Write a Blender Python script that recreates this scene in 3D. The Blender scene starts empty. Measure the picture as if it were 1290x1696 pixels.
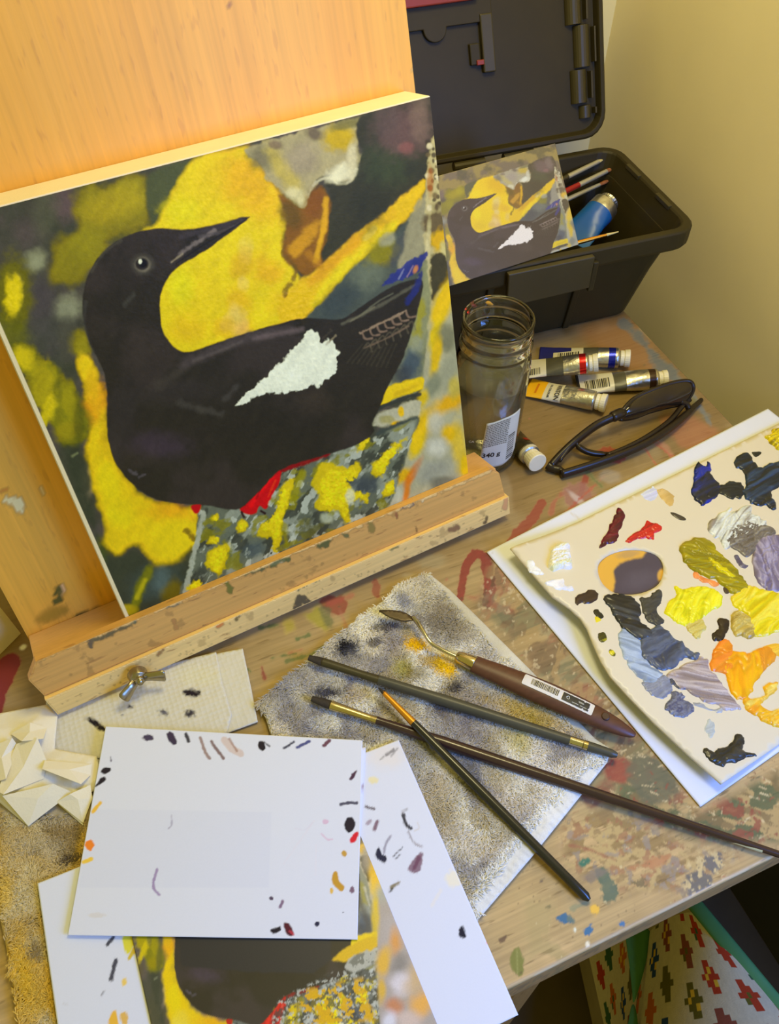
import bpy, bmesh, math, random
import numpy as np
from mathutils import Matrix, Vector
from mathutils.geometry import delaunay_2d_cdt

random.seed(7)
rng = np.random.default_rng(11)
SC = bpy.context.scene
COL = SC.collection

# ------------------------------------------------------------------ camera
F = 1388.0                      # focal length in pixels of the 1290 x 1696 frame
CX, CY = 645.0, 848.0
CAM = np.array([0.0, 0.0, 0.66])
R = np.array([[0.92160824, -0.30095161, 0.24508444],
              [-0.38811934, -0.71669701, 0.57940380],
              [0.00127878, -0.62910533, -0.77731901]])   # image axes -> room axes
cd = bpy.data.cameras.new('camera')
cam = bpy.data.objects.new('camera', cd)
COL.objects.link(cam)
cd.sensor_fit = 'HORIZONTAL'
cd.sensor_width = 36.0
cd.lens = F / 1290.0 * 36.0
cd.clip_start = 0.02
cx_, cy_, cz_ = R[:, 0], -R[:, 1], -R[:, 2]
cam.matrix_world = Matrix(((cx_[0], cy_[0], cz_[0], CAM[0]), (cx_[1], cy_[1], cz_[1], CAM[1]),
                           (cx_[2], cy_[2], cz_[2], CAM[2]), (0, 0, 0, 1)))
SC.camera = cam

# ------------------------------------------------------------------ light
SC.view_settings.view_transform = 'Standard'
SC.view_settings.look = 'None'
SC.view_settings.exposure = 0.0
SC.view_settings.gamma = 1.0
W = bpy.data.worlds.new('room_light')
SC.world = W
W.use_nodes = True
bg = W.node_tree.nodes['Background']
bg.inputs[0].default_value = (1.0, 0.90, 0.20, 1)
bg.inputs[1].default_value = 0.40

def area(name, loc, target, size, sizey, power, color):
    l = bpy.data.lights.new(name, 'AREA')
    l.shape = 'RECTANGLE'; l.size = size; l.size_y = sizey
    l.energy = power; l.color = color
    o = bpy.data.objects.new(name, l); COL.objects.link(o)
    d = Vector(target) - Vector(loc)
    o.rotation_euler = d.to_track_quat('-Z', 'Y').to_euler()
    o.location = loc
    return o
area('window_daylight', (0.68, -0.42, 0.60), (-0.02, 0.14, 0.0), 0.5, 0.5, 16.5, (0.10, 0.29, 1.0))
area('ceiling_lamp', (0.36, 0.47, 1.05), (0.36, 0.6, 0.0), 0.3, 0.3, 5.4, (1.0, 0.86, 0.42))

# ------------------------------------------------------------------ geometry helpers
def proj(X):
    X = np.asarray(X, float)
    c = (X - CAM) @ R
    return CX + F * c[..., 0] / c[..., 2], CY + F * c[..., 1] / c[..., 2]
def ray(px, py):
    return R @ np.array([px - CX, py - CY, F])
def at(px, py, z=0.0):
    d = ray(px, py)
    return CAM + d * ((z - CAM[2]) / d[2])
def on_plane(px, py, P0, n):
    d = ray(px, py)
    return CAM + d * (np.dot(np.array(P0) - CAM, n) / np.dot(d, n))
def unit(v):
    v = np.asarray(v, float); return v / np.linalg.norm(v)
def lin1(c):
    c = c / 255.0
    return c / 12.92 if c <= 0.04045 else ((c + 0.055) / 1.055) ** 2.4
def lin(c):
    return np.array([lin1(x) for x in c])

def _hash(ix, iy, s):
    h = (ix.astype(np.int64) * 374761393 + iy.astype(np.int64) * 668265263 + s * 1442695041) & 0xffffffff
    h = ((h ^ (h >> 13)) * 1274126177) & 0xffffffff
    h = h ^ (h >> 16)
    return (h & 0xffff) / 65535.0
def vnoise(x, y, s=0):
    ix = np.floor(x); iy = np.floor(y)
    fx = x - ix; fy = y - iy
    fx = fx * fx * (3 - 2 * fx); fy = fy * fy * (3 - 2 * fy)
    a = _hash(ix, iy, s); b = _hash(ix + 1, iy, s); c = _hash(ix, iy + 1, s); d = _hash(ix + 1, iy + 1, s)
    return (a * (1 - fx) + b * fx) * (1 - fy) + (c * (1 - fx) + d * fx) * fy
def fbm(x, y, s=0, o=4):
    t = 0; a = 0.5; n = 0
    for k in range(o):
        t = t + a * vnoise(x * 2 ** k, y * 2 ** k, s + k * 17); n += a; a *= 0.5
    return t / n
def sstep(a, b, x):
    t = np.clip((x - a) / (b - a), 0, 1); return t * t * (3 - 2 * t)

def smooth_poly(pts, n=4, closed=True):
    P = np.array(pts, float)
    N = len(P); out = []
    for i in range(N if closed else N - 1):
        if closed: a, b, c, d = P[(i - 1) % N], P[i], P[(i + 1) % N], P[(i + 2) % N]
        else: a, b, c, d = P[max(i - 1, 0)], P[i], P[i + 1], P[min(i + 2, N - 1)]
        for k in range(n):
            t = k / n
            out.append(0.5 * (2 * b + (c - a) * t + (2 * a - 5 * b + 4 * c - d) * t * t + (3 * b - a - 3 * c + d) * t ** 3))
    if not closed: out.append(P[-1])
    return np.array(out)
def seg_dist(x, y, pts, closed=True):
    """distance to a polyline and inside flag"""
    P = np.asarray(pts, float); N = len(P)
    d2 = np.full(x.shape, 1e18); ins = np.zeros(x.shape, bool)
    for i in range(N if closed else N - 1):
        a = P[i]; b = P[(i + 1) % N]
        ex, ey = b - a
        L = ex * ex + ey * ey
        t = np.clip(((x - a[0]) * ex + (y - a[1]) * ey) / (L + 1e-18), 0, 1)
        dx = x - a[0] - t * ex; dy = y - a[1] - t * ey
        d2 = np.minimum(d2, dx * dx + dy * dy)
        if closed and ey != 0:
            c = ((a[1] > y) != (b[1] > y)) & (x < ex * (y - a[1]) / ey + a[0])
            ins ^= c
    return np.sqrt(d2), ins

class Paint:
    """paints pigment on scattered points (x, y are drawing coordinates of the surface)"""
    def __init__(s, x, y, base=None, ill=(1, 1, 1)):
        s.x = np.asarray(x, float); s.y = np.asarray(y, float); n = len(s.x)
        s.ill = np.array(ill, float)
        if s.ill.ndim == 1: s.ill = np.tile(s.ill, (len(s.x), 1))
        s.c = np.zeros((n, 3)); s.a = np.zeros(n); s.h = np.zeros(n)
        if base is not None: s.c[:] = s.col(base, slice(None)); s.a[:] = 1
        s.seed = 1
    def col(s, c, idx): return np.clip(lin(c)[None, :] / s.ill[idx], 0.004, 0.93)
    def lay(s, idx, m, col, h=0, jit=0.0, js=0.2):
        c = s.col(col, idx)
        if jit:
            n = fbm(s.x[idx] * js, s.y[idx] * js, s.seed + 5, 3)
            c = c * (1 + jit * (n - 0.5) * 2)[:, None]
        s.c[idx] += m[:, None] * (c - s.c[idx])
        s.a[idx] = np.maximum(s.a[idx], m)
        if h: s.h[idx] += m * h
    def near(s, pts, pad):
        P = np.asarray(pts); lo = P.min(0) - pad; hi = P.max(0) + pad
        return np.nonzero((s.x > lo[0]) & (s.x < hi[0]) & (s.y > lo[1]) & (s.y < hi[1]))[0]
    def poly(s, pts, col, soft=2.0, rough=0.0, fs=0.08, a=1.0, smooth=True, h=0, jit=0.0, js=0.2):
        s.seed += 7
        P = smooth_poly(pts) if smooth else np.array(pts, float)
        idx = s.near(P, soft + rough + 1)
        if not len(idx): return
        x, y = s.x[idx], s.y[idx]
        d, ins = seg_dist(x, y, P)
        sd = np.where(ins, d, -d)
        if rough: sd = sd + rough * 2 * (fbm(x * fs, y * fs, s.seed, 3) - 0.5)
        s.lay(idx, a * sstep(-soft, soft, sd), col, h, jit, js)
    def ell(s, cx, cy, rx, ry, col, ang=0, soft=0.4, rough=0.3, fs=0.1, a=1.0, h=0, jit=0.0):
        s.seed += 7
        r = max(rx, ry) * (1.05 + soft + rough)
        idx = s.near([(cx - r, cy - r), (cx + r, cy + r)], 0)
        if not len(idx): return
        x, y = s.x[idx] - cx, s.y[idx] - cy
        ca, sa = math.cos(math.radians(ang)), math.sin(math.radians(ang))
        u = (x * ca + y * sa) / rx; v = (-x * sa + y * ca) / ry
        q = np.sqrt(u * u + v * v)
        if rough: q = q + rough * 2 * (fbm(s.x[idx] * fs, s.y[idx] * fs, s.seed, 3) - 0.5)
        s.lay(idx, a * sstep(1 + soft, 1 - soft, q), col, h, jit)
    def stroke(s, pts, w, col, soft=1.5, rough=0.0, fs=0.15, a=1.0, h=0, jit=0.0, dry=0.0):
        s.seed += 7
        P = smooth_poly(pts, 4, False) if len(pts) > 2 else np.array(pts, float)
        idx = s.near(P, w + soft + rough)
        if not len(idx): return
        x, y = s.x[idx], s.y[idx]
        d, _ = seg_dist(x, y, P, False)
        sd = w / 2 - d
        if rough: sd = sd + rough * 2 * (fbm(x * fs, y * fs, s.seed, 3) - 0.5)
        m = a * sstep(-soft, soft, sd)
        if dry: m = m * sstep(dry - 0.15, dry + 0.15, fbm(x * 0.3, y * 0.3, s.seed + 3, 2))
        s.lay(idx, m, col, h, jit)
    def mottle(s, cols, scale, thr, soft=0.06, a=1.0, pts=None, edge=20, stretch=(1, 1), ang=0, h=0):
        """patches of several colours where noise passes a threshold"""
        if pts is not None:
            idx = s.near(pts, edge)
            if not len(idx): return
            d, ins = seg_dist(s.x[idx], s.y[idx], np.array(pts, float))
            reg = sstep(-edge, edge, np.where(ins, d, -d))
        else:
            idx = np.arange(len(s.x)); reg = np.ones(len(idx))
        ca, sa = math.cos(math.radians(ang)), math.sin(math.radians(ang))
        x = (s.x[idx] * ca + s.y[idx] * sa) * scale / stretch[0]; y = (-s.x[idx] * sa + s.y[idx] * ca) * scale / stretch[1]
        for c in cols:
            s.seed += 13
            n = fbm(x, y, s.seed, 4)
            s.lay(idx, a * reg * sstep(thr - soft, thr + soft, n), c, h)
    def vary(s, amt, scale, stretch=(1, 1), ang=0):
        s.seed += 3
        ca, sa = math.cos(math.radians(ang)), math.sin(math.radians(ang))
        x = (s.x * ca + s.y * sa) * scale / stretch[0]; y = (-s.x * sa + s.y * ca) * scale / stretch[1]
        s.c *= (1 + amt * 2 * (fbm(x, y, s.seed, 3) - 0.5))[:, None]
    def rgba(s):
        return np.concatenate([np.clip(s.c, 0, 1), s.a[:, None]], 1)

# ------------------------------------------------------------------ object helpers
def tag(o, label=None, cat=None, group=None, kind=None):
    if label: o['label'] = label
    if cat: o['category'] = cat
    if group: o['group'] = group
    if kind: o['kind'] = kind
    return o
def empty(name, loc=(0, 0, 0), M=None):
    o = bpy.data.objects.new(name, None); COL.objects.link(o)
    o.empty_display_size = 0.02
    if M is not None: o.matrix_world = M
    else: o.location = loc
    return o
def thing(name, label, cat, loc=(0, 0, 0), M=None, group=None):
    return tag(empty(name, loc, M), label, cat, group)
def build(name, verts, faces, mat, parent=None, smooth=False, rgba=None, mats=None, fm=None, bevel=0, solid=0, loc=None):
    me = bpy.data.meshes.new(name)
    V = np.asarray(verts, float)
    if isinstance(faces, np.ndarray):
        nf, k = faces.shape
        me.vertices.add(len(V)); me.vertices.foreach_set('co', V.astype(np.float32).ravel())
        me.loops.add(nf * k); me.loops.foreach_set('vertex_index', faces.astype(np.int32).ravel())
        me.polygons.add(nf); me.polygons.foreach_set('loop_start', np.arange(0, nf * k, k, dtype=np.int32))
        me.update(calc_edges=True); me.validate()
    else:
        me.from_pydata(V.tolist(), [], faces)
    o = bpy.data.objects.new(name, me); COL.objects.link(o)
    for m in (mats or [mat]): me.materials.append(m)
    if fm is not None: me.polygons.foreach_set('material_index', np.asarray(fm, np.int32))
    if smooth: me.polygons.foreach_set('use_smooth', np.ones(len(me.polygons), bool))
    if rgba is not None:
        at_ = me.color_attributes.new('Col', 'FLOAT_COLOR', 'POINT')
        at_.data.foreach_set('color', np.asarray(rgba, np.float32).ravel())
    me.update()
    if parent: o.parent = parent
    if loc is not None: o.location = loc
    if bevel:
        b = o.modifiers.new('bevel', 'BEVEL'); b.width = bevel; b.segments = 2; b.limit_method = 'ANGLE'
    if solid:
        b = o.modifiers.new('solid', 'SOLIDIFY'); b.thickness = solid; b.offset = -1
    return o
class MB:
    def __init__(s): s.v = []; s.f = []
    def add(s, v, f):
        n = len(s.v); s.v += [tuple(map(float, q)) for q in v]; s.f += [[i + n for i in q] for q in f]; return s
    def box(s, x0, x1, y0, y1, z0, z1):
        return s.add([(x0, y0, z0), (x1, y0, z0), (x1, y1, z0), (x0, y1, z0), (x0, y0, z1), (x1, y0, z1), (x1, y1, z1), (x0, y1, z1)],
                     [(0, 3, 2, 1), (4, 5, 6, 7), (0, 1, 5, 4), (1, 2, 6, 5), (2, 3, 7, 6), (3, 0, 4, 7)])
    def prism(s, pts, f0, f1):
        """pts list of 3-D points on one cap, offset vector on the other"""
        n = len(pts); a = [np.array(p, float) + np.array(f0) for p in pts]; b = [np.array(p, float) + np.array(f1) for p in pts]
        return s.add(a + b, [list(range(n))[::-1], list(range(n, 2 * n))] + [(i, (i + 1) % n, n + (i + 1) % n, n + i) for i in range(n)])
    def loft(s, loops, cap0=True, cap1=True):
        n = len(loops[0]); v = [p for l in loops for p in l]; f = []
        for k in range(len(loops) - 1):
            for i in range(n):
                j = (i + 1) % n
                f.append((k * n + i, k * n + j, (k + 1) * n + j, (k + 1) * n + i))
        if cap0: f.append(list(range(n))[::-1])
        if cap1: f.append([(len(loops) - 1) * n + i for i in range(n)])
        return s.add(v, f)
    def tube(s, path, radii, seg=12, flat=1.0, up=(0, 0, 1), cap=True):
        """round (or flattened) tube; flat scales the section along up"""
        P = [np.array(p, float) for p in path]; loops = []
        if hasattr(radii, '__len__') and len(radii) != len(P): radii = np.interp(np.linspace(0, 1, len(P)), np.linspace(0, 1, len(radii)), radii)
        for i, p in enumerate(P):
            t = unit(P[min(i + 1, len(P) - 1)] - P[max(i - 1, 0)])
            side = np.cross(t, up)
            if np.linalg.norm(side) < 1e-6: side = np.cross(t, (1, 0, 0))
            side = unit(side); u2 = np.cross(side, t)
            r = radii[i] if hasattr(radii, '__len__') else radii
            fl = flat[i] if hasattr(flat, '__len__') else flat
            loops.append([p + r * (math.cos(2 * math.pi * k / seg) * side + fl * math.sin(2 * math.pi * k / seg) * u2) for k in range(seg)])
        return s.loft(loops, cap, cap)
    def lathe(s, prof, seg=32, c=(0, 0, 0), closed=False):
        loops = [[(c[0] + r * math.cos(2 * math.pi * k / seg), c[1] + r * math.sin(2 * math.pi * k / seg), c[2] + z) for k in range(seg)] for r, z in prof]
        if closed: loops.append(loops[0])
        return s.loft(loops, False, False)
    def build(s, name, mat, parent=None, **k):
        return build(name, s.v, s.f, mat, parent, **k)
def rrect(x0, x1, y0, y1, r, n=5):
    out = []
    for cx, cy, a0 in ((x1 - r, y1 - r, 0), (x0 + r, y1 - r, 90), (x0 + r, y0 + r, 180), (x1 - r, y0 + r, 270)):
        for k in range(n + 1):
            a = math.radians(a0 + 90 * k / n); out.append((cx + r * math.cos(a), cy + r * math.sin(a)))
    return out
def polymesh(outline, res, holes=(), jitter=0.25):
    """triangulated filling of an outline; returns points, triangles, distance to the outline"""
    def dense(P):
        P = np.asarray(P, float); out = []
        for i in range(len(P)):
            a, b = P[i], P[(i + 1) % len(P)]; n = max(1, int(np.ceil(np.linalg.norm(b - a) / res)))
            out += [a + (b - a) * k / n for k in range(n)]
        return np.array(out)
    B = [dense(outline)] + [dense(h) for h in holes]
    lo, hi = B[0].min(0), B[0].max(0)
    gx, gy = np.meshgrid(np.arange(lo[0], hi[0], res), np.arange(lo[1], hi[1], res * 0.87))
    gx = gx + (np.arange(gx.shape[0])[:, None] % 2) * res * 0.5
    r2 = np.random.default_rng(5)
    x = gx.ravel() + r2.uniform(-1, 1, gx.size) * res * jitter; y = gy.ravel() + r2.uniform(-1, 1, gx.size) * res * jitter
    d, ins = seg_dist(x, y, B[0])
    for h in B[1:]:
        dh, ih = seg_dist(x, y, h); ins &= ~ih; d = np.minimum(d, dh)
    keep = ins & (d > res * 0.55)
    pts = [Vector(p) for p in np.stack([x[keep], y[keep]], 1)]
    edges = []; bp = []
    n = 0
    for b in B:
        bp += [Vector(p) for p in b]; edges += [(n + i, n + (i + 1) % len(b)) for i in range(len(b))]; n += len(b)
    V, E, Fc, *_ = delaunay_2d_cdt(bp + pts, edges, [], 0, 1e-7)
    P = np.array([(v[0], v[1]) for v in V])
    Fa = np.array([f for f in Fc if len(f) == 3])
    c = P[Fa].mean(1)
    _, ins = seg_dist(c[:, 0], c[:, 1], B[0])
    for h in B[1:]: ins &= ~seg_dist(c[:, 0], c[:, 1], h)[1]
    Fa = Fa[ins]
    u, inv = np.unique(Fa, return_inverse=True)
    P = P[u]; Fa = inv.reshape(-1, 3)
    a = P[Fa]; area2 = np.cross(a[:, 1] - a[:, 0], a[:, 2] - a[:, 0])
    Fa[area2 < 0] = Fa[area2 < 0][:, ::-1]
    Fa = Fa[np.abs(area2) > 0.01 * res * res]
    d = seg_dist(P[:, 0], P[:, 1], B[0])[0]
    for h in B[1:]: d = np.minimum(d, seg_dist(P[:, 0], P[:, 1], h)[0])
    return P, Fa, d
def grid_faces(nx, ny):
    i = np.arange(nx - 1)[None, :] + nx * np.arange(ny - 1)[:, None]
    return np.stack([i, i + 1, i + 1 + nx, i + nx], -1).reshape(-1, 4)
def text_mesh(txt, size, bold=0.0):
    cu = bpy.data.curves.new('t', 'FONT'); cu.body = txt; cu.size = size; cu.offset = bold
    o = bpy.data.objects.new('t', cu); COL.objects.link(o)
    dg = bpy.context.evaluated_depsgraph_get()
    me = bpy.data.meshes.new_from_object(o.evaluated_get(dg))
    V = np.array([v.co[:] for v in me.vertices])[:, :2]; Fc = [list(p.vertices) for p in me.polygons]
    bpy.data.objects.remove(o); bpy.data.curves.remove(cu); bpy.data.meshes.remove(me)
    return V, Fc

# ------------------------------------------------------------------ materials
def nodes_of(name):
    m = bpy.data.materials.new(name); m.use_nodes = True
    nt = m.node_tree
    return m, nt, nt.nodes['Principled BSDF']
def node(nt, t, **k):
    n = nt.nodes.new(t)
    for a, b in k.items():
        if a == 'inp':
            for i, v in b.items(): n.inputs[i].default_value = v
        else: setattr(n, a, b)
    return n
def rgb4(c): return (*[float(q) for q in c], 1.0)
def bump(nt, bsdf, src, strength, dist=0.001):
    b = node(nt, 'ShaderNodeBump', inp={'Strength': strength, 'Distance': dist})
    nt.links.new(src, b.inputs['Height']); nt.links.new(b.outputs[0], bsdf.inputs['Normal'])
    return b
def noise_tex(nt, scale, detail=4, vec=None, stretch=None):
    n = node(nt, 'ShaderNodeTexNoise', inp={'Scale': scale, 'Detail': detail})
    tc = node(nt, 'ShaderNodeTexCoord'); src = tc.outputs['Object']
    if stretch:
        mp = node(nt, 'ShaderNodeMapping'); mp.inputs['Scale'].default_value = stretch
        nt.links.new(src, mp.inputs[0]); src = mp.outputs[0]
    nt.links.new(src, n.inputs['Vector'])
    return n
def plain(name, col, rough=0.5, metal=0.0, var=0.12, vscale=40, bumpk=0.0, bscale=300, alb=True, spec=0.5, coat=0.0, trans=0.0, stretch=None):
    m, nt, b = nodes_of(name)
    c = lin(col)
    n = noise_tex(nt, vscale, 4, stretch=stretch)
    r = node(nt, 'ShaderNodeValToRGB')
    r.color_ramp.elements[0].position = 0.3; r.color_ramp.elements[1].position = 0.7
    r.color_ramp.elements[0].color = rgb4(c * (1 - var)); r.color_ramp.elements[1].color = rgb4(np.clip(c * (1 + var), 0, 1))
    nt.links.new(n.outputs['Fac'], r.inputs[0]); nt.links.new(r.outputs[0], b.inputs['Base Color'])
    b.inputs['Roughness'].default_value = rough; b.inputs['Metallic'].default_value = metal
    b.inputs['Specular IOR Level'].default_value = spec
    b.inputs['Coat Weight'].default_value = coat
    b.inputs['Transmission Weight'].default_value = trans
    if bumpk: bump(nt, b, noise_tex(nt, bscale, 3).outputs['Fac'], bumpk)
    return m
def painted(name, rough=0.5, bumpk=0.0, bscale=400, spec=0.5, coat=0.0, bstretch=None, grain=0.05):
    """surface whose pigment is stored on its own points"""
    m, nt, b = nodes_of(name)
    a = node(nt, 'ShaderNodeVertexColor', layer_name='Col')
    n = noise_tex(nt, 900, 2)
    mr = node(nt, 'ShaderNodeMapRange', inp={'From Min': 0.3, 'From Max': 0.7, 'To Min': 1 - grain, 'To Max': 1 + grain})
    nt.links.new(n.outputs['Fac'], mr.inputs[0])
    mx = node(nt, 'ShaderNodeMix', data_type='RGBA', blend_type='MULTIPLY'); mx.inputs[0].default_value = 1
    nt.links.new(a.outputs['Color'], mx.inputs[6]); nt.links.new(mr.outputs[0], mx.inputs[7])
    nt.links.new(mx.outputs[2], b.inputs['Base Color'])
    b.inputs['Roughness'].default_value = rough; b.inputs['Specular IOR Level'].default_value = spec; b.inputs['Coat Weight'].default_value = coat
    if bumpk: bump(nt, b, noise_tex(nt, bscale, 3, stretch=bstretch).outputs['Fac'], bumpk)
    return m
def wood(name, light, dark, axis=2, scale=9, rough=0.42, fleck=0.5, paint=False, bands=0.5, fleckcol=(120, 75, 35), spec=0.4, fl=14, streak=0.10):
    """wood with the grain along one object axis, pale broad bands and short dark flecks; paint daubs from the point colours"""
    m, nt, b = nodes_of(name)
    st = [scale, scale, scale]; st[axis] = scale * 0.06
    n1 = noise_tex(nt, 3.0, 5, stretch=st)
    st2 = [60, 60, 60]; st2[axis] = fl
    st4 = [95, 95, 95]; st4[axis] = 2.2
    n4 = noise_tex(nt, 3.0, 3, stretch=st4)
    n2 = noise_tex(nt, 4.0, 2, stretch=st2)
    st3 = [16, 16, 16]; st3[axis] = 0.05
    n3 = noise_tex(nt, 1.0, 1, stretch=st3)
    r = node(nt, 'ShaderNodeValToRGB')
    r.color_ramp.elements[0].position = 0.25; r.color_ramp.elements[1].position = 0.75
    r.color_ramp.elements[0].color = rgb4(lin(dark)); r.color_ramp.elements[1].color = rgb4(lin(light))
    ad = node(nt, 'ShaderNodeMath', operation='MULTIPLY_ADD', inp={1: bands, 2: 0.0})
    nt.links.new(n3.outputs['Fac'], ad.inputs[0])
    ad2 = node(nt, 'ShaderNodeMath', operation='MULTIPLY_ADD', inp={1: 1 - bands})
    nt.links.new(n1.outputs['Fac'], ad2.inputs[0]); nt.links.new(ad.outputs[0], ad2.inputs[2])
    nt.links.new(ad2.outputs[0], r.inputs[0])
    fr = node(nt, 'ShaderNodeMapRange', inp={'From Min': 0.63, 'From Max': 0.71, 'To Min': 0.0, 'To Max': fleck})
    nt.links.new(n2.outputs['Fac'], fr.inputs[0])
    mx = node(nt, 'ShaderNodeMix', data_type='RGBA')
    nt.links.new(fr.outputs[0], mx.inputs[0]); nt.links.new(r.outputs[0], mx.inputs[6]); mx.inputs[7].default_value = rgb4(lin(fleckcol))
    sr = node(nt, 'ShaderNodeMapRange', inp={'From Min': 0.3, 'From Max': 0.7, 'To Min': 1 - streak, 'To Max': 1 + streak * 0.7})
    nt.links.new(n4.outputs['Fac'], sr.inputs[0])
    m4 = node(nt, 'ShaderNodeMix', data_type='RGBA', blend_type='MULTIPLY'); m4.inputs[0].default_value = 1
    nt.links.new(mx.outputs[2], m4.inputs[6]); nt.links.new(sr.outputs[0], m4.inputs[7])
    out = m4.outputs[2]
    if paint:
        a = node(nt, 'ShaderNodeVertexColor', layer_name='Col')
        m2 = node(nt, 'ShaderNodeMix', data_type='RGBA')
        nt.links.new(a.outputs['Alpha'], m2.inputs[0]); nt.links.new(out, m2.inputs[6]); nt.links.new(a.outputs['Color'], m2.inputs[7])
        out = m2.outputs[2]
    nt.links.new(out, b.inputs['Base Color'])
    b.inputs['Roughness'].default_value = rough; b.inputs['Specular IOR Level'].default_value = spec
    bump(nt, b, n2.outputs['Fac'], 0.15, 0.0005)
    return m

# ------------------------------------------------------------------ setting
def struct(name, mb, mat, **k):
    return tag(mb.build(name, mat, **k), kind='structure')
M_wall = plain('warm_white_plaster', (246, 231, 190), 0.85, var=0.03, vscale=7, bumpk=0.12, bscale=60)
M_wallb = plain('cream_plaster', (253, 238, 180), 0.85, var=0.03, vscale=7, bumpk=0.1, bscale=60)
M_floor = plain('dark_brown_floor', (84, 68, 40), 0.7, var=0.2, vscale=12)
FZ = -0.74
struct('wall_right', MB().box(0.730, 0.80, -0.30, 1.05, FZ, 1.7), M_wall)
struct('wall_back', MB().box(-1.6, 0.730, 0.981, 1.05, FZ, 1.7), M_wallb)
struct('floor', MB().box(-1.6, 0.80, -1.6, 1.05, FZ - 0.05, FZ), M_floor)

# ------------------------------------------------------------------ desk
DY0, DX1, DT = 0.0678, 0.607, 0.052
xs = np.concatenate([[-0.75, -0.55, -0.42], np.linspace(-0.34, DX1 - 0.002, 820)])
xz = np.concatenate([np.zeros(len(xs)), [-0.0006, -0.002, -DT]]); xs = np.concatenate([xs, [DX1 - 0.0006, DX1, DX1]])
ys = np.concatenate([[DY0 + 0.002, DY0 + 0.0006, DY0], ])
yr = np.concatenate([[DY0, DY0, DY0, DY0, DY0, DY0, DY0, DY0 + 0.0006], np.linspace(DY0 + 0.002, 0.68, 540), [0.74, 0.8, 0.9]])
yz = np.concatenate([[-DT, -0.042, -0.032, -0.022, -0.012, -0.005, -0.002, -0.0006], np.zeros(543)])
GX, GY = np.meshgrid(xs, yr)
GZ = np.minimum(np.meshgrid(xz, yr)[0], np.meshgrid(xs, yz)[1])
dv = np.stack([GX.ravel(), GY.ravel(), GZ.ravel()], 1)
px, py = proj(dv)
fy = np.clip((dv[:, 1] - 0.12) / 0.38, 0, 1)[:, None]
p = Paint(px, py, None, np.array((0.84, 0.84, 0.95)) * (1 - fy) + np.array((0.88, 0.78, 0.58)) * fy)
# broad olive-brown layers over the wood: none along the front, darkest towards the rear
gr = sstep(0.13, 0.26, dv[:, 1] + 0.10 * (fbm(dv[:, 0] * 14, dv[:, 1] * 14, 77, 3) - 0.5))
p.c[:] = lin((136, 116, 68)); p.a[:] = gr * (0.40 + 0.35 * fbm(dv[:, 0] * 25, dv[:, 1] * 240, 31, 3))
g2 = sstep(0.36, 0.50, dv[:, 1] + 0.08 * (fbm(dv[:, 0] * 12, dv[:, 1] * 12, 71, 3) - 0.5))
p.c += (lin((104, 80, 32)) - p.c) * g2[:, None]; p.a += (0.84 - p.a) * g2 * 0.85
p.mottle([(120, 98, 62)], 0.006, 0.55, 0.12, 0.35)
p.mottle([(170, 150, 105)], 0.012, 0.62, 0.08, 0.3)
# the far corner: reddish and blue smears
p.poly([(955, 545), (1040, 530), (1090, 590), (1120, 640), (1060, 620), (1000, 590)], (150, 92, 44), 20, 15, 0.04, a=0.6)
p.stroke([(1030, 535), (1060, 560), (1090, 600), (1130, 640), (1120, 660)], 16, (72, 92, 88), 4, 8, 0.08, 0.85)
p.stroke([(1060, 545), (1115, 592), (1180, 655), (1215, 700)], 5, (150, 125, 70), 3, 4, 0.08, 0.7)
p.stroke([(1120, 630), (1170, 690)], 12, (88, 100, 92), 4, 6, 0.08, 0.7)
p.stroke([(1140, 640), (1178, 706)], 5, (82, 100, 98), 2, 3, 0.1, 0.8)
p.poly([(1095, 690), (1140, 690), (1195, 720), (1160, 745), (1120, 735)], (156, 84, 52), 6, 8, 0.06, a=0.7)
for q in [((1060, 730), (1092, 778)), ((1082, 722), (1122, 770)), ((1085, 735), (1120, 760))]:
    p.stroke(q, 3.5, (165, 75, 55), 1.5, 2, 0.2, 0.85)
p.stroke([(1098, 735), (1122, 766)], 9, (176, 110, 82), 3, 3, 0.1, 0.6)
p.poly([(985, 752), (1000, 740), (1040, 752), (1020, 768)], (146, 46, 36), 2, 5, 0.1, a=0.9)
p.stroke([(975, 780), (955, 830)], 11, (140, 44, 34), 1.5, 4, 0.12, 0.9)
p.stroke([(935, 815), (918, 832), (912, 850)], 7, (150, 60, 50), 2, 4, 0.12, 0.8)
p.poly([(935, 805), (965, 800), (985, 820), (975, 845), (950, 845), (935, 830)], (142, 88, 78), 4, 6, 0.1, a=0.85)
p.ell(958, 828, 22, 5, (205, 190, 175), 40, a=0.5)
p.stroke([(895, 835), (880, 860), (848, 895)], 18, (136, 42, 32), 1.5, 5, 0.1, 0.9)
p.stroke([(1000, 790), (935, 850)], 4, (162, 60, 50), 1.5, 3, 0.2, 0.8)
p.stroke([(965, 775), (995, 805)], 9, (88, 100, 52), 3, 3, 0.1, 0.85)
p.ell(1010, 790, 20, 10, (140, 130, 110), 0, a=0.7)
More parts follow.
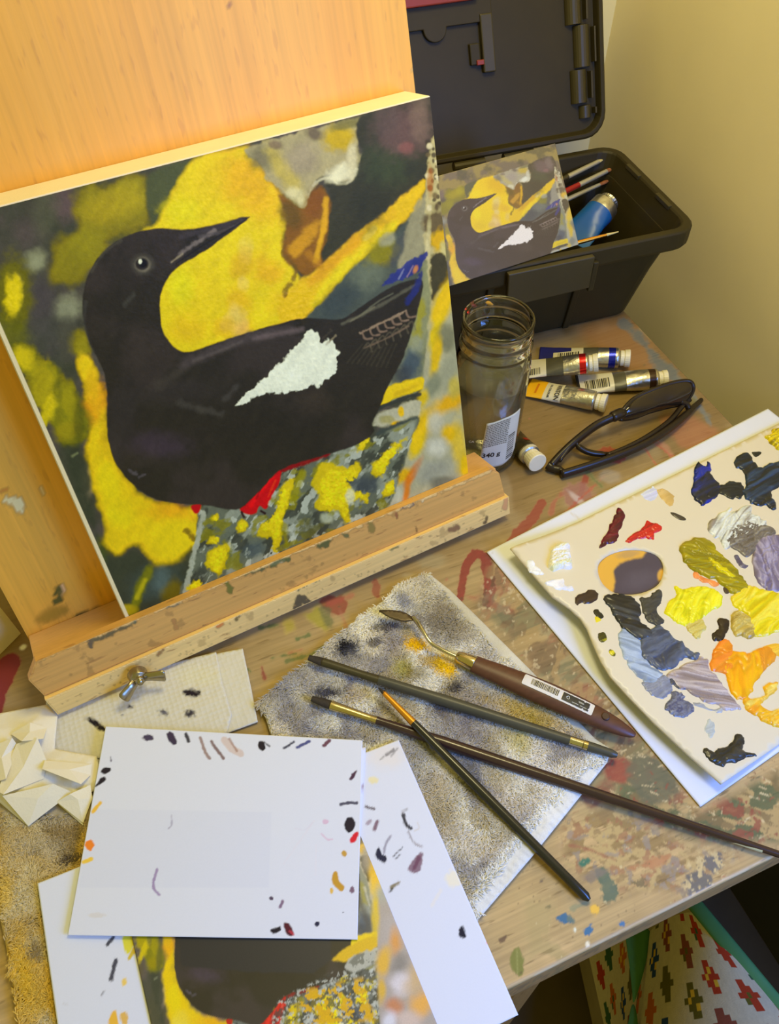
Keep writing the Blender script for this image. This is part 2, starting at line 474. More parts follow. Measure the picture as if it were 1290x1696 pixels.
# red loop and smears in front of the ledge
p.stroke([(762, 990), (766, 955), (778, 928), (792, 916), (806, 930), (812, 955), (806, 990)], 15, (128, 34, 32), 1.5, 4, 0.1, 0.95, jit=0.2)
p.stroke([(806, 925), (812, 985), (806, 1000)], 20, (124, 34, 34), 1.5, 5, 0.1, 0.95, jit=0.2)
p.poly([(762, 985), (812, 985), (850, 1010), (848, 1040), (800, 1005)], (138, 42, 42), 6, 12, 0.06, a=0.85)
p.stroke([(622, 965), (624, 985)], 12, (134, 46, 36), 2, 5, 0.1, 0.85)
p.poly([(530, 995), (560, 985), (572, 1000), (560, 1020), (540, 1010)], (132, 44, 34), 3, 8, 0.07, a=0.9)
p.stroke([(562, 1010), (575, 1040)], 7, (150, 80, 62), 3, 4, 0.1, 0.7)
p.stroke([(545, 1000), (585, 985)], 7, (160, 60, 50), 3, 4, 0.1, 0.7)
p.ell(715, 930, 24, 12, (128, 120, 85), 0, a=0.6)
p.ell(682, 955, 16, 6, (150, 140, 110), 0, a=0.6)
p.poly([(505, 1018), (530, 1005), (548, 1030), (540, 1042), (520, 1030)], (152, 140, 30), 5, 8, 0.08, a=0.85)
p.poly([(530, 1005), (545, 1010), (552, 1040), (540, 1035)], (70, 82, 48), 4, 5, 0.1, a=0.8)
p.poly([(470, 1030), (482, 1020), (490, 1040), (475, 1050)], (165, 145, 35), 5, 6, 0.1, a=0.8)
for q, w in [(((450, 1090), (490, 1082)), 5), (((492, 1058), (512, 1052)), 7), (((475, 1095), (510, 1085), (545, 1070)), 9), (((405, 1105), (415, 1112)), 5), (((430, 1040), (460, 1035)), 6)]:
    p.stroke(q, w, (62, 92, 44), 2.5, 4, 0.1, 0.85)
p.stroke([(434, 1105), (438, 1125)], 6, (132, 48, 42), 2, 3, 0.1, 0.9)
p.stroke([(478, 1082), (500, 1076)], 4, (150, 60, 50), 2, 3, 0.1, 0.7)
# left edge marks behind the easel
p.poly([(-12, 1110), (8, 1086), (28, 1082), (35, 1094), (28, 1116), (12, 1150), (4, 1184), (-14, 1190)], (124, 36, 30), 2, 3, 0.1)
p.ell(38, 1072, 6, 4, (235, 220, 170), -30, a=1)
p.ell(46, 1145, 22, 8, (95, 78, 48), 0, a=0.55)
# the mixing ground beside the palette
zS = 1.9
zone = [(815, 920), (880, 985), (940, 1065), (1010, 1150), (1070, 1215), (1110, 1260), (1160, 1340), (1290, 1270), (1330, 1330), (1260, 1410), (1150, 1400), (1040, 1360), (960, 1320), (1000, 1255), (930, 1180), (860, 1080), (790, 1010)]
p.mottle([(112, 116, 88)], 0.026, 0.49, 0.05, 0.65, zone, 14, (1, 2.6), 35)
p.mottle([(132, 52, 44)], 0.034, 0.54, 0.04, 0.75, zone, 14, (1, 3.0), 40)
p.mottle([(70, 84, 62), (88, 58, 42)], 0.045, 0.57, 0.04, 0.75, zone, 14, (1, 2.6), 60)
p.mottle([(70, 52, 40), (150, 120, 74)], 0.07, 0.61, 0.03, 0.7, zone, 14, (1, 2.4), 20)
p.mottle([(196, 178, 138)], 0.14, 0.70, 0.02, 0.6, zone, 14)
z2 = [(1020, 1275), (1090, 1255), (1160, 1340), (1290, 1270), (1340, 1400), (1150, 1395), (1010, 1340)]
p.mottle([(68, 86, 60)], 0.022, 0.46, 0.04, 0.9, z2, 16, (2, 1), -20)
p.mottle([(176, 148, 100), (110, 92, 62)], 0.055, 0.56, 0.025, 0.85, z2, 14, (2, 1), 20)
p.mottle([(128, 52, 46)], 0.055, 0.62, 0.025, 0.85, z2, 14)
p.poly([(1000, 1275), (1020, 1255), (1055, 1265), (1040, 1290), (1015, 1300)], (140, 44, 46), 5, 9, 0.06, a=0.9)
p.poly([(958, 1315), (1005, 1290), (1015, 1320), (975, 1340)], (112, 46, 48), 7, 9, 0.06, a=0.8)
p.poly([(1040, 1265), (1085, 1250), (1130, 1300), (1120, 1325), (1060, 1320)], (78, 84, 72), 8, 12, 0.06, a=0.9)
for k in range(120):
    x, y = rng.uniform(990, 1290), rng.uniform(1240, 1410); a = rng.uniform(0, 3.14); l = rng.uniform(5, 22)
    c = [(205, 188, 150), (200, 180, 140), (120, 50, 48), (64, 76, 66), (96, 84, 62)][rng.integers(5)]
    p.stroke([(x, y), (x + l * math.cos(a), y + l * math.sin(a) * 0.6)], rng.uniform(1, 2.4), c, 1, 1.5, 0.2, 0.8)
# scrubbed brown smears on the bare front
z3 = [(930, 1355), (1010, 1330), (1150, 1400), (1230, 1420), (1130, 1480), (1010, 1480), (930, 1440)]
p.mottle([(128, 102, 62)], 0.040, 0.54, 0.03, 0.75, z3, 18, (1.8, 1), -25)
p.mottle([(192, 166, 114)], 0.06, 0.56, 0.025, 0.7, z3, 18, (1.8, 1), 25)
p.mottle([(132, 66, 56), (108, 84, 56)], 0.07, 0.64, 0.04, 0.7, z3, 18)
p.mottle([(120, 118, 126)], 0.07, 0.66, 0.04, 0.7, z3, 14)
p.stroke([(945, 1400), (985, 1410), (1020, 1425)], 5, (132, 62, 56), 2, 4, 0.1, 0.8)
p.poly([(1040, 1436), (1070, 1424), (1110, 1415), (1095, 1432), (1055, 1440)], (172, 112, 78), 4, 6, 0.1, a=0.85)
p.poly([(985, 1445), (1000, 1438), (1010, 1450), (1022, 1470), (1020, 1490), (1000, 1495), (995, 1470)], (56, 92, 84), 3, 7, 0.15, a=0.9)
p.ell(968, 1428, 10, 7, (52, 108, 92), -20, rough=0.6, fs=0.2)
p.poly([(962, 1455), (985, 1438), (1008, 1440), (990, 1455), (972, 1462)], (112, 104, 104), 3, 6, 0.1, a=0.8)
p.poly([(1132, 1455), (1150, 1440), (1170, 1445), (1180, 1462), (1160, 1478), (1140, 1484)], (92, 92, 96), 3, 7, 0.16, a=0.92)
p.poly([(1160, 1425), (1190, 1412), (1200, 1430), (1180, 1445)], (94, 94, 100), 3, 7, 0.16, a=0.92)
p.poly([(1120, 1475), (1140, 1465), (1150, 1480), (1130, 1485)], (112, 108, 108), 3, 7, 0.16, a=0.7)
p.mottle([(198, 176, 130)], 0.12, 0.6, 0.04, 0.9, [(1130, 1410), (1210, 1405), (1200, 1475), (1130, 1490)], 8)
p.mottle([(88, 78, 60)], 0.08, 0.62, 0.04, 0.85, [(1025, 1455), (1090, 1445), (1080, 1490), (1030, 1490)], 8)
p.ell(984, 1507, 9, 9, (225, 178, 70), 0, rough=0.5, fs=0.2)
p.stroke([(945, 1505), (975, 1495)], 8, (108, 132, 110), 3, 4, 0.1, 0.7)
p.poly([(922, 1520), (938, 1512), (948, 1528), (932, 1530)], (52, 100, 140), 1.5, 4, 0.2)
p.poly([(968, 1540), (978, 1530), (982, 1542), (970, 1550)], (52, 104, 150), 1.5, 4, 0.2)
p.poly([(1024, 1529), (1036, 1525), (1034, 1534), (1028, 1534)], (60, 108, 160), 1.2, 2, 0.2)
p.ell(973, 1563, 4, 5, (225, 215, 195), 0, rough=0.5)
p.ell(952, 1540, 3, 5, (215, 215, 200), 0, rough=0.5)
p.ell(945, 1522, 5, 9, (90, 110, 110), -40, rough=0.6, fs=0.2)
p.poly([(846, 1583), (858, 1568), (867, 1588), (866, 1612), (858, 1617), (845, 1600)], (112, 116, 52), 1.5, 2, 0.1, a=0.95)
p.stroke([(856, 1572), (857, 1612)], 2, (140, 140, 80), 1, 0)
p.poly([(826, 1556), (838, 1548), (836, 1560), (828, 1562)], (88, 62, 56), 1.5, 3, 0.2, a=0.9)
p.ell(908, 1502, 6, 3, (92, 72, 66), -20, rough=0.5)
p.ell(896, 1460, 4, 3, (110, 90, 80), 0, rough=0.5)
p.mottle([(158, 150, 100)], 0.02, 0.6, 0.06, 0.5, [(860, 1480), (960, 1500), (960, 1600), (870, 1600)], 20)
for k in range(90):
    x, y = rng.uniform(840, 1280), rng.uniform(1400, 1640)
    c = [(100, 80, 58), (88, 66, 52), (120, 96, 70), (205, 190, 150)][rng.integers(4)]
    p.ell(x, y, rng.uniform(1, 3.5), rng.uniform(0.8, 2.2), c, rng.uniform(-40, 20), a=0.75, rough=0.4)
for k in range(70):
    x, y = rng.uniform(400, 1200), rng.uniform(560, 1200)
    p.ell(x, y, rng.uniform(1, 3), rng.uniform(0.8, 2), [(92, 76, 46), (74, 60, 42), (150, 70, 55)][rng.integers(3)], rng.uniform(-40, 20), a=0.7, rough=0.4)
for q in range(240):
    x, y = rng.uniform(830, 1290), rng.uniform(1240, 1500); a = rng.uniform(-0.8, 1.2); l = rng.uniform(3, 11)
    p.stroke([(x, y), (x + l * math.cos(a), y - l * math.sin(a) * 0.6)], rng.uniform(0.8, 1.8), [(200, 182, 140), (104, 86, 60), (90, 80, 66), (150, 64, 54), (116, 96, 66)][rng.integers(5)], 0.9, 1.0, 0.3, 0.7)
# stained front band
fi = np.nonzero(dv[:, 2] < -0.001)[0]
fn = fbm(dv[fi, 0] * 90, dv[fi, 2] * 200, 5, 4)
p.c[fi] = np.where((fn > 0.60)[:, None], lin((92, 66, 50)), np.where((fn < 0.36)[:, None], lin((112, 104, 66)), lin((164, 120, 66)))); p.a[fi] = np.where((fn > 0.60) | (fn < 0.36), 0.55, 0.55)
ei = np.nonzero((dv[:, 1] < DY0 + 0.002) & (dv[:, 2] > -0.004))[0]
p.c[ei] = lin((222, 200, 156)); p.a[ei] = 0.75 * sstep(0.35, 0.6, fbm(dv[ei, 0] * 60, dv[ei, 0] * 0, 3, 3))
M_desk = wood('worn_oak_desk_wood', (222, 190, 134), (198, 164, 108), axis=0, scale=12, rough=0.5, fleck=0.6, paint=True, bands=0.3, fl=9, streak=0.22, fleckcol=(110, 78, 42))
desk = thing('work_desk', 'paint-stained oak work desk carrying the easel and all the papers', 'desk', (0, 0, 0))
f_ = grid_faces(len(xs), len(yr))
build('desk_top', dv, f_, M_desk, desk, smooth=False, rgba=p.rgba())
M_dw = wood('desk_frame_wood', (176, 140, 84), (140, 104, 56), axis=2, scale=10)
for (lx, ly) in ((0.138, 0.0722), (-0.70, 0.105), (0.55, 0.84), (-0.70, 0.84)):
    MB().box(lx, lx + 0.026, ly, ly + 0.045, FZ, -DT).build('leg', M_dw, desk, bevel=0.002)
M_dark = plain('shade_block_side', (58, 54, 36), 0.8, var=0.1)  # dark block added to stand for the shade under the desk
tag(MB().box(0.64, 0.725, -0.45, 0.36, FZ, -0.075).build('shade_block', M_dark, None, bevel=0.002), 'plain dark block added for the shade under the right side of the desk, behind the patterned bag', 'shade block')

# ------------------------------------------------------------------ easel (own frame: x along the ledge, y into the board, z up the board)
U = np.array([0.99496538, 0.10021924, 0.0]); NN = np.array([-0.09584014, 0.95149012, -0.2923717]); UP = -np.array([0.02930127, -0.29089972, -0.95630476])
L0 = np.array([-0.13391916, 0.39075136, 0.0102])
ME = Matrix(((U[0], NN[0], UP[0], L0[0]), (U[1], NN[1], UP[1], L0[1]), (U[2], NN[2], UP[2], L0[2]), (0, 0, 0, 1)))
BE = np.stack([U, NN, UP], 1)
def e2w(v): return np.asarray(v, float) @ BE.T + L0
def eat(px, py, n):
    X = on_plane(px, py, L0 + NN * n, NN) - L0
    return np.array([X @ U, n, X @ UP])
ILLC = (0.84, 0.86, 1.12)
easel = thing('table_easel', 'beech wood table easel with a paint-smeared ledge holding up the bird painting', 'easel', M=ME)
M_beech = wood('orange_beech', (240, 182, 68), (230, 164, 50), axis=2, scale=7, rough=0.45, fleck=0.22, paint=True, bands=0.6, fleckcol=(176, 116, 52))
M_rail = wood('tan_beech', (224, 174, 92), (210, 156, 76), axis=0, scale=9, rough=0.45, fleck=0.5, paint=True, bands=0.4, fleckcol=(150, 98, 52))
M_rail2 = wood('pale_beech', (250, 214, 134), (240, 200, 116), axis=0, scale=9, rough=0.5, fleck=0.6, paint=True, bands=0.4, fleckcol=(165, 110, 55))
# board
bx0, bx1, bz0, bz1, bn = 0.0, 0.4245, 0.030, 0.66, 0.0515
nx, nz = 150, 220
g0, g1 = np.meshgrid(np.linspace(bx0, bx1, nx), np.linspace(bz0, bz1, nz))
gv = np.stack([g0.ravel(), np.full(g0.size, bn), g1.ravel()], 1)
px, py = proj(e2w(gv))
p = Paint(px, py, None, ILLC)
p.poly([(2, 832), (12, 822), (35, 825), (40, 838), (38, 852), (28, 848), (18, 838)], (240, 222, 180), 1.5, 2, 0.2, a=0.85)
p.stroke([(0, 815), (12, 812)], 5, (215, 120, 50), 2, 2, 0.2, 0.7)
p.stroke([(68, 808), (71, 818)], 5, (235, 205, 150), 1.5, 1, 0.2, 0.8)
p.stroke([(92, 985), (97, 975), (100, 992), (90, 996)], 9, (70, 78, 38), 1.5, 3, 0.2, 0.95)
p.stroke([(102, 970), (106, 980)], 7, (235, 185, 140), 1.5, 2, 0.2, 0.9)
p.poly([(60, 1025), (90, 1005), (110, 1005), (110, 1018), (80, 1030)], (150, 122, 36), 6, 5, 0.1, a=0.75)
p.stroke([(125, 1020), (160, 1008), (192, 995)], 3.5, (84, 74, 34), 1.5, 2, 0.1, 0.9)
p.stroke([(680, 110), (683, 118)], 4, (235, 215, 170), 1, 1, a=0.9)
p.stroke([(378, 5), (384, 12)], 4, (160, 100, 70), 1, 1, a=0.8)
mb = MB()
n0 = len(gv)
allv = gv.tolist(); allf = grid_faces(nx, nz).tolist()
b = MB().box(bx0, bx1, bn + 0.0002, bn + 0.012, bz0, bz1)
allf += [[i + n0 for i in q] for q in b.f]; allv += b.v
build('back_board', allv, allf, M_beech, easel, rgba=np.concatenate([p.rgba(), np.zeros((8, 4))]))
# ledge: shelf, lip, lower rail
MB().box(0.001, 0.446, 0.0122, 0.0513, 0.0230, 0.0500).build('shelf', plain('tan_beech_plain', (214, 166, 100), 0.5, var=0.08, stretch=(2, 20, 20)), easel, bevel=0.0008)
def front_panel(name, mat, outline, y0, y1, painter, res=0.0012):
    P, T, d = polymesh(outline, res)
    fv = np.stack([P[:, 0], np.full(len(P), y0), P[:, 1]], 1)
    px, py = proj(e2w(fv))
    pp = Paint(px, py, None, ILLC); painter(pp)
    n = len(fv)
    rim = np.array(outline)
    b = MB().prism([(q[0], 0, q[1]) for q in outline], (0, y0 + 0.0003, 0), (0, y1, 0))
    b.f = b.f
    # bevelled front: pull the outer ring back a little
    fv[d < 1e-6, 1] += 0.0009
    v = fv.tolist() + b.v; f = T.tolist() + [[i + n for i in q] for q in b.f]
    return build(name, v, f, mat, easel, rgba=np.concatenate([pp.rgba(), np.zeros((len(b.v), 4))]))
def lip_paint(p):
    p.mottle([(176, 134, 82)], 0.06, 0.74, 0.05, 0.4)
    for q, w, c in [(((143, 1054), (150, 1062), (150, 1070)), 9, (86, 78, 70)), (((155, 1060), (190, 1046), (225, 1030)), 6, (84, 82, 62)), (((208, 1030), (222, 1028)), 8, (70, 92, 78)),
                    (((275, 1005), (300, 995)), 7, (96, 104, 98)), (((300, 990), (305, 990)), 6, (120, 120, 96)), (((376, 966), (382, 980)), 9, (104, 108, 42)), (((388, 955), (440, 938)), 10, (80, 92, 62)),
                    (((400, 945), (470, 928)), 6, (196, 200, 186)), (((452, 937), (462, 928), (476, 925)), 9, (74, 92, 52)), (((470, 920), (500, 906)), 5, (100, 104, 58)), (((528, 905), (546, 893), (540, 903)), 8, (70, 86, 50)),
                    (((568, 886), (576, 888)), 7, (96, 104, 66)), (((612, 862), (616, 876)), 9, (140, 122, 62)), (((664, 842), (682, 834)), 8, (62, 66, 88)), (((700, 828), (712, 822)), 5, (228, 208, 168)),
                    (((655, 845), (658, 858)), 5, (150, 90, 60)), (((688, 872), (690, 882)), 3, (96, 60, 40)), (((288, 1030), (292, 1040)), 8, (178, 128, 76)), (((338, 1036), (345, 1034)), 4, (110, 80, 60)),
                    (((64, 1094), (240, 1020), (400, 953)), 3, (226, 186, 126)), (((400, 953), (600, 869), (812, 781)), 3, (232, 192, 130))]:
        p.stroke(q, w, c, 1.5, 4, 0.15, 0.9)
    for k in range(110):
        x = rng.uniform(130, 720); y = 1058 - (x - 130) * 0.410 + rng.uniform(-5, 1)
        p.stroke([(x, y), (x + rng.uniform(3, 10), y - rng.uniform(1, 4))], rng.uniform(1.5, 4), [(86, 90, 66), (110, 112, 96), (70, 80, 52), (214, 196, 156), (92, 84, 70)][rng.integers(5)], 1.2, 2, 0.3, 0.75)
front_panel('ledge_lip', M_rail, [(-0.003, 0.0212), (-0.0075, 0.043), (0.0035, 0.0576), (0.4355, 0.0576), (0.4445, 0.0495), (0.4490, 0.0212)], 0.004, 0.012, lip_paint)
def low_paint(p):
    p.mottle([(206, 160, 96)], 0.06, 0.72, 0.05, 0.4)
    for q, w, c in [(((492, 1006), (497, 991), (512, 1000)), 13, (62, 58, 54)), (((494, 976), (512, 966), (528, 960)), 5, (72, 88, 52)), (((746, 878), (756, 874)), 9, (128, 92, 66)), (((690, 888), (694, 886)), 6, (96, 66, 44)), (((804, 866), (806, 856)), 5, (90, 70, 48)),
                    (((836, 840), (838, 825)), 8, (206, 150, 110)), (((648, 908), (656, 904)), 8, (128, 120, 66)), (((360, 1038), (368, 1034)), 6, (206, 120, 60)), (((390, 1026), (396, 1018)), 5, (104, 90, 50)), (((262, 1084), (270, 1076)), 4, (150, 110, 70))]:
        p.stroke(q, w, c, 1.5, 3, 0.15, 0.9)
    for k in range(80):
        x = rng.uniform(100, 840); y = 1175 - (x - 90) * 0.442 + rng.uniform(-14, 12)
        p.ell(x, y, rng.uniform(0.8, 2.4), rng.uniform(0.8, 1.6), (176, 132, 78), rng.uniform(-40, 0), a=0.5, rough=0.3)
front_panel('lower_rail', M_rail2, [(-0.0005, 0.0), (-0.0035, 0.0205), (0.4510, 0.0208), (0.4510, 0.0)], 0.0, 0.027, low_paint)
# rear prop that carries the board
for x in (0.06, 0.34):
    a = np.array([x, 0.064, 0.40]); w0 = e2w(a); w1 = w0 + np.array([0, 0.10, 0]); w1[2] = 0.004
    bq = (w1 - L0) @ BE
    MB().tube([a, bq], 0.008, 8).build('rear_prop', M_dw, easel)
# wing nut
M_steel = plain('worn_brassy_steel', (168, 158, 134), 0.28, 1.0, var=0.12, vscale=80)
M_chrome = plain('polished_steel', (205, 200, 190), 0.18, 1.0, var=0.06)
c = eat(229, 1121, -0.010)
wn = empty('wing_nut'); wn.parent = easel; wn.location = c
tag(wn, 'brass-coloured wing nut at the left end')
mb = MB()
prof = [(0.0001, -0.0065), (0.0034, -0.0065), (0.0038, -0.0055), (0.0040, -0.0035), (0.0068, -0.0028), (0.0076, 0.000), (0.0085, 0.004), (0.0001, 0.004)]
mb.loft([[(r * math.cos(t), z, r * math.sin(t)) for t in np.linspace(0, 2 * math.pi, 24, endpoint=False)] for r, z in prof])
mb.build('nut_hub', M_steel, wn, smooth=True, bevel=0.0003)
for tx, ty in ((203, 1148), (268, 1112)):
    e = eat(tx, ty, -0.012) - c
    d = unit(e); pr = np.array([-d[2], 0, d[0]])
    mb = MB()
    loops = []
    for t, w, th in ((0.2, 0.0042, 0.0022), (0.5, 0.0046, 0.0018), (0.85, 0.0058, 0.0016), (1.0, 0.0062, 0.0015), (1.06, 0.005, 0.0012)):
        ctr = e * t + np.array([0, -0.006 * t, 0])
        loops.append([ctr + pr * w * math.cos(a) + np.array([0, th * 1.5 * math.sin(a), 0]) for a in np.linspace(0, 2 * math.pi, 16, endpoint=False)])
    mb.loft(loops).build('wing', M_steel, wn, smooth=True)
MB().tube([(0, -0.0085, 0), (0, 0.012, 0)], 0.0026, 12).build('bolt', M_steel, wn, smooth=True)

# ------------------------------------------------------------------ the bird picture
def bird_picture(p, photo=False):
    """drawn in the coordinates of the big canvas; photo = the printed reference"""
    P = p.poly; E = p.ell; S = p.stroke
    p.mottle([(92, 84, 82)], 0.014, 0.52, 0.1, 0.7)
    p.mottle([(66, 70, 52)], 0.018, 0.56, 0.1, 0.7)
    # upper left: dull olive and lilac
    E(30, 470, 60, 120, (84, 80, 76), 0, 0.5, a=0.6)
    E(105, 335, 22, 30, (104, 88, 92), 0, 0.6, a=0.7); E(45, 385, 24, 22, (96, 84, 86), 0, 0.6, a=0.5)
    E(75, 350, 20, 40, (92, 92, 76), 10, 0.6, a=0.6)
    P([(122, 325), (160, 308), (240, 290), (250, 330), (252, 372), (200, 396), (165, 425), (140, 455), (110, 470), (85, 470), (88, 425), (100, 400), (130, 375)], (132, 122, 30), 12, 16, 0.04)
    E(185, 340, 48, 26, (166, 148, 18), -20, 0.6, a=0.8); E(140, 410, 36, 24, (146, 136, 24), -40, 0.6, a=0.8); E(212, 320, 22, 28, (176, 160, 20), 0, 0.6, a=0.5)
    E(120, 440, 24, 30, (128, 120, 26), 0, 0.5, a=0.7)
    E(58, 432, 16, 17, (158, 160, 138), 20, 0.7, a=0.75); E(112, 510, 22, 20, (148, 150, 132), -30, 0.7, a=0.85); E(70, 500, 20, 40, (80, 74, 78), 0, 0.6, a=0.7)
    E(22, 488, 28, 58, (112, 108, 24), 0, 0.5); E(22, 490, 14, 36, (222, 200, 12), 5, 0.35, 0.35, h=1)
    E(20, 560, 26, 40, (104, 104, 36), 0, 0.6, a=0.8)
    E(90, 560, 40, 40, (76, 76, 72), 0, 0.6, a=0.6)
    P([(247, 288), (318, 266), (300, 300), (275, 345), (258, 374), (250, 372)], (84, 88, 60), 5, 4, 0.05)
    # the lit field behind the head
    P([(318, 266), (405, 243), (425, 262), (440, 292), (458, 316), (470, 345), (476, 375), (468, 395), (472, 425), (490, 450), (500, 470), (530, 468), (520, 520), (440, 560), (300, 600), (240, 560), (230, 400), (258, 372), (272, 345), (292, 308)], (240, 200, 10), 5, 4, 0.06, h=0.6)
    E(400, 295, 48, 40, (222, 172, 16), 20, 0.7, a=0.8); E(432, 330, 30, 40, (226, 176, 14), -20, 0.7, a=0.7)
    E(345, 300, 26, 40, (238, 196, 18), 25, 0.6, a=0.6); E(300, 350, 30, 22, (248, 212, 10), 0, 0.6, a=0.7)
    E(340, 500, 50, 45, (232, 196, 14), 0, 0.6, a=0.6); E(310, 545, 30, 22, (212, 172, 28), 0, 0.6, a=0.4)
    E(300, 475, 20, 30, (250, 214, 8), 0, 0.6, a=0.8)
    for x, y, rx, ry, c in [(408, 412, 16, 28, (226, 200, 120)), (400, 440, 14, 22, (206, 168, 84)), (402, 470, 12, 14, (224, 196, 124)), (395, 500, 18, 22, (222, 178, 84)), (392, 530, 20, 22, (232, 198, 132)), (372, 545, 18, 16, (212, 172, 92)), (450, 452, 18, 16, (224, 172, 40)), (455, 500, 14, 18, (224, 190, 96)), (432, 440, 14, 30, (230, 180, 30)), (405, 545, 14, 18, (214, 170, 110))]:
        E(x, y, rx, ry, c, 10, 0.7, 0.5, 0.06, a=0.75)
    # rising yellow band
    P([(490, 470), (512, 456), (530, 438), (560, 415), (600, 377), (640, 347), (680, 312), (702, 292), (700, 325), (690, 350), (668, 368), (640, 392), (600, 428), (570, 456), (540, 492), (510, 528), (470, 545), (460, 500)], (230, 186, 20), 4, 5, 0.08, h=0.5)
    S([(520, 505), (560, 455), (610, 410), (650, 372)], 16, (242, 206, 14), 6, 6, 0.06, 0.8); S([(515, 465), (560, 425), (600, 390)], 14, (206, 150, 24), 6, 6, 0.06, 0.7)
    S([(605, 395), (620, 380)], 14, (214, 196, 120), 5, 4, 0.06, 0.7)
    # grey rock hanging from above
    P([(402, 246), (440, 234), (520, 212), (594, 194), (600, 212), (592, 238), (597, 254), (590, 278), (580, 298), (562, 303), (546, 292), (528, 295), (515, 318), (502, 346), (484, 334), (462, 316), (442, 296), (425, 270), (410, 262)], (168, 158, 130), 3, 6, 0.08, h=0.4)
    E(432, 262, 22, 20, (112, 108, 92), 0, 0.6, a=0.8); E(470, 282, 14, 46, (196, 176, 92), -35, 0.6, a=0.6); E(560, 228, 26, 20, (196, 166, 40), 0, 0.5, a=0.85); E(500, 262, 26, 26, (158, 146, 132), 0, 0.6, a=0.8)
    E(566, 286, 24, 14, (226, 222, 198), -20, 0.5, a=0.95); E(490, 325, 16, 14, (216, 208, 170), 40, 0.5, a=0.8); E(582, 262, 8, 26, (212, 204, 176), 5, 0.5, a=0.8); E(520, 222, 16, 10, (88, 78, 70), 20, 0.5, a=0.75); E(456, 240, 12, 7, (108, 92, 84), 10, 0.5, a=0.7); E(575, 205, 30, 8, (112, 108, 64), -15, 0.5, a=0.8)
    S([(505, 344), (516, 312), (530, 298), (548, 296), (562, 306), (580, 300), (590, 280)], 4, (222, 216, 190), 2, 3, 0.1, 0.7)
    # dark hollow on the right
    P([(598, 194), (716, 160), (716, 290), (700, 296), (680, 312), (640, 346), (600, 376), (560, 412), (532, 438), (530, 420), (548, 330), (538, 306), (562, 306), (586, 300), (600, 254), (594, 236)], (66, 64, 44), 3, 4, 0.08)
    E(640, 270, 40, 40, (70, 78, 52), 0, 0.6, a=0.7); E(610, 340, 30, 40, (56, 56, 38), 0, 0.6, a=0.7); E(668, 215, 44, 40, (108, 88, 86), 10, 0.6, a=0.85); E(640, 200, 20, 26, (96, 84, 80), 0, 0.6, a=0.6); E(695, 195, 16, 40, (124, 108, 100), 0, 0.6, a=0.7); E(672, 245, 12, 10, (136, 98, 96), 0, 0.5, a=0.7); E(690, 280, 20, 14, (62, 62, 46), 0, 0.5, a=0.8)
    # brown leaf shape
    P([(460, 322), (484, 336), (504, 346), (516, 318), (534, 308), (546, 332), (542, 380), (532, 420), (528, 440), (505, 456), (484, 438), (466, 418), (474, 380), (476, 350)], (132, 96, 18), 4, 6, 0.08)
    E(480, 355, 18, 24, (104, 84, 20), -20, 0.5, a=0.9); E(520, 335, 14, 26, (126, 86, 26), 10, 0.5, a=0.8)
    P([(475, 412), (495, 390), (520, 366), (530, 372), (515, 400), (490, 428)], (200, 148, 40), 5, 4, 0.08, a=0.9); S([(540, 330), (537, 370), (528, 410), (522, 432)], 9, (216, 166, 20), 3, 3, 0.1, 0.9)
    S([(472, 405), (468, 418), (480, 432), (490, 446), (484, 466), (474, 478), (472, 490)], 6, (112, 88, 26), 2.5, 4, 0.12, 0.8)
    S([(512, 420), (530, 440)], 12, (176, 126, 24), 5, 4, 0.1, 0.7)
    # blue grey hollow under the band
    P([(498, 534), (540, 494), (570, 458), (600, 430), (645, 394), (690, 352), (706, 420), (700, 470), (640, 490), (580, 530), (530, 545)], (84, 90, 84), 4, 4, 0.08)
    E(560, 500, 40, 22, (66, 74, 76), -40, 0.6, a=0.8); E(612, 452, 30, 22, (112, 118, 106), -30, 0.6, a=0.75); E(640, 430, 14, 12, (74, 80, 90), 0, 0.5, a=0.8); E(630, 418, 26, 20, (136, 128, 36), -30, 0.5, a=0.85); E(640, 396, 14, 11, (158, 156, 138), -30, 0.5, a=0.8)
    P([(676, 362), (706, 318), (708, 400), (690, 430), (660, 448), (668, 400)], (152, 146, 126), 4, 5, 0.08, a=0.9); E(660, 412, 8, 30, (84, 84, 86), 20, 0.5, a=0.6)
    # edge of the post on the right
    P([(706, 300), (716, 230), (722, 240), (735, 330), (745, 420), (752, 500), (700, 560), (690, 640), (684, 560), (700, 480), (703, 400)], (190, 178, 140), 3, 5, 0.1, a=0.95)
    for k in range(26):
        E(rng.uniform(708, 732), rng.uniform(235, 345), rng.uniform(2, 5), rng.uniform(2, 6), [(70, 62, 44), (104, 92, 66), (216, 206, 176)][k % 3], 0, 0.4, a=0.85)
    E(722, 372, 20, 26, (88, 76, 54), 10, 0.4, 0.6, 0.08, a=0.9); E(728, 398, 13, 20, (214, 172, 56), 0, 0.4, 0.4, 0.1); E(738, 412, 10, 14, (196, 186, 140), 0, 0.4, a=0.9)
    P([(716, 424), (738, 422), (744, 452), (732, 480), (718, 500), (712, 470)], (60, 56, 36), 3, 5, 0.1, a=0.95); E(712, 300, 5, 24, (170, 96, 40), 0, 0.5, a=0.6); E(708, 420, 4, 60, (206, 196, 160), 3, 0.5, a=0.6)
    # out-of-focus ground at the lower right
    P([(716, 500), (745, 470), (760, 560), (790, 790), (640, 850), (658, 780), (690, 690), (702, 600), (708, 540)], (168, 164, 140), 3, 3, 0.05, a=1)
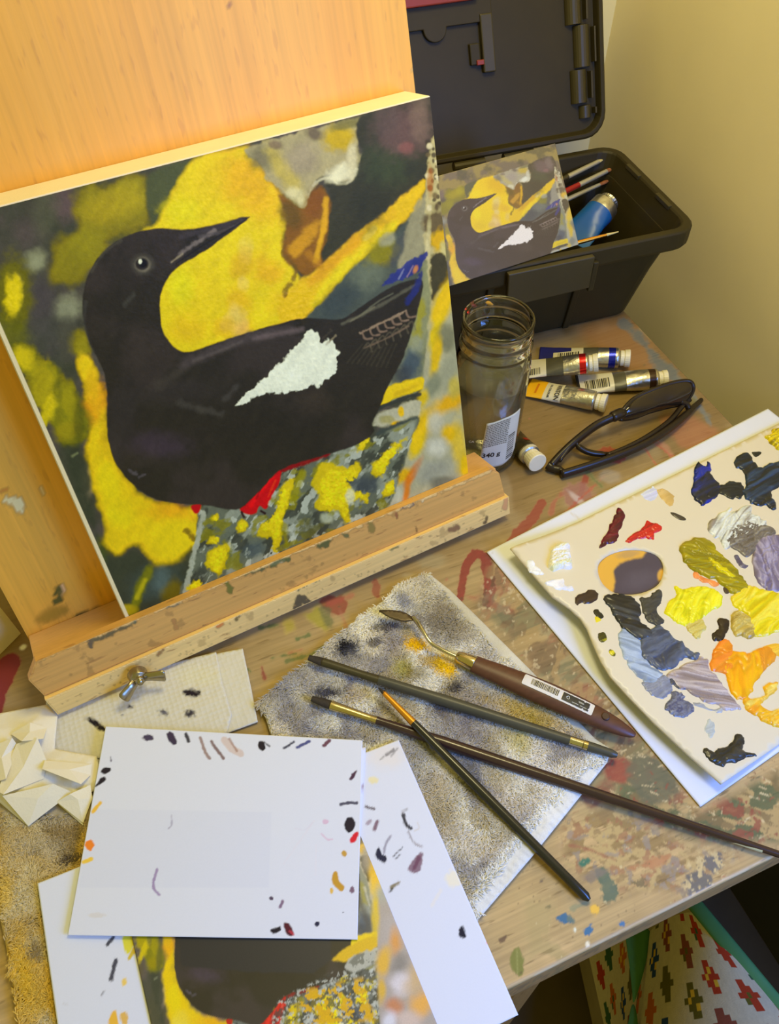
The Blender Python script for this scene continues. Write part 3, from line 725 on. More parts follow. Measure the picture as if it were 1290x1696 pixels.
    for x, y, rx, ry, c, an in [(734, 500, 13, 44, (226, 186, 24), 22), (722, 548, 8, 26, (216, 186, 40), 15), (740, 560, 18, 20, (112, 112, 96), 0), (722, 590, 8, 30, (216, 178, 24), 10), (745, 610, 14, 34, (150, 150, 132), 20), (716, 640, 10, 20, (120, 124, 110), 20), (742, 668, 30, 13, (216, 164, 48), -35), (752, 640, 10, 20, (184, 166, 92), 10),
                                (698, 710, 14, 34, (224, 182, 20), 22), (688, 735, 14, 18, (224, 188, 20), 20), (745, 718, 14, 14, (222, 176, 40), 0), (720, 700, 14, 20, (190, 186, 168), 20), (760, 740, 12, 40, (206, 176, 84), -5), (770, 770, 8, 16, (232, 186, 30), 0), (664, 790, 18, 10, (222, 172, 50), -30), (682, 786, 6, 24, (208, 116, 56), 30), (672, 818, 5, 18, (212, 124, 60), 15), (720, 780, 34, 22, (150, 150, 140), 0), (655, 820, 12, 14, (190, 190, 172), 0), (735, 800, 20, 10, (108, 108, 100), 0), (700, 660, 8, 16, (206, 176, 60), 15), (724, 740, 16, 16, (196, 194, 180), 0)]:
        E(x, y, rx, ry, c, an, 0.6, 0.4, 0.05, a=0.88)
    # strip between tail and post
    P([(690, 470), (706, 430), (712, 500), (704, 580), (690, 650), (640, 660), (650, 610), (676, 560)], (130, 132, 108), 3, 4, 0.08, a=0.95)
    S([(698, 500), (692, 545), (686, 570)], 12, (150, 142, 60), 4, 5, 0.1, 0.8); E(680, 605, 16, 30, (72, 84, 96), 10, 0.5, a=0.9); E(690, 570, 10, 14, (140, 144, 130), 0, 0.5, a=0.8); E(664, 620, 16, 16, (60, 64, 70), 0, 0.5, a=0.8)
    P([(622, 668), (640, 645), (660, 635), (698, 624), (696, 646), (660, 658), (640, 668)], (226, 192, 24), 2.5, 4, 0.1, h=0.6); S([(655, 652), (690, 638)], 7, (200, 168, 30), 3, 3, 0.1, 0.7)
    S([(620, 680), (660, 662), (696, 652)], 6, (60, 62, 56), 1.5, 2, 0.1, 0.95)
    P([(618, 705), (628, 684), (660, 672), (694, 662), (692, 690), (660, 706), (640, 706)], (178, 174, 152), 3, 4, 0.12, h=0.5); E(656, 704, 9, 7, (226, 178, 30), 0); E(664, 682, 5, 8, (222, 180, 50), 0); E(640, 695, 12, 7, (150, 140, 90), 0, a=0.7)
    P([(620, 716), (690, 690), (684, 714), (650, 728)], (72, 78, 72), 4, 5, 0.1)
    # left field under the breast
    P([(128, 582), (148, 590), (162, 635), (176, 680), (186, 745), (205, 790), (240, 826), (300, 840), (332, 838), (331, 870), (322, 905), (296, 928), (262, 940), (242, 918), (222, 902), (192, 918), (170, 906), (176, 872), (166, 838), (148, 800), (142, 745), (154, 690), (140, 640)], (238, 192, 14), 7, 8, 0.05, h=0.5)
    E(158, 665, 18, 30, (234, 164, 20), 10, 0.5, a=0.85); E(152, 640, 12, 26, (212, 172, 24), 0, 0.5, a=0.8); E(200, 850, 22, 22, (242, 206, 70), 0, 0.6, a=0.8); E(280, 850, 40, 14, (228, 160, 18), 5, 0.6, a=0.8); E(290, 890, 40, 34, (244, 198, 10), 0, 0.5, a=0.7); E(180, 800, 16, 40, (240, 204, 16), -10, 0.5, a=0.7); E(230, 845, 40, 18, (240, 192, 30), 20, 0.6, a=0.5)
    S([(308, 878), (320, 892)], 9, (96, 76, 24), 3, 4, 0.15, 0.8)
    E(144, 800, 9, 26, (138, 126, 104), 0, 0.6, a=0.8)
    # far left olive growth
    P([(26, 585), (45, 570), (62, 600), (95, 610), (130, 660), (146, 700), (128, 735), (104, 730), (80, 700), (64, 660), (46, 625)], (124, 120, 22), 9, 12, 0.05)
    E(40, 592, 16, 20, (206, 186, 14), -20, 0.5, a=0.95); E(72, 640, 26, 40, (172, 156, 14), -20, 0.5, 0.5, a=0.85); E(80, 680, 9, 34, (204, 184, 14), 20, 0.5, 0.5, a=0.9, h=1); E(116, 670, 14, 40, (158, 146, 18), -15, 0.5, 0.5, a=0.8); E(112, 715, 20, 14, (150, 136, 12), 0, 0.5, a=0.8); E(132, 570, 16, 22, (152, 140, 20), -10, 0.5, a=0.8); E(95, 645, 8, 20, (96, 98, 50), 0, 0.5, a=0.7)
    E(110, 560, 14, 34, (84, 82, 70), 0, 0.5, a=0.6); E(130, 700, 10, 40, (70, 76, 44), 0, 0.6, a=0.6)
    # dark lower left
    P([(105, 745), (140, 750), (150, 830), (172, 900), (196, 922), (222, 906), (250, 935), (300, 930), (318, 905), (312, 985), (200, 1030), (160, 900)], (62, 66, 50), 7, 8, 0.05, a=0.9)
    E(255, 965, 40, 26, (72, 82, 78), -20, 0.6, a=0.8); E(268, 960, 14, 20, (98, 112, 112), 0, 0.6, a=0.6); S([(248, 945), (232, 975), (218, 1008)], 16, (120, 118, 26), 5, 7, 0.06, 0.9); S([(240, 960), (226, 990)], 6, (176, 162, 20), 3, 3, 0.1, 0.8); E(212, 1010, 14, 8, (166, 146, 18), 0, 0.5); E(286, 980, 16, 20, (116, 102, 26), 20, 0.5, a=0.8); S([(120, 755), (128, 750)], 4, (130, 134, 104), 2, 1, a=0.7); E(165, 915, 12, 24, (84, 92, 40), 0, 0.6, a=0.6)
    # stone ledge with lichen
    stone = [(330, 842), (360, 838), (400, 842), (432, 812), (470, 778), (530, 756), (590, 736), (640, 716), (690, 694), (684, 720), (664, 780), (644, 838), (600, 860), (480, 910), (380, 955), (303, 985), (310, 950), (322, 900)]
    P(stone, (104, 108, 96), 2.5, 4, 0.1)
    p.mottle([(148, 152, 140)], 0.05, 0.55, 0.05, 0.85, stone, 4, (1, 2.0), 40, h=0.5)
    p.mottle([(64, 66, 56)], 0.06, 0.57, 0.05, 0.85, stone, 4, (1, 2.0), 40)
    p.mottle([(186, 190, 176)], 0.09, 0.63, 0.04, 0.8, stone, 4, (1, 1.6), 30, h=0.8)
    p.mottle([(128, 124, 46)], 0.05, 0.62, 0.05, 0.8, stone, 4, (1, 1.6), 60)
    S([(336, 850), (326, 900), (314, 950), (306, 985)], 7, (168, 170, 154), 2, 4, 0.15, 0.9, h=0.5); E(330, 960, 10, 26, (52, 54, 46), 20, 0.5, a=0.7)
    E(600, 805, 26, 18, (74, 80, 84), -20, 0.5, a=0.85); E(520, 870, 30, 18, (70, 72, 62), -30, 0.5, a=0.6); E(420, 910, 18, 12, (84, 94, 98), -20, 0.5, a=0.7)
    lich = [([(515, 795), (530, 772), (545, 765), (560, 770), (580, 772), (590, 765), (600, 778), (588, 790), (570, 790), (590, 815), (610, 818), (606, 832), (590, 828), (575, 840), (580, 860), (572, 868), (560, 845), (540, 846), (520, 838), (528, 820), (518, 808)], 1),
            ([(648, 738), (672, 724), (660, 745), (644, 760), (638, 780), (624, 792), (616, 786), (618, 770), (630, 756)], 1), ([(470, 800), (486, 792), (484, 815), (474, 840), (468, 870), (462, 905), (452, 912), (446, 890), (428, 888), (430, 872), (448, 860), (458, 840)], 1),
            ([(352, 908), (378, 900), (376, 925), (366, 950), (356, 950), (342, 935), (344, 918)], 1), ([(640, 800), (652, 795), (650, 815), (636, 820)], 0), ([(394, 866), (406, 862), (408, 876), (398, 882)], 0), ([(350, 858), (360, 852), (358, 862)], 0), ([(350, 890), (362, 890), (358, 900), (346, 898)], 0), ([(312, 968), (330, 958), (334, 972), (316, 978)], 0), ([(598, 730), (612, 726), (604, 740), (590, 745)], 0)]
    for q, big in lich:
        c = np.mean(q, 0)
        P(q, (206, 182, 20), 3, 6, 0.12, h=0.8); Q = np.array(q); P((Q - c) * 0.75 + c, (240, 204, 12), 2, 6, 0.2, h=1.0, a=0.95, jit=0.25, js=0.3)
    S([(500, 785), (492, 810), (484, 830)], 12, (150, 142, 28), 4, 5, 0.1, 0.7); S([(470, 870), (474, 900)], 10, (150, 140, 24), 4, 5, 0.1, 0.6)
    E(580, 822, 8, 14, (206, 206, 180), 0, a=0.8); E(540, 858, 10, 9, (186, 190, 166), 0, a=0.7)
    # feet
    P([(466, 774), (462, 800), (448, 824), (440, 842), (430, 838), (424, 850), (410, 852), (396, 840), (404, 820), (420, 800), (444, 782)], (192, 32, 24), 1.8, 2, 0.1, h=0.5)
    S([(452, 788), (428, 815), (416, 836)], 8, (226, 50, 34), 3, 2, 0.1, 0.8); S([(456, 795), (444, 822)], 4, (232, 92, 70), 2, 1, 0.1, 0.6); S([(434, 800), (425, 825)], 3, (140, 20, 18), 1.5, 1, a=0.7); S([(400, 848), (404, 856)], 4, (50, 26, 22), 1.5, 1); S([(432, 846), (438, 850)], 4, (50, 26, 22), 1.5, 1)
    P([(464, 780), (480, 766), (520, 754), (545, 752), (520, 764), (480, 778)], (130, 24, 22), 2.5, 3, 0.1, a=0.95); P([(316, 838), (332, 834), (330, 848), (322, 850)], (178, 36, 26), 1.5, 1.5, 0.1)
    # bird
    body = [(414, 359), (396, 361), (362, 371), (330, 377), (300, 380), (270, 378), (246, 380), (216, 388), (185, 405), (156, 436), (139, 478), (137, 520), (146, 562), (160, 592), (172, 618), (177, 650), (177, 695), (180, 732), (193, 770), (224, 806), (260, 827), (300, 834), (340, 836), (372, 842), (398, 842), (430, 812), (468, 776), (530, 756), (590, 736), (618, 716), (616, 700), (630, 672), (642, 640), (664, 600), (678, 560), (690, 520), (700, 476), (694, 462), (660, 470), (636, 482), (600, 506), (566, 528), (530, 528), (500, 527), (460, 536), (410, 551), (360, 567), (320, 581), (298, 581), (280, 566), (268, 540), (265, 500), (272, 470), (290, 446), (318, 428), (345, 412), (372, 392), (398, 372)]
    P(body, (50, 45, 33), 1.6, 1.2, 0.1, smooth=True)
    bodyP = smooth_poly(body)
    p.mottle([(64, 56, 50)], 0.012, 0.55, 0.12, 0.7, [tuple(q) for q in bodyP[::3]], 1.5)
    E(200, 690, 24, 60, (60, 54, 52), 10, 0.6, a=0.5); E(270, 735, 46, 20, (74, 62, 74), 5, 0.7, a=0.65); E(300, 650, 70, 20, (60, 54, 50), 0, 0.7, a=0.6); E(360, 700, 90, 50, (46, 41, 28), 0, 0.6, a=0.6); E(500, 690, 60, 50, (44, 40, 27), -20, 0.6, a=0.6); E(520, 665, 26, 20, (74, 64, 52), 0, 0.7, a=0.4)
    S([(262, 640), (285, 622), (305, 608)], 14, (68, 62, 54), 6, 4, 0.1, 0.7); S([(305, 602), (360, 578), (420, 558), (480, 545)], 16, (82, 74, 74), 7, 5, 0.08, 0.7); S([(420, 560), (470, 550), (500, 545)], 7, (112, 100, 102), 4, 3, 0.1, 0.6); S([(320, 598), (400, 566)], 5, (98, 90, 88), 3, 2, 0.1, 0.6)
    S([(300, 668), (330, 676), (366, 688)], 10, (80, 76, 70), 5, 6, 0.1, 0.55); S([(372, 660), (392, 640)], 8, (84, 80, 76), 5, 4, 0.1, 0.5); S([(205, 505), (222, 488)], 6, (84, 82, 74), 4, 3, 0.1, 0.6); S([(214, 778), (226, 786)], 5, (98, 92, 98), 2.5, 3, 0.2, 0.6); S([(230, 790), (240, 786)], 3, (98, 92, 98), 2, 2, 0.2, 0.6)
    S([(152, 450), (170, 420), (200, 398)], 4, (84, 80, 70), 3, 2, 0.1, 0.6); S([(142, 500), (140, 540), (155, 585)], 4, (74, 72, 68), 3, 2, 0.1, 0.5)
    # bill
    S([(300, 392), (350, 378), (400, 364)], 8, (70, 64, 66), 3, 2, 0.1, 0.8); S([(300, 420), (330, 398), (355, 382)], 6, (128, 120, 122), 2.5, 3, 0.15, 0.75); S([(284, 434), (302, 420)], 3, (150, 140, 126), 1.5, 1, 0.15, 0.8); S([(330, 392), (360, 385), (392, 372)], 5, (88, 82, 84), 2.5, 2, 0.1, 0.7); S([(292, 436), (330, 410), (370, 386), (408, 364)], 2.5, (34, 30, 24), 1.2, 0.5, a=0.8)
    # eye
    E(236, 438, 19, 17, (76, 72, 64), 0, 0.3, 0.1); E(236, 438, 13, 12, (128, 122, 112), 0, 0.25, 0.1, a=0.75); E(235, 437, 11, 10, (48, 42, 34), 0, 0.2, 0.05); E(236, 436, 7, 7, (26, 23, 18), 0, 0.2, 0.05); E(232, 433, 3, 4, (238, 230, 214), 0, 0.3, 0.05)
    # wing patch
    P([(514, 547), (524, 555), (530, 566), (545, 562), (556, 572), (560, 584), (556, 606), (552, 624), (540, 628), (528, 640), (512, 638), (496, 648), (478, 648), (460, 650), (440, 652), (420, 658), (402, 670), (390, 672), (408, 650), (424, 640), (436, 625), (460, 606), (480, 582), (498, 562)], (246, 240, 214), 1.6, 6, 0.12, h=1, smooth=False)
    S([(535, 560), (548, 548)], 4, (70, 64, 52), 2, 3, 0.2, 0.8); S([(540, 570), (556, 556)], 3, (150, 140, 120), 1.5, 2, 0.2, 0.6)
    # wing tip and tail feathers
    S([(566, 536), (610, 516), (660, 488), (695, 468)], 5, (102, 100, 88), 2, 2, 0.1, 0.7); S([(580, 532), (620, 508)], 3, (120, 116, 100), 1.5, 1, a=0.7); S([(600, 520), (625, 500), (650, 486)], 2.5, (112, 112, 98), 1.5, 1, a=0.7)
    S([(596, 552), (620, 540), (650, 526), (672, 514)], 3, (150, 132, 118), 1.5, 2, 0.2, 0.85)
    for k in range(7):
        x = 600 + k * 12; y = 552 - k * 6
        S([(x, y), (x + 5, y + 9), (x + 16, y + 8)], 3.2, (136, 118, 106), 1.5, 1, 0.2, 0.8)
        S([(x + 2, y + 24), (x + 10, y + 16), (x + 16, y + 30)], 2.4, (104, 96, 80), 1.5, 1, 0.2, 0.6)
    S([(604, 576), (640, 560), (676, 540)], 3, (128, 112, 98), 1.5, 1, 0.2, 0.6)
    for k in range(9):
        S([(575 + k * 8, 600 + k * 1), (600 + k * 7, 570)], 2, (78, 72, 56), 2, 1, 0.2, 0.5)
    # blue strokes on the tail
    P([(632, 474), (645, 458), (664, 442), (700, 420), (706, 420), (700, 440), (684, 456), (660, 464)], (56, 62, 124), 2, 4, 0.15, a=0.95); S([(660, 462), (668, 446)], 2.5, (130, 132, 160), 1.2, 1, a=0.7); S([(674, 458), (684, 440)], 2.5, (150, 130, 150), 1.2, 1, a=0.7)
    P([(670, 500), (682, 478), (698, 450), (698, 470), (684, 496), (676, 506)], (48, 54, 112), 2, 3, 0.15, a=0.9); E(688, 446, 4, 7, (206, 140, 90), 20, a=0.8)

cu0, cu1, cz0, cz1 = 0.0785, 0.4160, 0.0502, 0.3880
cn0, cn1 = 0.0125, 0.0510
NXC = 560
g0, g1 = np.meshgrid(np.linspace(cu0 + 0.0008, cu1 - 0.0008, NXC), np.linspace(cz0 + 0.0008, cz1 - 0.0008, NXC))
gv = np.stack([g0.ravel(), np.full(g0.size, cn0), g1.ravel()], 1)
px, py = proj(e2w(gv))
p = Paint(px, py, (74, 72, 60), ILLC)
bird_picture(p)
lum_ = p.c.mean(1, keepdims=True); p.c = np.clip(lum_ + (p.c - lum_) * 1.16, 0.003, 0.93); p.c = np.where(p.c < 0.25, p.c * (0.72 + 1.12 * p.c), p.c)
p.vary(0.14, 0.10, (1, 2.5), 35); p.vary(0.10, 0.3, (1, 2), -30)
lft = (gv[:, 0] < cu0 + 0.0036) & (gv[:, 0] > 0)
p.c[lft] = lin((240, 222, 160))
p.h[lft] = 0
gv[:, 1] -= 0.0002 + 0.0003 * np.clip(p.h, 0, 2) * fbm(px * 0.25, py * 0.25, 3, 3) + 0.00012 * fbm(px * 0.2, py * 0.35, 9, 3)
canvas = thing('canvas_painting', 'square deep-edged canvas painting of a black seabird with a white wing patch', 'painting', M=ME)
M_oil = painted('oil_paint', 0.5, 0.08, 900, 0.16, grain=0.03)
M_canvas = plain('primed_canvas', (232, 220, 196), 0.8, var=0.03, bumpk=0.15, bscale=1400)
build('painted_face', gv, grid_faces(NXC, NXC), M_oil, canvas, smooth=True, rgba=p.rgba())
MB().box(cu0, cu1, cn0 + 0.0002, cn1, cz0, cz1).build('canvas_wrap', M_canvas, canvas, bevel=0.0012)

# blank board standing behind the easel, at the left
a = np.array([-0.1545, 0.4905]); d2 = unit([0.80, 0.60]); b = a - d2 * 0.30; nrm = np.array([-d2[1], d2[0]])
mb = MB()
q0 = [(*(a + 0 * nrm), 0.0), (*(b), 0.0), (*(b + nrm * 0.03), 0.17), (*(a + nrm * 0.03), 0.17)]
mb.prism(q0, (0, 0, 0), (*(nrm * 0.006), 0))
cb = mb.build('blank_board', plain('cream_board', (246, 236, 204), 0.8, var=0.03), None, bevel=0.0006)
tag(cb, 'blank cream board standing on the desk behind the left of the easel', 'board')

# ------------------------------------------------------------------ toolbox
M_black = plain('black_moulded_plastic', (52, 45, 22), 0.5, var=0.08, vscale=30, bumpk=0.06, bscale=900, spec=0.3)
M_black2 = plain('charcoal_plastic', (62, 55, 30), 0.42, var=0.06, vscale=30, spec=0.5)
M_redp = plain('red_plastic', (136, 44, 24), 0.35, var=0.06)
ang = math.radians(-4.0)
TO = np.array([0.649, 0.637, 0.0])
MT = Matrix.Translation(TO) @ Matrix.Rotation(ang, 4, 'Z')
TX = np.array([math.cos(ang), math.sin(ang), 0]); TY = np.array([-math.sin(ang), math.cos(ang), 0])
def tbox_at(px, py, z):
    w = at(px, py, z) - TO
    return np.array([w @ TX, w @ TY, z])
tb = thing('toolbox', 'open black plastic toolbox at the back corner of the desk', 'toolbox', M=MT)
RZ = 0.130
def rl(x0, x1, y0, y1, r, z): return [(x, y, z) for x, y in rrect(x0, x1, y0, y1, r)]
mb = MB()
mb.loft([rl(-0.375, -0.045, 0.032, 0.160, 0.016, 0.0015), rl(-0.378, -0.042, 0.029, 0.163, 0.018, 0.006), rl(-0.404, -0.018, 0.016, 0.184, 0.022, 0.106),
         rl(-0.419, -0.002, 0.002, 0.198, 0.026, 0.106), rl(-0.420, 0.0, 0.0, 0.200, 0.026, 0.110), rl(-0.420, 0.0, 0.0, 0.200, 0.026, RZ - 0.002), rl(-0.418, -0.002, 0.002, 0.198, 0.025, RZ),
         rl(-0.411, -0.009, 0.009, 0.191, 0.020, RZ), rl(-0.409, -0.011, 0.011, 0.189, 0.019, RZ - 0.002), rl(-0.374, -0.046, 0.033, 0.159, 0.014, 0.008)], True, True)
mb.build('body', M_black, tb, smooth=False, bevel=0.0006)
# small ribs on the inner right wall, pads on the rim
for y in (0.05, 0.12):
    MB().box(-0.013, -0.008, y, y + 0.03, RZ - 0.004, RZ + 0.0008).build('rim_pad', M_black2, tb, bevel=0.0005)
# front latch strap and the vertical ribs
a = tbox_at(840, 447, RZ); b = tbox_at(972, 404, RZ)
lx0, lx1 = a[0], b[0]
mb = MB(); mb.prism([(lx0, 0, RZ - 0.003), (lx1, 0, RZ - 0.003), (lx1 + 0.001, 0, RZ - 0.044), (lx0 + 0.003, 0, RZ - 0.046)], (0, -0.007, 0), (0, -0.0005, 0))
mb.build('latch', M_black2, tb, bevel=0.0012)
mb = MB(); mb.box(lx1 + 0.001, lx1 + 0.008, -0.006, 0.0, RZ - 0.05, RZ - 0.012); mb.build('latch_hinge', M_black, tb, bevel=0.0015)
for x in (lx0 - 0.012, lx1 - 0.001):
    MB().prism([(x, 0.0165, 0.104), (x + 0.008, 0.0165, 0.104), (x + 0.008, 0.0300, 0.004), (x, 0.0300, 0.004)], (0, -0.004, 0), (0, 0.001, 0)).build('body_rib', M_black, tb, bevel=0.001)
# lid, leaning back against the wall
# lid frame: x along, y up the lid, z towards the viewer -> tilt back
ML = Matrix.Translation((-0.016, 0.2005, 0.143)) @ Matrix.Rotation(math.radians(90 - 26), 4, 'X')
lid = empty('lid'); lid.parent = tb; lid.matrix_local = ML
def LL(x0, x1, y0, y1, r, z): return [(x, y, z) for x, y in rrect(x0, x1, y0, y1, r)]
mb = MB()
LW, LH = 0.42, 0.205
mb.loft([LL(-LW + 0.015, -0.015, 0.015, LH - 0.015, 0.02, -0.034), LL(-LW + 0.004, -0.004, 0.004, LH - 0.004, 0.026, -0.028), LL(-LW, 0, 0, LH, 0.028, -0.010), LL(-LW, 0, 0, LH, 0.028, 0.0), LL(-LW + 0.002, -0.002, 0.002, LH - 0.002, 0.027, 0.002),
         LL(-LW + 0.006, -0.006, 0.006, LH - 0.006, 0.024, 0.002), LL(-LW + 0.007, -0.007, 0.007, LH - 0.007, 0.023, 0.000), LL(-LW + 0.009, -0.009, 0.010, LH - 0.010, 0.022, -0.008)], True, True)
mb.build('lid_shell', M_black, lid, bevel=0.0005)
def lid_at(px, py):
    """point of the lid's inner face seen at a photo position, in lid coordinates"""
    Mw = MT @ ML
    P0 = np.array(Mw @ Vector((0, 0, -0.008))); n = np.array(Mw.to_3x3() @ Vector((0, 0, 1)))
    X = on_plane(px, py, P0, n)
    return np.array(Mw.inverted() @ Vector(X))
# half-round ribs down the right side
for i, (ya, yb, xo) in enumerate([((927, -30), (940, 44), 0), ((942, 44), (955, 114), 0), ((940, 118), (948, 174), 0), ((956, 176), (960, 198), 0)]):
    a = lid_at(*ya); b = lid_at(*yb)
    w = 0.0105 if i != 3 else 0.008
    x = (a[0] + b[0]) / 2 + w
    y0, y1 = min(a[1], b[1]) + 0.0008, max(a[1], b[1]) - 0.0004
    y0 = max(y0, 0.012); y1 = min(y1, LH - 0.012)
    mb = MB()
    cs = [(x + w * math.cos(t), 0, -0.0085 + w * math.sin(t)) for t in np.linspace(0, math.pi, 12)]
    mb.prism(cs, (0, y0, 0), (0, y1, 0)); mb.build('lid_rib', M_black2, lid, bevel=0.0004)
    mb = MB().box(x + w * 1.25, x + w * 1.25 + 0.0022, y0 + 0.004, y1 - 0.003, -0.008, 0.0015); mb.build('lid_rail', M_black2, lid, bevel=0.0004)
# clip and hook moulded inside the lid
a = lid_at(806, 72); mb = MB().box(a[0] - 0.0085, a[0] + 0.0065, a[1] - 0.030, a[1] + 0.030, -0.0082, -0.001); clip = mb.build('lid_clip', M_black2, lid, bevel=0.0015)
a = lid_at(786, 92); mb = MB().box(a[0] - 0.007, a[0] + 0.005, a[1] - 0.010, a[1] + 0.012, -0.0082, -0.003); mb.build('clip_tab', M_black, lid, bevel=0.001)
a = lid_at(793, 104); mb = MB().box(a[0] - 0.005, a[0] + 0.004, a[1] - 0.0028, a[1] + 0.0028, -0.004, -0.0008); mb.build('clip_button', M_redp, lid, bevel=0.0008)
a = lid_at(718, 48); b = lid_at(812, 28)
mb = MB(); r = 0.014
pts = [(a[0] + r * math.cos(t), a[1] + r * math.sin(t)) for t in np.linspace(math.pi, 2 * math.pi, 14)]
pts = [(a[0] - 0.05, a[1]), *pts, (b[0], a[1]), (b[0], a[1] + 0.03), (a[0] - 0.05, a[1] + 0.03)]
mb.prism([(x, y, 0) for x, y in pts], (0, 0, -0.0082), (0, 0, -0.003)); mb.build('lid_pocket', M_black, lid, bevel=0.001)
a = lid_at(690, 14); b = lid_at(785, 2)
mb = MB().box(a[0] - 0.06, b[0], a[1], a[1] + 0.024, -0.004, 0.004); mb.build('red_handle', M_redp, lid, bevel=0.0015)
# hinge knuckles between box and lid
for x in (-0.30, -0.20, -0.135):
    MB().tube([(x - 0.02, 0.2005, 0.137), (x + 0.02, 0.2005, 0.137)], 0.0055, 12, up=(0, 1, 0)).build('hinge', M_black2, tb)

# ------------------------------------------------------------------ printed photo lying across the toolbox
zb = RZ + 0.0016
pBR = at(958, 405, zb); pBL = at(757, 470, zb)
e1 = unit(pBL - pBR); e1[2] = 0; e1 = unit(e1)
pv = np.array([-e1[1], e1[0], 0]); pv = pv if pv[1] > 0 else -pv
best = None
for t in np.linspace(0, 1.2, 121):
    for h in (0.107,):
        X = pBR + h * (math.cos(t) * pv + math.sin(t) * np.array([0, 0, 1]))
        q = proj(X); e = abs(q[1] - 242) + abs(q[0] - 919)
        if best is None or e < best[0]: best = (e, t, h)
tl = best[1]
print('print tilt', best)
tl = best[1]
e2 = math.cos(tl) * pv + math.sin(tl) * np.array([0, 0, 1.0])
nrm = np.cross(-e1, e2)
MPR = Matrix(((-e1[0], e2[0], nrm[0], pBR[0]), (-e1[1], e2[1], nrm[1], pBR[1]), (-e1[2], e2[2], nrm[2], pBR[2]), (0, 0, 0, 1)))
PW, PH = 0.165, best[2]
def affine(src, dst):
    A = np.array([[x, y, 1] for x, y in src]); return np.linalg.lstsq(A, np.array(dst, float), rcond=None)[0]
def canvas_uv(px, py):
    X = eat(px, py, cn0); return (X[0], X[2])
def uv_px(uv):
    return proj(e2w(np.stack([uv[:, 0], np.full(len(uv), cn0), uv[:, 1]], 1)))
def print_sheet(name, M, x0, x1, y0, y1, feats, n, base, bend=None, ill=(1, 1, 1), mute=0.0, res=(240, 170)):
    """a thin printed sheet in its own plane, showing the same bird; feats = [(photo px on the print, px on the canvas)]"""
    Mi = M.inverted(); P0 = np.array(M.translation); nn = np.array(M.to_3x3() @ Vector((0, 0, 1)))
    src = []; dst = []
    for (a, b) in feats:
        X = Mi @ Vector(on_plane(a[0], a[1], P0, nn)); src.append((X.x, X.y)); dst.append(canvas_uv(*b))
    A = affine(src, dst)
    g0, g1 = np.meshgrid(np.linspace(x0, x1, res[0]), np.linspace(y0, y1, res[1]))
    xy = np.stack([g0.ravel(), g1.ravel(), np.ones(g0.size)], 1)
    px, py = uv_px(xy @ A)
    p = Paint(px, py, base, ill)
    bird_picture(p, True)
    if mute:
        p.c = p.c * (1 - mute) + mute * lin((150, 128, 110))
    z = np.zeros(len(xy)) if bend is None else bend(xy[:, 0], xy[:, 1])
    v = np.stack([xy[:, 0], xy[:, 1], z], 1)
    return v, grid_faces(*res), p, xy
M_print = painted('photo_print', 0.38, 0.0, spec=0.4)
feats = [((818, 312), (412, 360)), ((767, 340), (236, 437)), ((856, 386), (490, 605)), ((795, 382), (300, 580)), ((925, 345), (695, 465)), ((916, 300), (700, 300)), ((880, 292), (585, 255)), ((743, 376), (138, 500))]
v, f, p, _ = print_sheet('print', MPR, -PW, 0, 0, PH, feats, 0, (150, 130, 70), ill=(0.95, 0.84, 0.72), mute=0.22)
pr = build('photo_print', v, f, M_print, None, smooth=True, rgba=p.rgba(), solid=0.0004)
pr.matrix_world = MPR
tag(pr, 'small printed photo of the black seabird leaning up from the front rim of the toolbox', 'photo print')
bc = (MT.inverted() @ (MPR @ Vector((-0.085, 0.085, -0.002))))
bt = thing('medium_bottle', 'dark bottle standing in the toolbox behind the small bird photo', 'bottle', loc=tuple(MT @ Vector((bc.x, bc.y + 0.024, 0.0085))))
MB().lathe([(0.0001, 0.0), (0.021, 0.0), (0.0225, 0.002), (0.0225, 0.11), (0.019, 0.128), (0.011, 0.136), (0.011, 0.150), (0.0001, 0.150)], 24).build('bottle_body', M_black2, bt, smooth=True)
MB().lathe([(0.0001, 0.150), (0.0125, 0.150), (0.0125, 0.172), (0.0001, 0.172)], 24).build('cap', M_black, bt)

# ------------------------------------------------------------------ brushes and tubes
M_bristle = plain('dark_bristles', (48, 40, 34), 0.7, var=0.3, vscale=400, stretch=(1, 1, 1))
M_bristle_tan = plain('tan_bristles', (150, 92, 52), 0.7, var=0.3, vscale=400)
M_gold = plain('gold_ferrule', (222, 160, 60), 0.26, 1.0, var=0.06)
M_goldpaint = plain('golden_wrap', (216, 148, 40), 0.35, 0.6, var=0.08)
M_brass = plain('pale_brass_ferrule', (204, 188, 150), 0.22, 1.0, var=0.08)
def brush(name, label, pts, prof, sections, group='paintbrushes in the toolbox', flat_tip=0.6):
    """pts: two end points; prof: (t, radius); sections: (part, t0, t1, material, label)"""
    a, b = np.array(pts[0], float), np.array(pts[1], float)
    root = thing(name, label, 'paintbrush', loc=tuple(a), group=group)
    ax = b - a
    T = np.array([q[0] for q in prof]); RR = np.array([q[1] for q in prof])
    for part, t0, t1, mat, lab, flat in sections:
        ts = np.unique(np.concatenate([[t0, t1], T[(T > t0) & (T < t1)], np.linspace(t0, t1, 9)]))
        rs = np.interp(ts, T, RR)
        o = MB().tube([ax * t for t in ts], rs, 14, flat).build(part, mat, root, smooth=True)
        if lab: o['label'] = lab
        m = o.modifiers.new('edge', 'EDGE_SPLIT'); m.split_angle = math.radians(50)
    return root
M_silv = plain('matt_silver', (190, 184, 160), 0.4, 0.4, var=0.06)
M_redwood = plain('red_lacquer', (160, 36, 32), 0.25, var=0.08)
M_clear = plain('cream_lacquer', (205, 190, 130), 0.3, var=0.08)
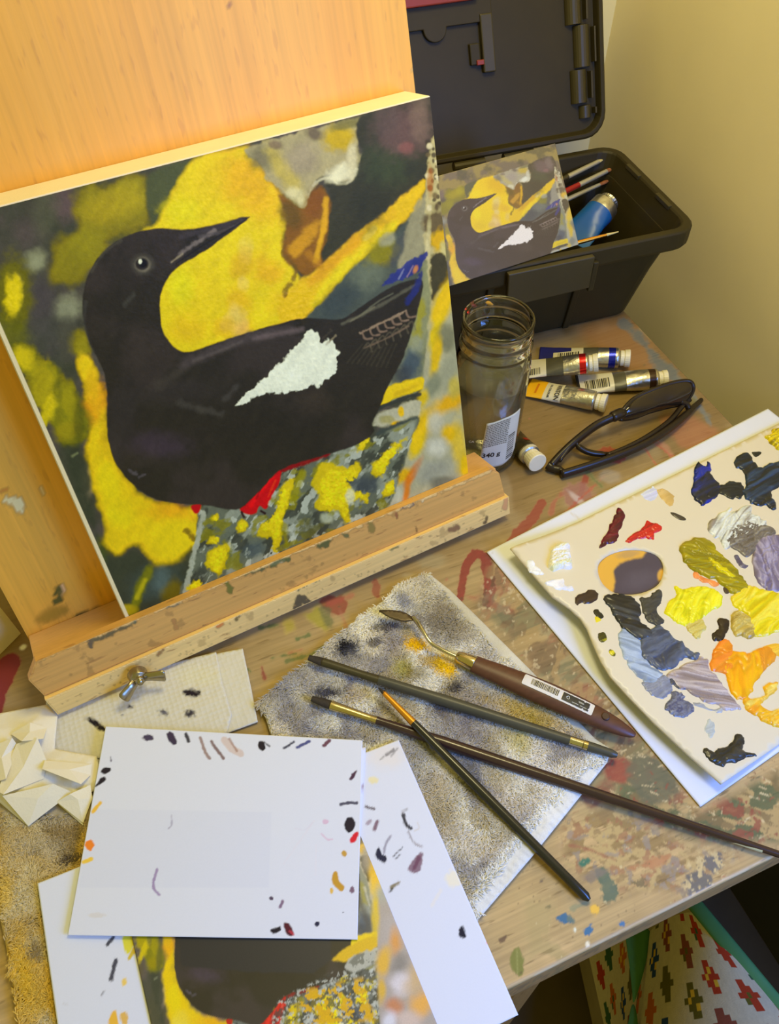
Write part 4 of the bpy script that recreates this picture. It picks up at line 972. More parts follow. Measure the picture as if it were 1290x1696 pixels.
# three brushes, a small one and a blue tube inside the box
brush('paintbrush', 'pale-ferruled brush lying uppermost in the toolbox, beside the back rim', (at(1000, 263, 0.120), at(925, 300, 0.112)), [(0, 0.0012), (0.1, 0.0028), (0.5, 0.0032), (1, 0.0034)], [('bristles', 0, 0.12, M_clear, None, 0.6), ('ferrule', 0.12, 0.80, M_silv, None, 0.9), ('handle', 0.80, 1, M_black2, None, 1)])
brush('paintbrush', 'brush with a red handle and brown tip lying in the toolbox', (at(1020, 276, 0.112), at(920, 325, 0.104)), [(0, 0.001), (0.06, 0.0034), (0.16, 0.003), (0.7, 0.0034), (1, 0.004)], [('bristles', 0, 0.16, M_bristle_tan, None, 0.7), ('ferrule', 0.16, 0.62, M_silv, None, 0.9), ('handle', 0.62, 1, M_redwood, 'red handle', 1)])
brush('paintbrush', 'thin brush lying just below the red-handled one in the toolbox', (at(1010, 298, 0.100), at(922, 338, 0.094)), [(0, 0.001), (0.1, 0.003), (0.2, 0.0024), (0.7, 0.003), (1, 0.0032)], [('bristles', 0, 0.2, M_bristle_tan, None, 0.7), ('ferrule', 0.2, 0.85, M_silv, None, 0.9), ('handle', 0.85, 1, M_black, None, 1)])
brush('paintbrush', 'thin orange-ferruled brush resting along the front rim of the toolbox', (at(1024, 384, 0.134), at(945, 405, 0.128)), [(0, 0.0006), (0.25, 0.0016), (0.6, 0.0022), (1, 0.0026)], [('bristles', 0, 0.25, M_clear, None, 1), ('ferrule', 0.25, 0.9, M_gold, None, 1), ('handle', 0.9, 1, M_redwood, None, 1)])

def tube_thing(label, tail, head, r, tailw, bands, caplen, capr, cat='paint tube', group='oil paint tubes', neck=0.10, z_tail=0.004, roll=0.0, capmat=None, rough=0.32, metal_bands=(), extra=None):
    """crimped tail -> shoulder -> screw cap; bands = (t0, t1, colour, metallic)"""
    a, b = np.array(tail, float), np.array(head, float)
    x = unit(b - a); L = np.linalg.norm(b - a)
    y = unit(np.cross((0, 0, 1), x)); z = np.cross(x, y)
    M = Matrix(((x[0], y[0], z[0], a[0]), (x[1], y[1], z[1], a[1]), (x[2], y[2], z[2], a[2]), (0, 0, 0, 1)))
    root = thing('paint_tube', label, cat, M=M, group=group)
    NT, NS = 60, 40
    V = []; Cc = []
    for i in range(NT):
        t = i / (NT - 1)
        w = tailw * (1 - t) + r * t
        hgt = 0.0016 + (r - 0.0016) * sstep(0.0, 0.95, np.array(t)) ** 0.9
        for k in range(NS):
            a_ = 2 * math.pi * k / NS
            dent = 1 + 0.10 * (fbm(np.array(t * 7.0), np.array(math.cos(a_) * 1.5 + math.sin(a_)), int(r * 1e5) + len(label), 2) - 0.5) * math.sin(math.pi * t)
            V.append((t * L, w * math.cos(a_) * dent, hgt * math.sin(a_) * dent))
    for t, rr in ((1.012, r * 0.93), (1.03, r * 0.6), (1.05, r * 0.5)):
        for k in range(NS):
            a_ = 2 * math.pi * k / NS; V.append((t * L, rr * math.cos(a_), rr * math.sin(a_)))
    NT2 = NT + 3
    f = [(i * NS + k, i * NS + (k + 1) % NS, (i + 1) * NS + (k + 1) % NS, (i + 1) * NS + k) for i in range(NT2 - 1) for k in range(NS)]
    f.append(list(range(NS))[::-1]); f.append([(NT2 - 1) * NS + k for k in range(NS)])
    V = np.array(V)
    # separate meshes per printed band so that each has its own sheen
    fm = np.zeros(len(f), int); mats = [M_foil]
    for t0, t1, mt in bands:
        mats.append(mt)
        for i in range(NT - 1):
            if t0 <= (i + 0.5) / NT < t1:
                fm[i * NS:(i + 1) * NS] = len(mats) - 1
    build('tube_body', V, f, None, root, smooth=True, mats=mats, fm=fm)
    cb = MB(); n = 24; x0 = L * 1.03
    loops = []
    for xx, rr in ((x0, capr * 0.9), (x0 + caplen * 0.1, capr * 0.92), (x0 + caplen * 0.42, capr * 0.9), (x0 + caplen * 0.46, capr * 1.0), (x0 + caplen * 0.95, capr * 1.05), (x0 + caplen, capr * 0.97)):
        loops.append([(xx, rr * math.cos(t) * (1 + (0.015 if k % 2 else 0)), rr * math.sin(t) * (1 + (0.015 if k % 2 else 0))) for k, t in enumerate(np.linspace(0, 2 * math.pi, n * 2, endpoint=False))])
    cb.loft(loops).build('cap', capmat or M_cap, root, bevel=0.0003)
    if extra: extra(root, L, r, tailw)
    return root
M_foil = plain('crinkled_foil', (196, 192, 178), 0.34, 0.95, var=0.12, vscale=120, bumpk=1.0, bscale=110)
M_cap = plain('cream_plastic_cap', (232, 224, 190), 0.4, var=0.04)
def pm(name, c, rough=0.35, metal=0.0): return plain(name, c, rough, metal, var=0.05, vscale=60)
M_navy = pm('navy_print', (42, 42, 110)); M_lab = pm('pale_label', (214, 206, 172)); M_olive = pm('dark_grey_print', (84, 80, 58)); M_bluef = plain('blue_foil', (48, 56, 190), 0.25, 0.8, var=0.05)
M_redf = plain('red_foil', (216, 40, 40), 0.25, 0.8, var=0.05); M_blackp = pm('black_print', (44, 40, 32)); M_brownf = plain('dark_brown_band', (58, 38, 24), 0.3, 0.3, var=0.05); M_yel = pm('yellow_print', (236, 176, 20)); M_ink = pm('black_ink', (40, 36, 30), 0.5); M_inkg = pm('grey_ink', (120, 116, 96), 0.5)
def hgt_at(t, r): return 0.0016 + (r - 0.0016) * (sstep(0.0, 0.95, np.array(t)) ** 0.9)
def stick(root, name, V2, Fc, L, r, tailw, mat, lift=0.0003, label=None):
    """wraps a flat drawing (x along the tube, y across) on the upper side of a tube"""
    V = []
    for x, y in V2:
        t = np.clip(x / L, 0, 1); w = tailw * (1 - t) + r * t; h = hgt_at(t, r)
        c = np.clip(y / w, -0.98, 0.98)
        V.append((x, y, h * math.sqrt(1 - c * c) * 1.04 + lift))
    o = build(name, V, Fc, mat, root)
    if label: o['label'] = label
    return o
def bars(L0_, L1_, y0, y1, n, seed):
    r_ = random.Random(seed); x = L0_; V = []; Fc = []
    while x < L1_:
        w = (L1_ - L0_) / n * r_.choice([0.35, 0.6, 0.9]); k = len(V)
        ny = 5
        for j in range(ny): V += [(x, y0 + (y1 - y0) * j / (ny - 1)), (x + w, y0 + (y1 - y0) * j / (ny - 1))]
        Fc += [(k + 2 * j, k + 2 * j + 1, k + 2 * j + 3, k + 2 * j + 2) for j in range(ny - 1)]
        x += w + (L1_ - L0_) / n * r_.choice([0.4, 0.6, 0.9])
    return V, Fc
def patch(x0, x1, y0, y1, n=8):
    g0, g1 = np.meshgrid(np.linspace(x0, x1, n), np.linspace(y0, y1, n)); return np.stack([g0.ravel(), g1.ravel()], 1), grid_faces(n, n).tolist()
# blue-banded tube
def ex_blue(root, L, r, tw):
    V, Fc = patch(L * 0.18, L * 0.52, -r * 0.9, r * 0.1); stick(root, 'barcode_label', V, Fc, L, r, tw, M_lab, 0.0002)
    V, Fc = bars(L * 0.24, L * 0.5, -r * 0.75, -r * 0.05, 14, 3); stick(root, 'barcode', V, Fc, L, r, tw, M_ink, 0.0004)
tube_thing('blue-banded silver paint tube, furthest back of the tubes behind the jar', at(893, 588, 0.0035), at(1023, 593, 0.0125), 0.0118, 0.0150, [(0, 0.40, M_navy), (0.40, 0.55, M_lab), (0.55, 0.74, M_olive), (0.86, 0.95, M_bluef)], 0.011, 0.0098, extra=ex_blue)
def ex_brown(root, L, r, tw):
    V, Fc = bars(L * 0.10, L * 0.40, -r * 0.95, r * 0.15, 16, 8); stick(root, 'barcode', V, Fc, L, r, tw, M_ink, 0.0004)
tube_thing('silver paint tube with a dark brown band and barcode, lying behind the glasses', at(955, 637, 0.0035), at(1086, 628, 0.0125), 0.0118, 0.0165, [(0, 0.04, M_blackp), (0.04, 0.12, M_lab), (0.12, 0.45, M_lab), (0.45, 0.60, M_olive), (0.88, 0.96, M_brownf)], 0.010, 0.0092, extra=ex_brown)
def ex_red(root, L, r, tw):
    V, Fc = bars(L * 0.06, L * 0.26, -r * 1.1, -r * 0.3, 10, 5); stick(root, 'barcode', V, Fc, L, r, tw, M_ink, 0.0004)
tube_thing('red-banded silver paint tube lying across the blue-banded one', at(868, 612, 0.012), at(972, 602, 0.027), 0.0115, 0.0160, [(0, 0.35, M_lab), (0.35, 0.62, M_olive), (0.86, 0.97, M_redf)], 0.010, 0.0098, extra=ex_red)
def ex_yel(root, L, r, tw):
    # lettering runs across the tube
    for s, size, x, y0, nm in (('WINTON', 0.0082, 0.44, 1.18, 'lettering'), ('OIL COLOUR', 0.0044, 0.335, 1.15, 'lettering')):
        V, Fc = text_mesh(s, size, 0.00012)
        wdt = V[:, 0].max()
        tgt = tw * 1.30 if s == 'WINTON' else tw * 1.25
        V = V * (tgt / wdt) if s == 'OIL COLOUR' else V * np.array([tgt / wdt, 0.95])
        V2 = np.stack([L * x + V[:, 1], tw * 0.42 - V[:, 0]], 1)
        stick(root, nm, V2, Fc, L, r, tw, M_ink, 0.0005)
    for s, size, x in (('WINTON', 0.0085, 0.56), ('WINTON', 0.0075, 0.68)):
        V, Fc = text_mesh(s, size); V2 = np.stack([L * x + V[:, 1] * 1.0, r * 0.6 - V[:, 0] * (r * 1.5 / V[:, 0].max())], 1)
        stick(root, 'embossed_lettering', V2, Fc, L, r, tw, M_inkg, 0.0005)
    V, Fc = patch(L * 0.135, L * 0.165, -tw * 0.6, tw * 0.4); stick(root, 'print_line', V, Fc, L, r, tw, pm('orange_ink', (206, 120, 20)), 0.0004)
tube_thing('yellow-ended silver paint tube with black lettering, right of the jar', at(874, 641, 0.0035), at(984, 664, 0.0118), 0.0112, 0.0162, [(0, 0.27, M_yel), (0.27, 0.54, M_lab)], 0.011, 0.0098, extra=ex_yel)
M_murk = plain('dark_streaky_foil', (92, 84, 58), 0.3, 0.7, var=0.3, vscale=60)
def ex_dark(root, L, r, tw):
    V, Fc = patch(L * 0.55, L * 0.7, 0.2 * r, r * 0.75); stick(root, 'red_mark', V, Fc, L, r, tw, M_redf, 0.0003)
tube_thing('dark paint tube with a round white cap, beside the foot of the jar', at(842, 716, 0.0035), at(878, 754, 0.0118), 0.0112, 0.0130, [(0, 0.86, M_murk), (0.9, 1.0, M_lab)], 0.014, 0.0100, extra=ex_dark)
tube_thing('wide blue paint tube with a silver end lying in the toolbox', at(946, 402, 0.075), at(1003, 340, 0.098), 0.0170, 0.0230, [(0, 0.80, plain('bright_blue_print', (22, 92, 172), 0.35, var=0.06))], 0.006, 0.012, capmat=M_foil)

# ------------------------------------------------------------------ glass jar of brush water
M_glass, nt, bs = nodes_of('jar_glass')
bs.inputs['Base Color'].default_value = (0.95, 0.97, 0.90, 1); bs.inputs['Roughness'].default_value = 0.02
bs.inputs['Transmission Weight'].default_value = 1.0; bs.inputs['IOR'].default_value = 1.46
M_water, nt, bs = nodes_of('murky_water')
bs.inputs['Base Color'].default_value = (0.66, 0.63, 0.46, 1); bs.inputs['Roughness'].default_value = 0.12
bs.inputs['Transmission Weight'].default_value = 0.9; bs.inputs['IOR'].default_value = 1.33
JC = np.array([0.3325, 0.5310, 0.0005]); JR = 0.0362
jar = thing('glass_jar', 'tall glass jar of murky brush water with a white label', 'jar', loc=tuple(JC))
prof = [(0.0001, 0.0), (0.030, 0.0), (0.0345, 0.002), (JR, 0.007), (JR, 0.128), (0.0356, 0.134), (0.0340, 0.138), (0.0325, 0.1415), (0.0322, 0.146), (0.0348, 0.1485), (0.0350, 0.1505), (0.0328, 0.153), (0.0326, 0.160), (0.0338, 0.162), (0.0336, 0.1645), (0.0328, 0.166), (0.0330, 0.173), (0.0335, 0.1765), (0.0322, 0.1785), (0.0302, 0.1770), (0.0298, 0.172),
        (0.0296, 0.150), (0.0300, 0.142), (0.0325, 0.136), (0.0336, 0.130), (0.0338, 0.010), (0.0315, 0.005), (0.0001, 0.004)]
MB().lathe(prof, 64).build('jar_glass', M_glass, jar, smooth=True)
MB().lathe([(0.0001, 0.0036), (0.0316, 0.0046), (0.0339, 0.0098), (0.0339, 0.108), (0.0330, 0.1084), (0.0001, 0.1080)], 64).build('paint_water', M_water, jar, smooth=True)
M_jlabel = pm('white_jar_label', (214, 214, 196), 0.55)
def jar_polar(px, py, r):
    d = ray(px, py); o = CAM - JC
    a = d[0] ** 2 + d[1] ** 2; b = 2 * (o[0] * d[0] + o[1] * d[1]); c = o[0] ** 2 + o[1] ** 2 - r * r
    D = b * b - 4 * a * c
    t = (-b - math.sqrt(max(D, 0))) / (2 * a)
    X = o + d * t
    return math.atan2(X[1], X[0]), X[2]
lr_ = JR + 0.0004
lab = [jar_polar(q[0], q[1], lr_) for q in ((806, 702), (835, 693), (862, 676), (852, 742), (846, 757), (832, 770), (812, 774), (792, 776), (796, 752))]
la = np.array(lab)
P, T, _ = polymesh(la * np.array([JR, 1.0]), 0.0025)
def jwrap(P2, r): return np.stack([r * np.cos(P2[:, 0] / JR), r * np.sin(P2[:, 0] / JR), P2[:, 1]], 1)
build('jar_label', jwrap(P, lr_), T, M_jlabel, jar, smooth=True, solid=0.0002)
def jar_text(s, size, px, py, mat, px2=None, name='lettering', bold=0.0):
    a0, z0 = jar_polar(px, py, lr_ + 0.0003)
    V, Fc = text_mesh(s, size, bold)
    if px2:
        a1, z1 = jar_polar(px2[0], px2[1], lr_ + 0.0003); wd = (a1 - a0) * JR
        V = V * (wd / V[:, 0].max()); slope = (z1 - z0) / wd
    else: slope = 0
    V2 = np.stack([a0 * JR + V[:, 0], z0 + V[:, 1] + slope * V[:, 0]], 1)
    build(name, jwrap(V2, lr_ + 0.0003), Fc, mat, jar)
jar_text('340 g', 0.008, 797, 758, M_ink, (828, 753), bold=0.00018)
M_whiteink = pm('white_ink', (226, 224, 206), 0.5)
jar_text('CA', 0.006, 776, 733, M_whiteink, (785, 733))
# rows of small print on the label
r_ = random.Random(4); V = []; Fc = []
for i in range(13):
    t = i / 13
    qa = (807 - 9 * t, 708 + 38 * t); qb = (846 - 8 * t, 694 + 42 * t)
    u = 0.0
    while u < 0.97:
        l = r_.uniform(0.04, 0.13); e = min(u + l, 1)
        k = len(V)
        for uu, dy in ((u, 0), (e, 0), (e, -1.5), (u, -1.5)):
            a, z = jar_polar(qa[0] + (qb[0] - qa[0]) * uu, qa[1] + (qb[1] - qa[1]) * uu + dy, lr_ + 0.0003)
            V.append((a * JR, z))
        Fc.append((k, k + 1, k + 2, k + 3)); u = e + 0.025
build('small_print', jwrap(np.array(V), lr_ + 0.0003), Fc, M_inkg, jar)
V = []; Fc = []
for i in range(12):
    k = len(V); y = 716 + i * 3.4; w = r_.uniform(0.9, 1.9)
    for xx, yy in ((842 - i * 0.4, y + 6), (853 - i * 0.5, y - 2), (853 - i * 0.5, y - 2 + w), (842 - i * 0.4, y + 6 + w)):
        a, z = jar_polar(xx, yy, lr_ + 0.0003); V.append((a * JR, z))
    Fc.append((k, k + 1, k + 2, k + 3))
build('barcode', jwrap(np.array(V), lr_ + 0.0003), Fc, M_ink, jar)
# dried paint on the rim
for (a_, dz, c_, s_) in ((2.2, 0.170, M_redf, 0.004), (1.9, 0.172, pm('dried_crimson', (120, 40, 44)), 0.003), (1.35, 0.169, M_yel, 0.0035)):
    mb = MB(); q = 0.0331
    mb.tube([(q * math.cos(a_ + t), q * math.sin(a_ + t), dz + 0.002 * math.sin(9 * t)) for t in np.linspace(-0.12, 0.12, 9)], [0.0005 + s_ * 0.4 * math.sin(math.pi * k / 8) for k in range(9)], 8)
    mb.build('paint_fleck', c_, jar, smooth=True)

# ------------------------------------------------------------------ dark glasses
M_frame = plain('dark_brown_frame', (38, 28, 18), 0.3, var=0.2, vscale=60, spec=0.4)
M_lens, nt, bs = nodes_of('smoked_lens')
bs.inputs['Base Color'].default_value = (0.035, 0.022, 0.013, 1); bs.inputs['Roughness'].default_value = 0.06; bs.inputs['Transmission Weight'].default_value = 0.35
gl = thing('sunglasses', 'pair of dark brown sunglasses folded on the desk beside the palette', 'glasses', loc=tuple(at(1020, 720, 0)))
GO = at(1020, 720, 0)
def gpath(pts): return [at(x, y, z) - GO for x, y, z in pts]
def gspline(pts, n=5): return list(smooth_poly(gpath(pts), n, False))
MB().tube(gspline([(912, 772, 0.006), (930, 752, 0.011), (955, 729, 0.017), (985, 706, 0.021), (1008, 694, 0.024), (1024, 687, 0.026)]), 0.0042, 12, 1.3).build('front_bar', M_frame, gl, smooth=True)
MB().tube(gspline([(1012, 692, 0.025), (1022, 687, 0.026), (1032, 683, 0.026)], 4), [0.0046, 0.0058, 0.0062, 0.006, 0.006, 0.0062, 0.006, 0.0058, 0.0046], 12).build('bridge', M_frame, gl, smooth=True)
lens = [(1026, 694, 0.018), (1032, 679, 0.027), (1052, 659, 0.032), (1085, 644, 0.036), (1115, 634, 0.038), (1140, 631, 0.038), (1148, 640, 0.034), (1144, 654, 0.024), (1130, 668, 0.014), (1105, 674, 0.010), (1075, 682, 0.009), (1048, 692, 0.010)]
LP = np.array(smooth_poly(gpath(lens), 4)); ctr = LP.mean(0)
n_ = unit(np.cross(LP[8] - ctr, LP[24] - ctr)); n_ = n_ if n_[2] > 0 else -n_
mb = MB(); loops = []
for s in (1.0, 0.85, 0.65, 0.4, 0.15): loops.append([ctr + (q - ctr) * s + n_ * 0.006 * (1 - s * s) for q in LP])
mb.loft(loops, False, True); mb.build('lens', M_lens, gl, smooth=True, solid=0.0016)
MB().tube(list(LP) + [LP[0]], 0.0024, 10).build('lens_rim', M_frame, gl, smooth=True)
l2 = [(926, 764, 0.010), (950, 733, 0.018), (958, 740, 0.014), (972, 748, 0.010), (992, 752, 0.007), (1016, 752, 0.006), (1036, 748, 0.006)]
MB().tube(gspline(l2), [0.0022] * 10 + [0.0034] * 12 + [0.0028] * 9, 10).build('lower_rim', M_frame, gl, smooth=True)
MB().tube(gspline([(908, 770, 0.006), (916, 776, 0.005), (926, 778, 0.005), (934, 783, 0.005)]), [0.0052] * 4 + [0.0044] * 5 + [0.0036] * 4, 12).build('hinge', M_frame, gl, smooth=True)
MB().tube(gspline([(929, 786, 0.006), (958, 777, 0.007), (995, 765, 0.008), (1035, 750, 0.009), (1072, 733, 0.010), (1105, 712, 0.010), (1130, 692, 0.008), (1148, 675, 0.006), (1161, 663, 0.005)]), [0.0040] * 24 + [0.0040, 0.0038, 0.0036, 0.0034, 0.0032, 0.003, 0.0028, 0.0026, 0.0026], 12, 1.35).build('temple_arm', M_frame, gl, smooth=True)
MB().tube(gspline([(1143, 660, 0.018), (1130, 672, 0.013), (1108, 698, 0.012), (1075, 722, 0.012), (1040, 741, 0.010), (1005, 755, 0.008)]), 0.0030, 10, 1.3).build('temple_arm', M_frame, gl, smooth=True)
MB().tube(gspline([(1126, 664, 0.020), (1136, 668, 0.015), (1140, 676, 0.010)]), 0.0034, 10).build('hinge', M_frame, gl, smooth=True)

# ------------------------------------------------------------------ sketch paper, palette and paint
M_paper = painted('white_paper', 0.75, 0.04, 700, 0.2, grain=0.008)
ILLP = (0.83, 0.84, 0.82)
def sheet(name, M, w, h, draw, label, cat, bend=None, thick=0.0003, res=0.0011, base=(210, 215, 224), group=None, ill=ILLP):
    """thin sheet in its own plane: x 0..w, y 0..h"""
    nx, ny = max(3, int(w / res)), max(3, int(h / res))
    g0, g1 = np.meshgrid(np.linspace(0, w, nx), np.linspace(0, h, ny))
    x, y = g0.ravel(), g1.ravel()
    z = np.zeros(len(x)) if bend is None else bend(x, y)
    v = np.stack([x, y, z], 1)
    Mw = np.array(M)
    wv = v @ Mw[:3, :3].T + Mw[:3, 3]
    px, py = proj(wv)
    p = Paint(px, py, base, ill); draw(p)
    o = build(name, v, grid_faces(nx, ny), M_paper, None, smooth=True, rgba=p.rgba(), solid=thick)
    o.matrix_world = M
    return tag(o, label, cat, group)
def flatM(O, ex, z=None):
    """frame on the desk: origin, x direction"""
    e = np.array([ex[0], ex[1], 0.0]); e = unit(e); f = np.array([-e[1], e[0], 0])
    return Matrix(((e[0], f[0], 0, O[0]), (e[1], f[1], 0, O[1]), (0, 0, 1, O[2] if z is None else z), (0, 0, 0, 1)))
def sheet_quad(name, quad, z, draw, label, cat, bend=None, thick=0.0003, n=(300, 210), base=(210, 215, 224), group=None, ill=ILLP):
    """thin sheet through four corners (top left, top right, bottom right, bottom left)"""
    A, B, C_, D_ = [at(*q, z) for q in quad]; o0 = (A + B + C_ + D_) / 4
    u, w = np.meshgrid(np.linspace(0, 1, n[0]), np.linspace(0, 1, n[1])); u = u.ravel()[:, None]; w = w.ravel()[:, None]
    X = (A * (1 - u) + B * u) * w + (D_ * (1 - u) + C_ * u) * (1 - w)
    if bend: X[:, 2] += bend(u[:, 0], w[:, 0])
    px, py = proj(X); p = Paint(px, py, base, ill); draw(p)
    o = build(name, X - o0, grid_faces(*n), M_paper, None, smooth=True, rgba=p.rgba(), solid=thick, loc=tuple(float(q) for q in o0))
    return tag(o, label, cat, group)
# big sheet under the palette
zP = 0.0020
c0, c1, c2 = at(1160, 1336, zP), at(806, 914, zP), at(1277, 681, zP)
ev = unit(c1 - c0); ex = np.array([ev[1], -ev[0], 0])
hP = np.linalg.norm(c1 - c0); wP = (c2 - c1) @ ex
MPp = flatM(c0, ex)
def dr_none(p):
    p.ell(815, 916, 3, 2, (190, 184, 168), 0, a=0.5)
    p.stroke([(946, 850), (958, 858)], 3, (196, 188, 166), 1.5, 0, a=0.6)
sheet('sketch_paper', MPp, wP, hP, dr_none, 'large white sheet of paper under the palette, overhanging the desk edge', 'paper', thick=0.0012, res=0.002)
# print seen through the thumb hole
hole_px = [(990, 946), (994, 930), (1010, 918), (1035, 911), (1062, 911), (1085, 918), (1097, 932), (1098, 950), (1090, 968), (1070, 980), (1045, 985), (1018, 982), (998, 967)]
hc = at(1045, 948, 0.0035)
MH = flatM(hc - 0.07 * ex - 0.055 * ev, ex, 0.0032)
def dr_hole(p):
    p.poly([(985, 900), (1110, 900), (1110, 1000), (985, 1000)], (222, 164, 56), 2, 0)
    p.poly([(1012, 1000), (1018, 965), (1016, 945), (1030, 932), (1052, 926), (1070, 918), (1078, 905), (1120, 900), (1120, 1010), (1040, 1010)], (86, 72, 66), 2.5, 3, 0.08)
    p.ell(1040, 918, 18, 6, (180, 140, 80), -10, a=0.7); p.ell(1094, 952, 5, 9, (222, 164, 56), 10); p.ell(1060, 960, 26, 14, (98, 84, 78), -20, 0.6, a=0.7)
sheet('photo_print', MH, 0.14, 0.10, dr_hole, 'small orange and grey print showing through the palette thumb hole', 'photo print', base=(86, 72, 66), ill=(0.9, 0.8, 0.6), res=0.0013, thick=0.0003)
# palette: a smooth white board curling up along its left side
def pal_xy(px, py, z=0.008):
    w = at(px, py, z) - pal_o; return np.array([w @ ex, w @ ev])
pal_o = at(1195, 1298, 0.012)
def pal_z(x, y):
    """height above the desk; x runs to the right from the left edge"""
    s = np.clip(1 - np.asarray(x) / 0.085, 0, 1)
    return 0.0046 + 0.0135 * s ** 1.6 * (0.75 + 0.25 * np.clip(np.asarray(y) / 0.28, 0, 1)) + 0.0022 * np.clip((np.asarray(y) - 0.22) / 0.06, 0, 1) ** 2 * np.clip(np.asarray(x) / 0.1, 0, 1)
def pal_pt(px, py):
    z = 0.008
    for _ in range(5):
        q = pal_xy(px, py, z); z = float(pal_z(q[0], q[1]))
    return q
MPal = flatM(pal_o, ex, 0.0)
pal = thing('palette', 'white plastic palette with a thumb hole, loaded with dabs of oil paint', 'palette', M=MPal)
edge = [pal_pt(*q) for q in [(1195, 1298), (1140, 1250), (1082, 1196), (1040, 1153), (1010, 1120), (995, 1095), (982, 1066), (972, 1040), (962, 1024), (944, 1008), (915, 988), (890, 960), (866, 932), (845, 908)]]
tr = pal_pt(1290, 701); br = pal_pt(1290, 1243)
edge_r = [edge[-1] + (tr - edge[-1]) * 1.2, edge[0] + np.array([0.33, (br - edge[0])[1] / (br - edge[0])[0] * 0.33])]
edge_r[1][1] = edge[0][1] + 0.004
outl = np.array(list(edge) + edge_r)
hole = [pal_pt(*q) for q in hole_px]
P, T, d = polymesh(outl, 0.004, [smooth_poly(hole, 3)])
z = pal_z(P[:, 0], P[:, 1])
M_pal = plain('glossy_white_palette', (228, 218, 188), 0.34, var=0.012, vscale=8, spec=0.45)
build('board', np.stack([P[:, 0], P[:, 1], z], 1), T, M_pal, pal, smooth=True, solid=0.0022)
M_dab = painted('fresh_oil_paint', 0.28, 0.0, spec=0.5)
M_dab2 = painted('fresh_oil_paint_ridged', 0.28, 0.25, 500, 0.5)
def dab(pts, cols, h=0.0016, swirl=60, ridge=0.5, label=None, rough=2.0, ang=0.0, res=0.0009, seed=None, stretch=2.5, surf='pal', name='paint_dab', parent=None):
    """a dab of paint: outline in photo positions, colours stirred together"""
    global dab_n
    dab_n += 1; sd = dab_n * 31
    P0 = smooth_poly(pts, 5)
    nrm_ = P0 + rough * 2 * np.stack([fbm(P0[:, 0] * 0.16, P0[:, 1] * 0.16, sd, 3) - 0.5, fbm(P0[:, 0] * 0.16 + 40, P0[:, 1] * 0.16, sd, 3) - 0.5], 1) * 2
    O = np.array([pal_pt(*q) for q in nrm_])
    try: P, T, d = polymesh(O, res)
    except Exception: P, T, d = polymesh(np.array([pal_pt(*q) for q in P0]), res)
    ca, sa = math.cos(math.radians(ang)), math.sin(math.radians(ang))
    u = P[:, 0] * ca + P[:, 1] * sa; v = -P[:, 0] * sa + P[:, 1] * ca
    wx = u * swirl / stretch; wy = v * swirl
    w1 = fbm(wx, wy, sd + 1, 3); w2 = fbm(wx + 9, wy + 4, sd + 2, 3)
    t = fbm(wx + 2.2 * w1, wy * 1.6 + 2.2 * w2, sd + 3, 4)
    t = np.clip(0.5 + 1.5 * (0.45 * t + 0.55 * fbm(wx * 0.5 + 1.5 * w1, wy * 4.5 + 3 * w2, sd + 8, 3) - 0.5), 0, 1)
    rd = 0.5 + 0.5 * np.sin(62 * fbm(wx * 0.8 + 1.2 * w1, wy * 0.8 + 1.2 * w2, sd + 4, 2))
    prof = 1 - np.exp(-d / 0.0016)
    hh = h * prof * (0.6 + ridge * (0.55 * rd + 0.9 * (t - 0.4)))
    z = pal_z(P[:, 0], P[:, 1]) + hh - 0.0003 * (d < 1e-6) + 0.0001
    w_ = float(np.clip((np.mean([q[1] for q in pts]) - 800) / 420, 0, 1)); il_ = (1 - w_) * np.array((0.95, 0.80, 0.64)) + w_ * np.array((0.90, 0.84, 0.90))
    C = np.array([np.clip(lin(c) / il_, 0.003, 0.92) for c in cols])
    s = np.clip((t - 0.28) / 0.44, 0, 0.9999) * (len(C) - 1) if len(C) > 1 else np.zeros(len(t))
    i = s.astype(int); fr = (s - i)[:, None]; j = np.minimum(i + 1, len(C) - 1)
    c = C[i] * (1 - fr) + C[j] * fr
    c = c * (1 + 0.18 * (rd - 0.5))[:, None]
    o = build(name, np.stack([P[:, 0], P[:, 1], z], 1), T, M_dab, parent or pal, smooth=True, rgba=np.concatenate([np.clip(c, 0, 1), np.ones((len(c), 1))], 1))
    if label: o['label'] = label
    return o
dab_n = 0
ILLD = np.array((1.0, 0.95, 0.80))
BK = (36, 34, 32); 
dab([(1150, 775), (1158, 765), (1168, 772), (1172, 765), (1180, 775), (1178, 785), (1190, 800), (1192, 818), (1180, 828), (1165, 838), (1150, 828), (1145, 815), (1148, 795)], [(28, 30, 36), (36, 36, 38), (30, 36, 64), (30, 44, 130)], 0.003, 70, label='blue-black paint dab')
dab([(1188, 808), (1200, 802), (1212, 797), (1230, 802), (1232, 820), (1226, 826), (1205, 824), (1190, 818)], [(34, 34, 32), (40, 42, 40), (36, 46, 54)], 0.002, label='black paint smear')
dab([(1217, 760), (1228, 752), (1240, 752), (1250, 768), (1262, 772), (1285, 765), (1310, 760), (1310, 800), (1290, 806), (1278, 815), (1286, 838), (1280, 846), (1270, 838), (1248, 838), (1236, 826), (1228, 815), (1234, 800), (1228, 780), (1218, 772)], [(40, 38, 30), (36, 36, 34), (34, 44, 52), (50, 66, 84)], 0.0028, 60, label='black paint pool')
dab([(1244, 750), (1256, 747), (1262, 750), (1252, 757)], [(42, 40, 30)], 0.001, rough=1)
dab([(1266, 725), (1276, 720), (1280, 712), (1300, 714), (1304, 746), (1286, 744), (1276, 735)], [(222, 176, 20), (238, 200, 20), (150, 118, 20)], 0.005, 120, label='yellow paint dab')
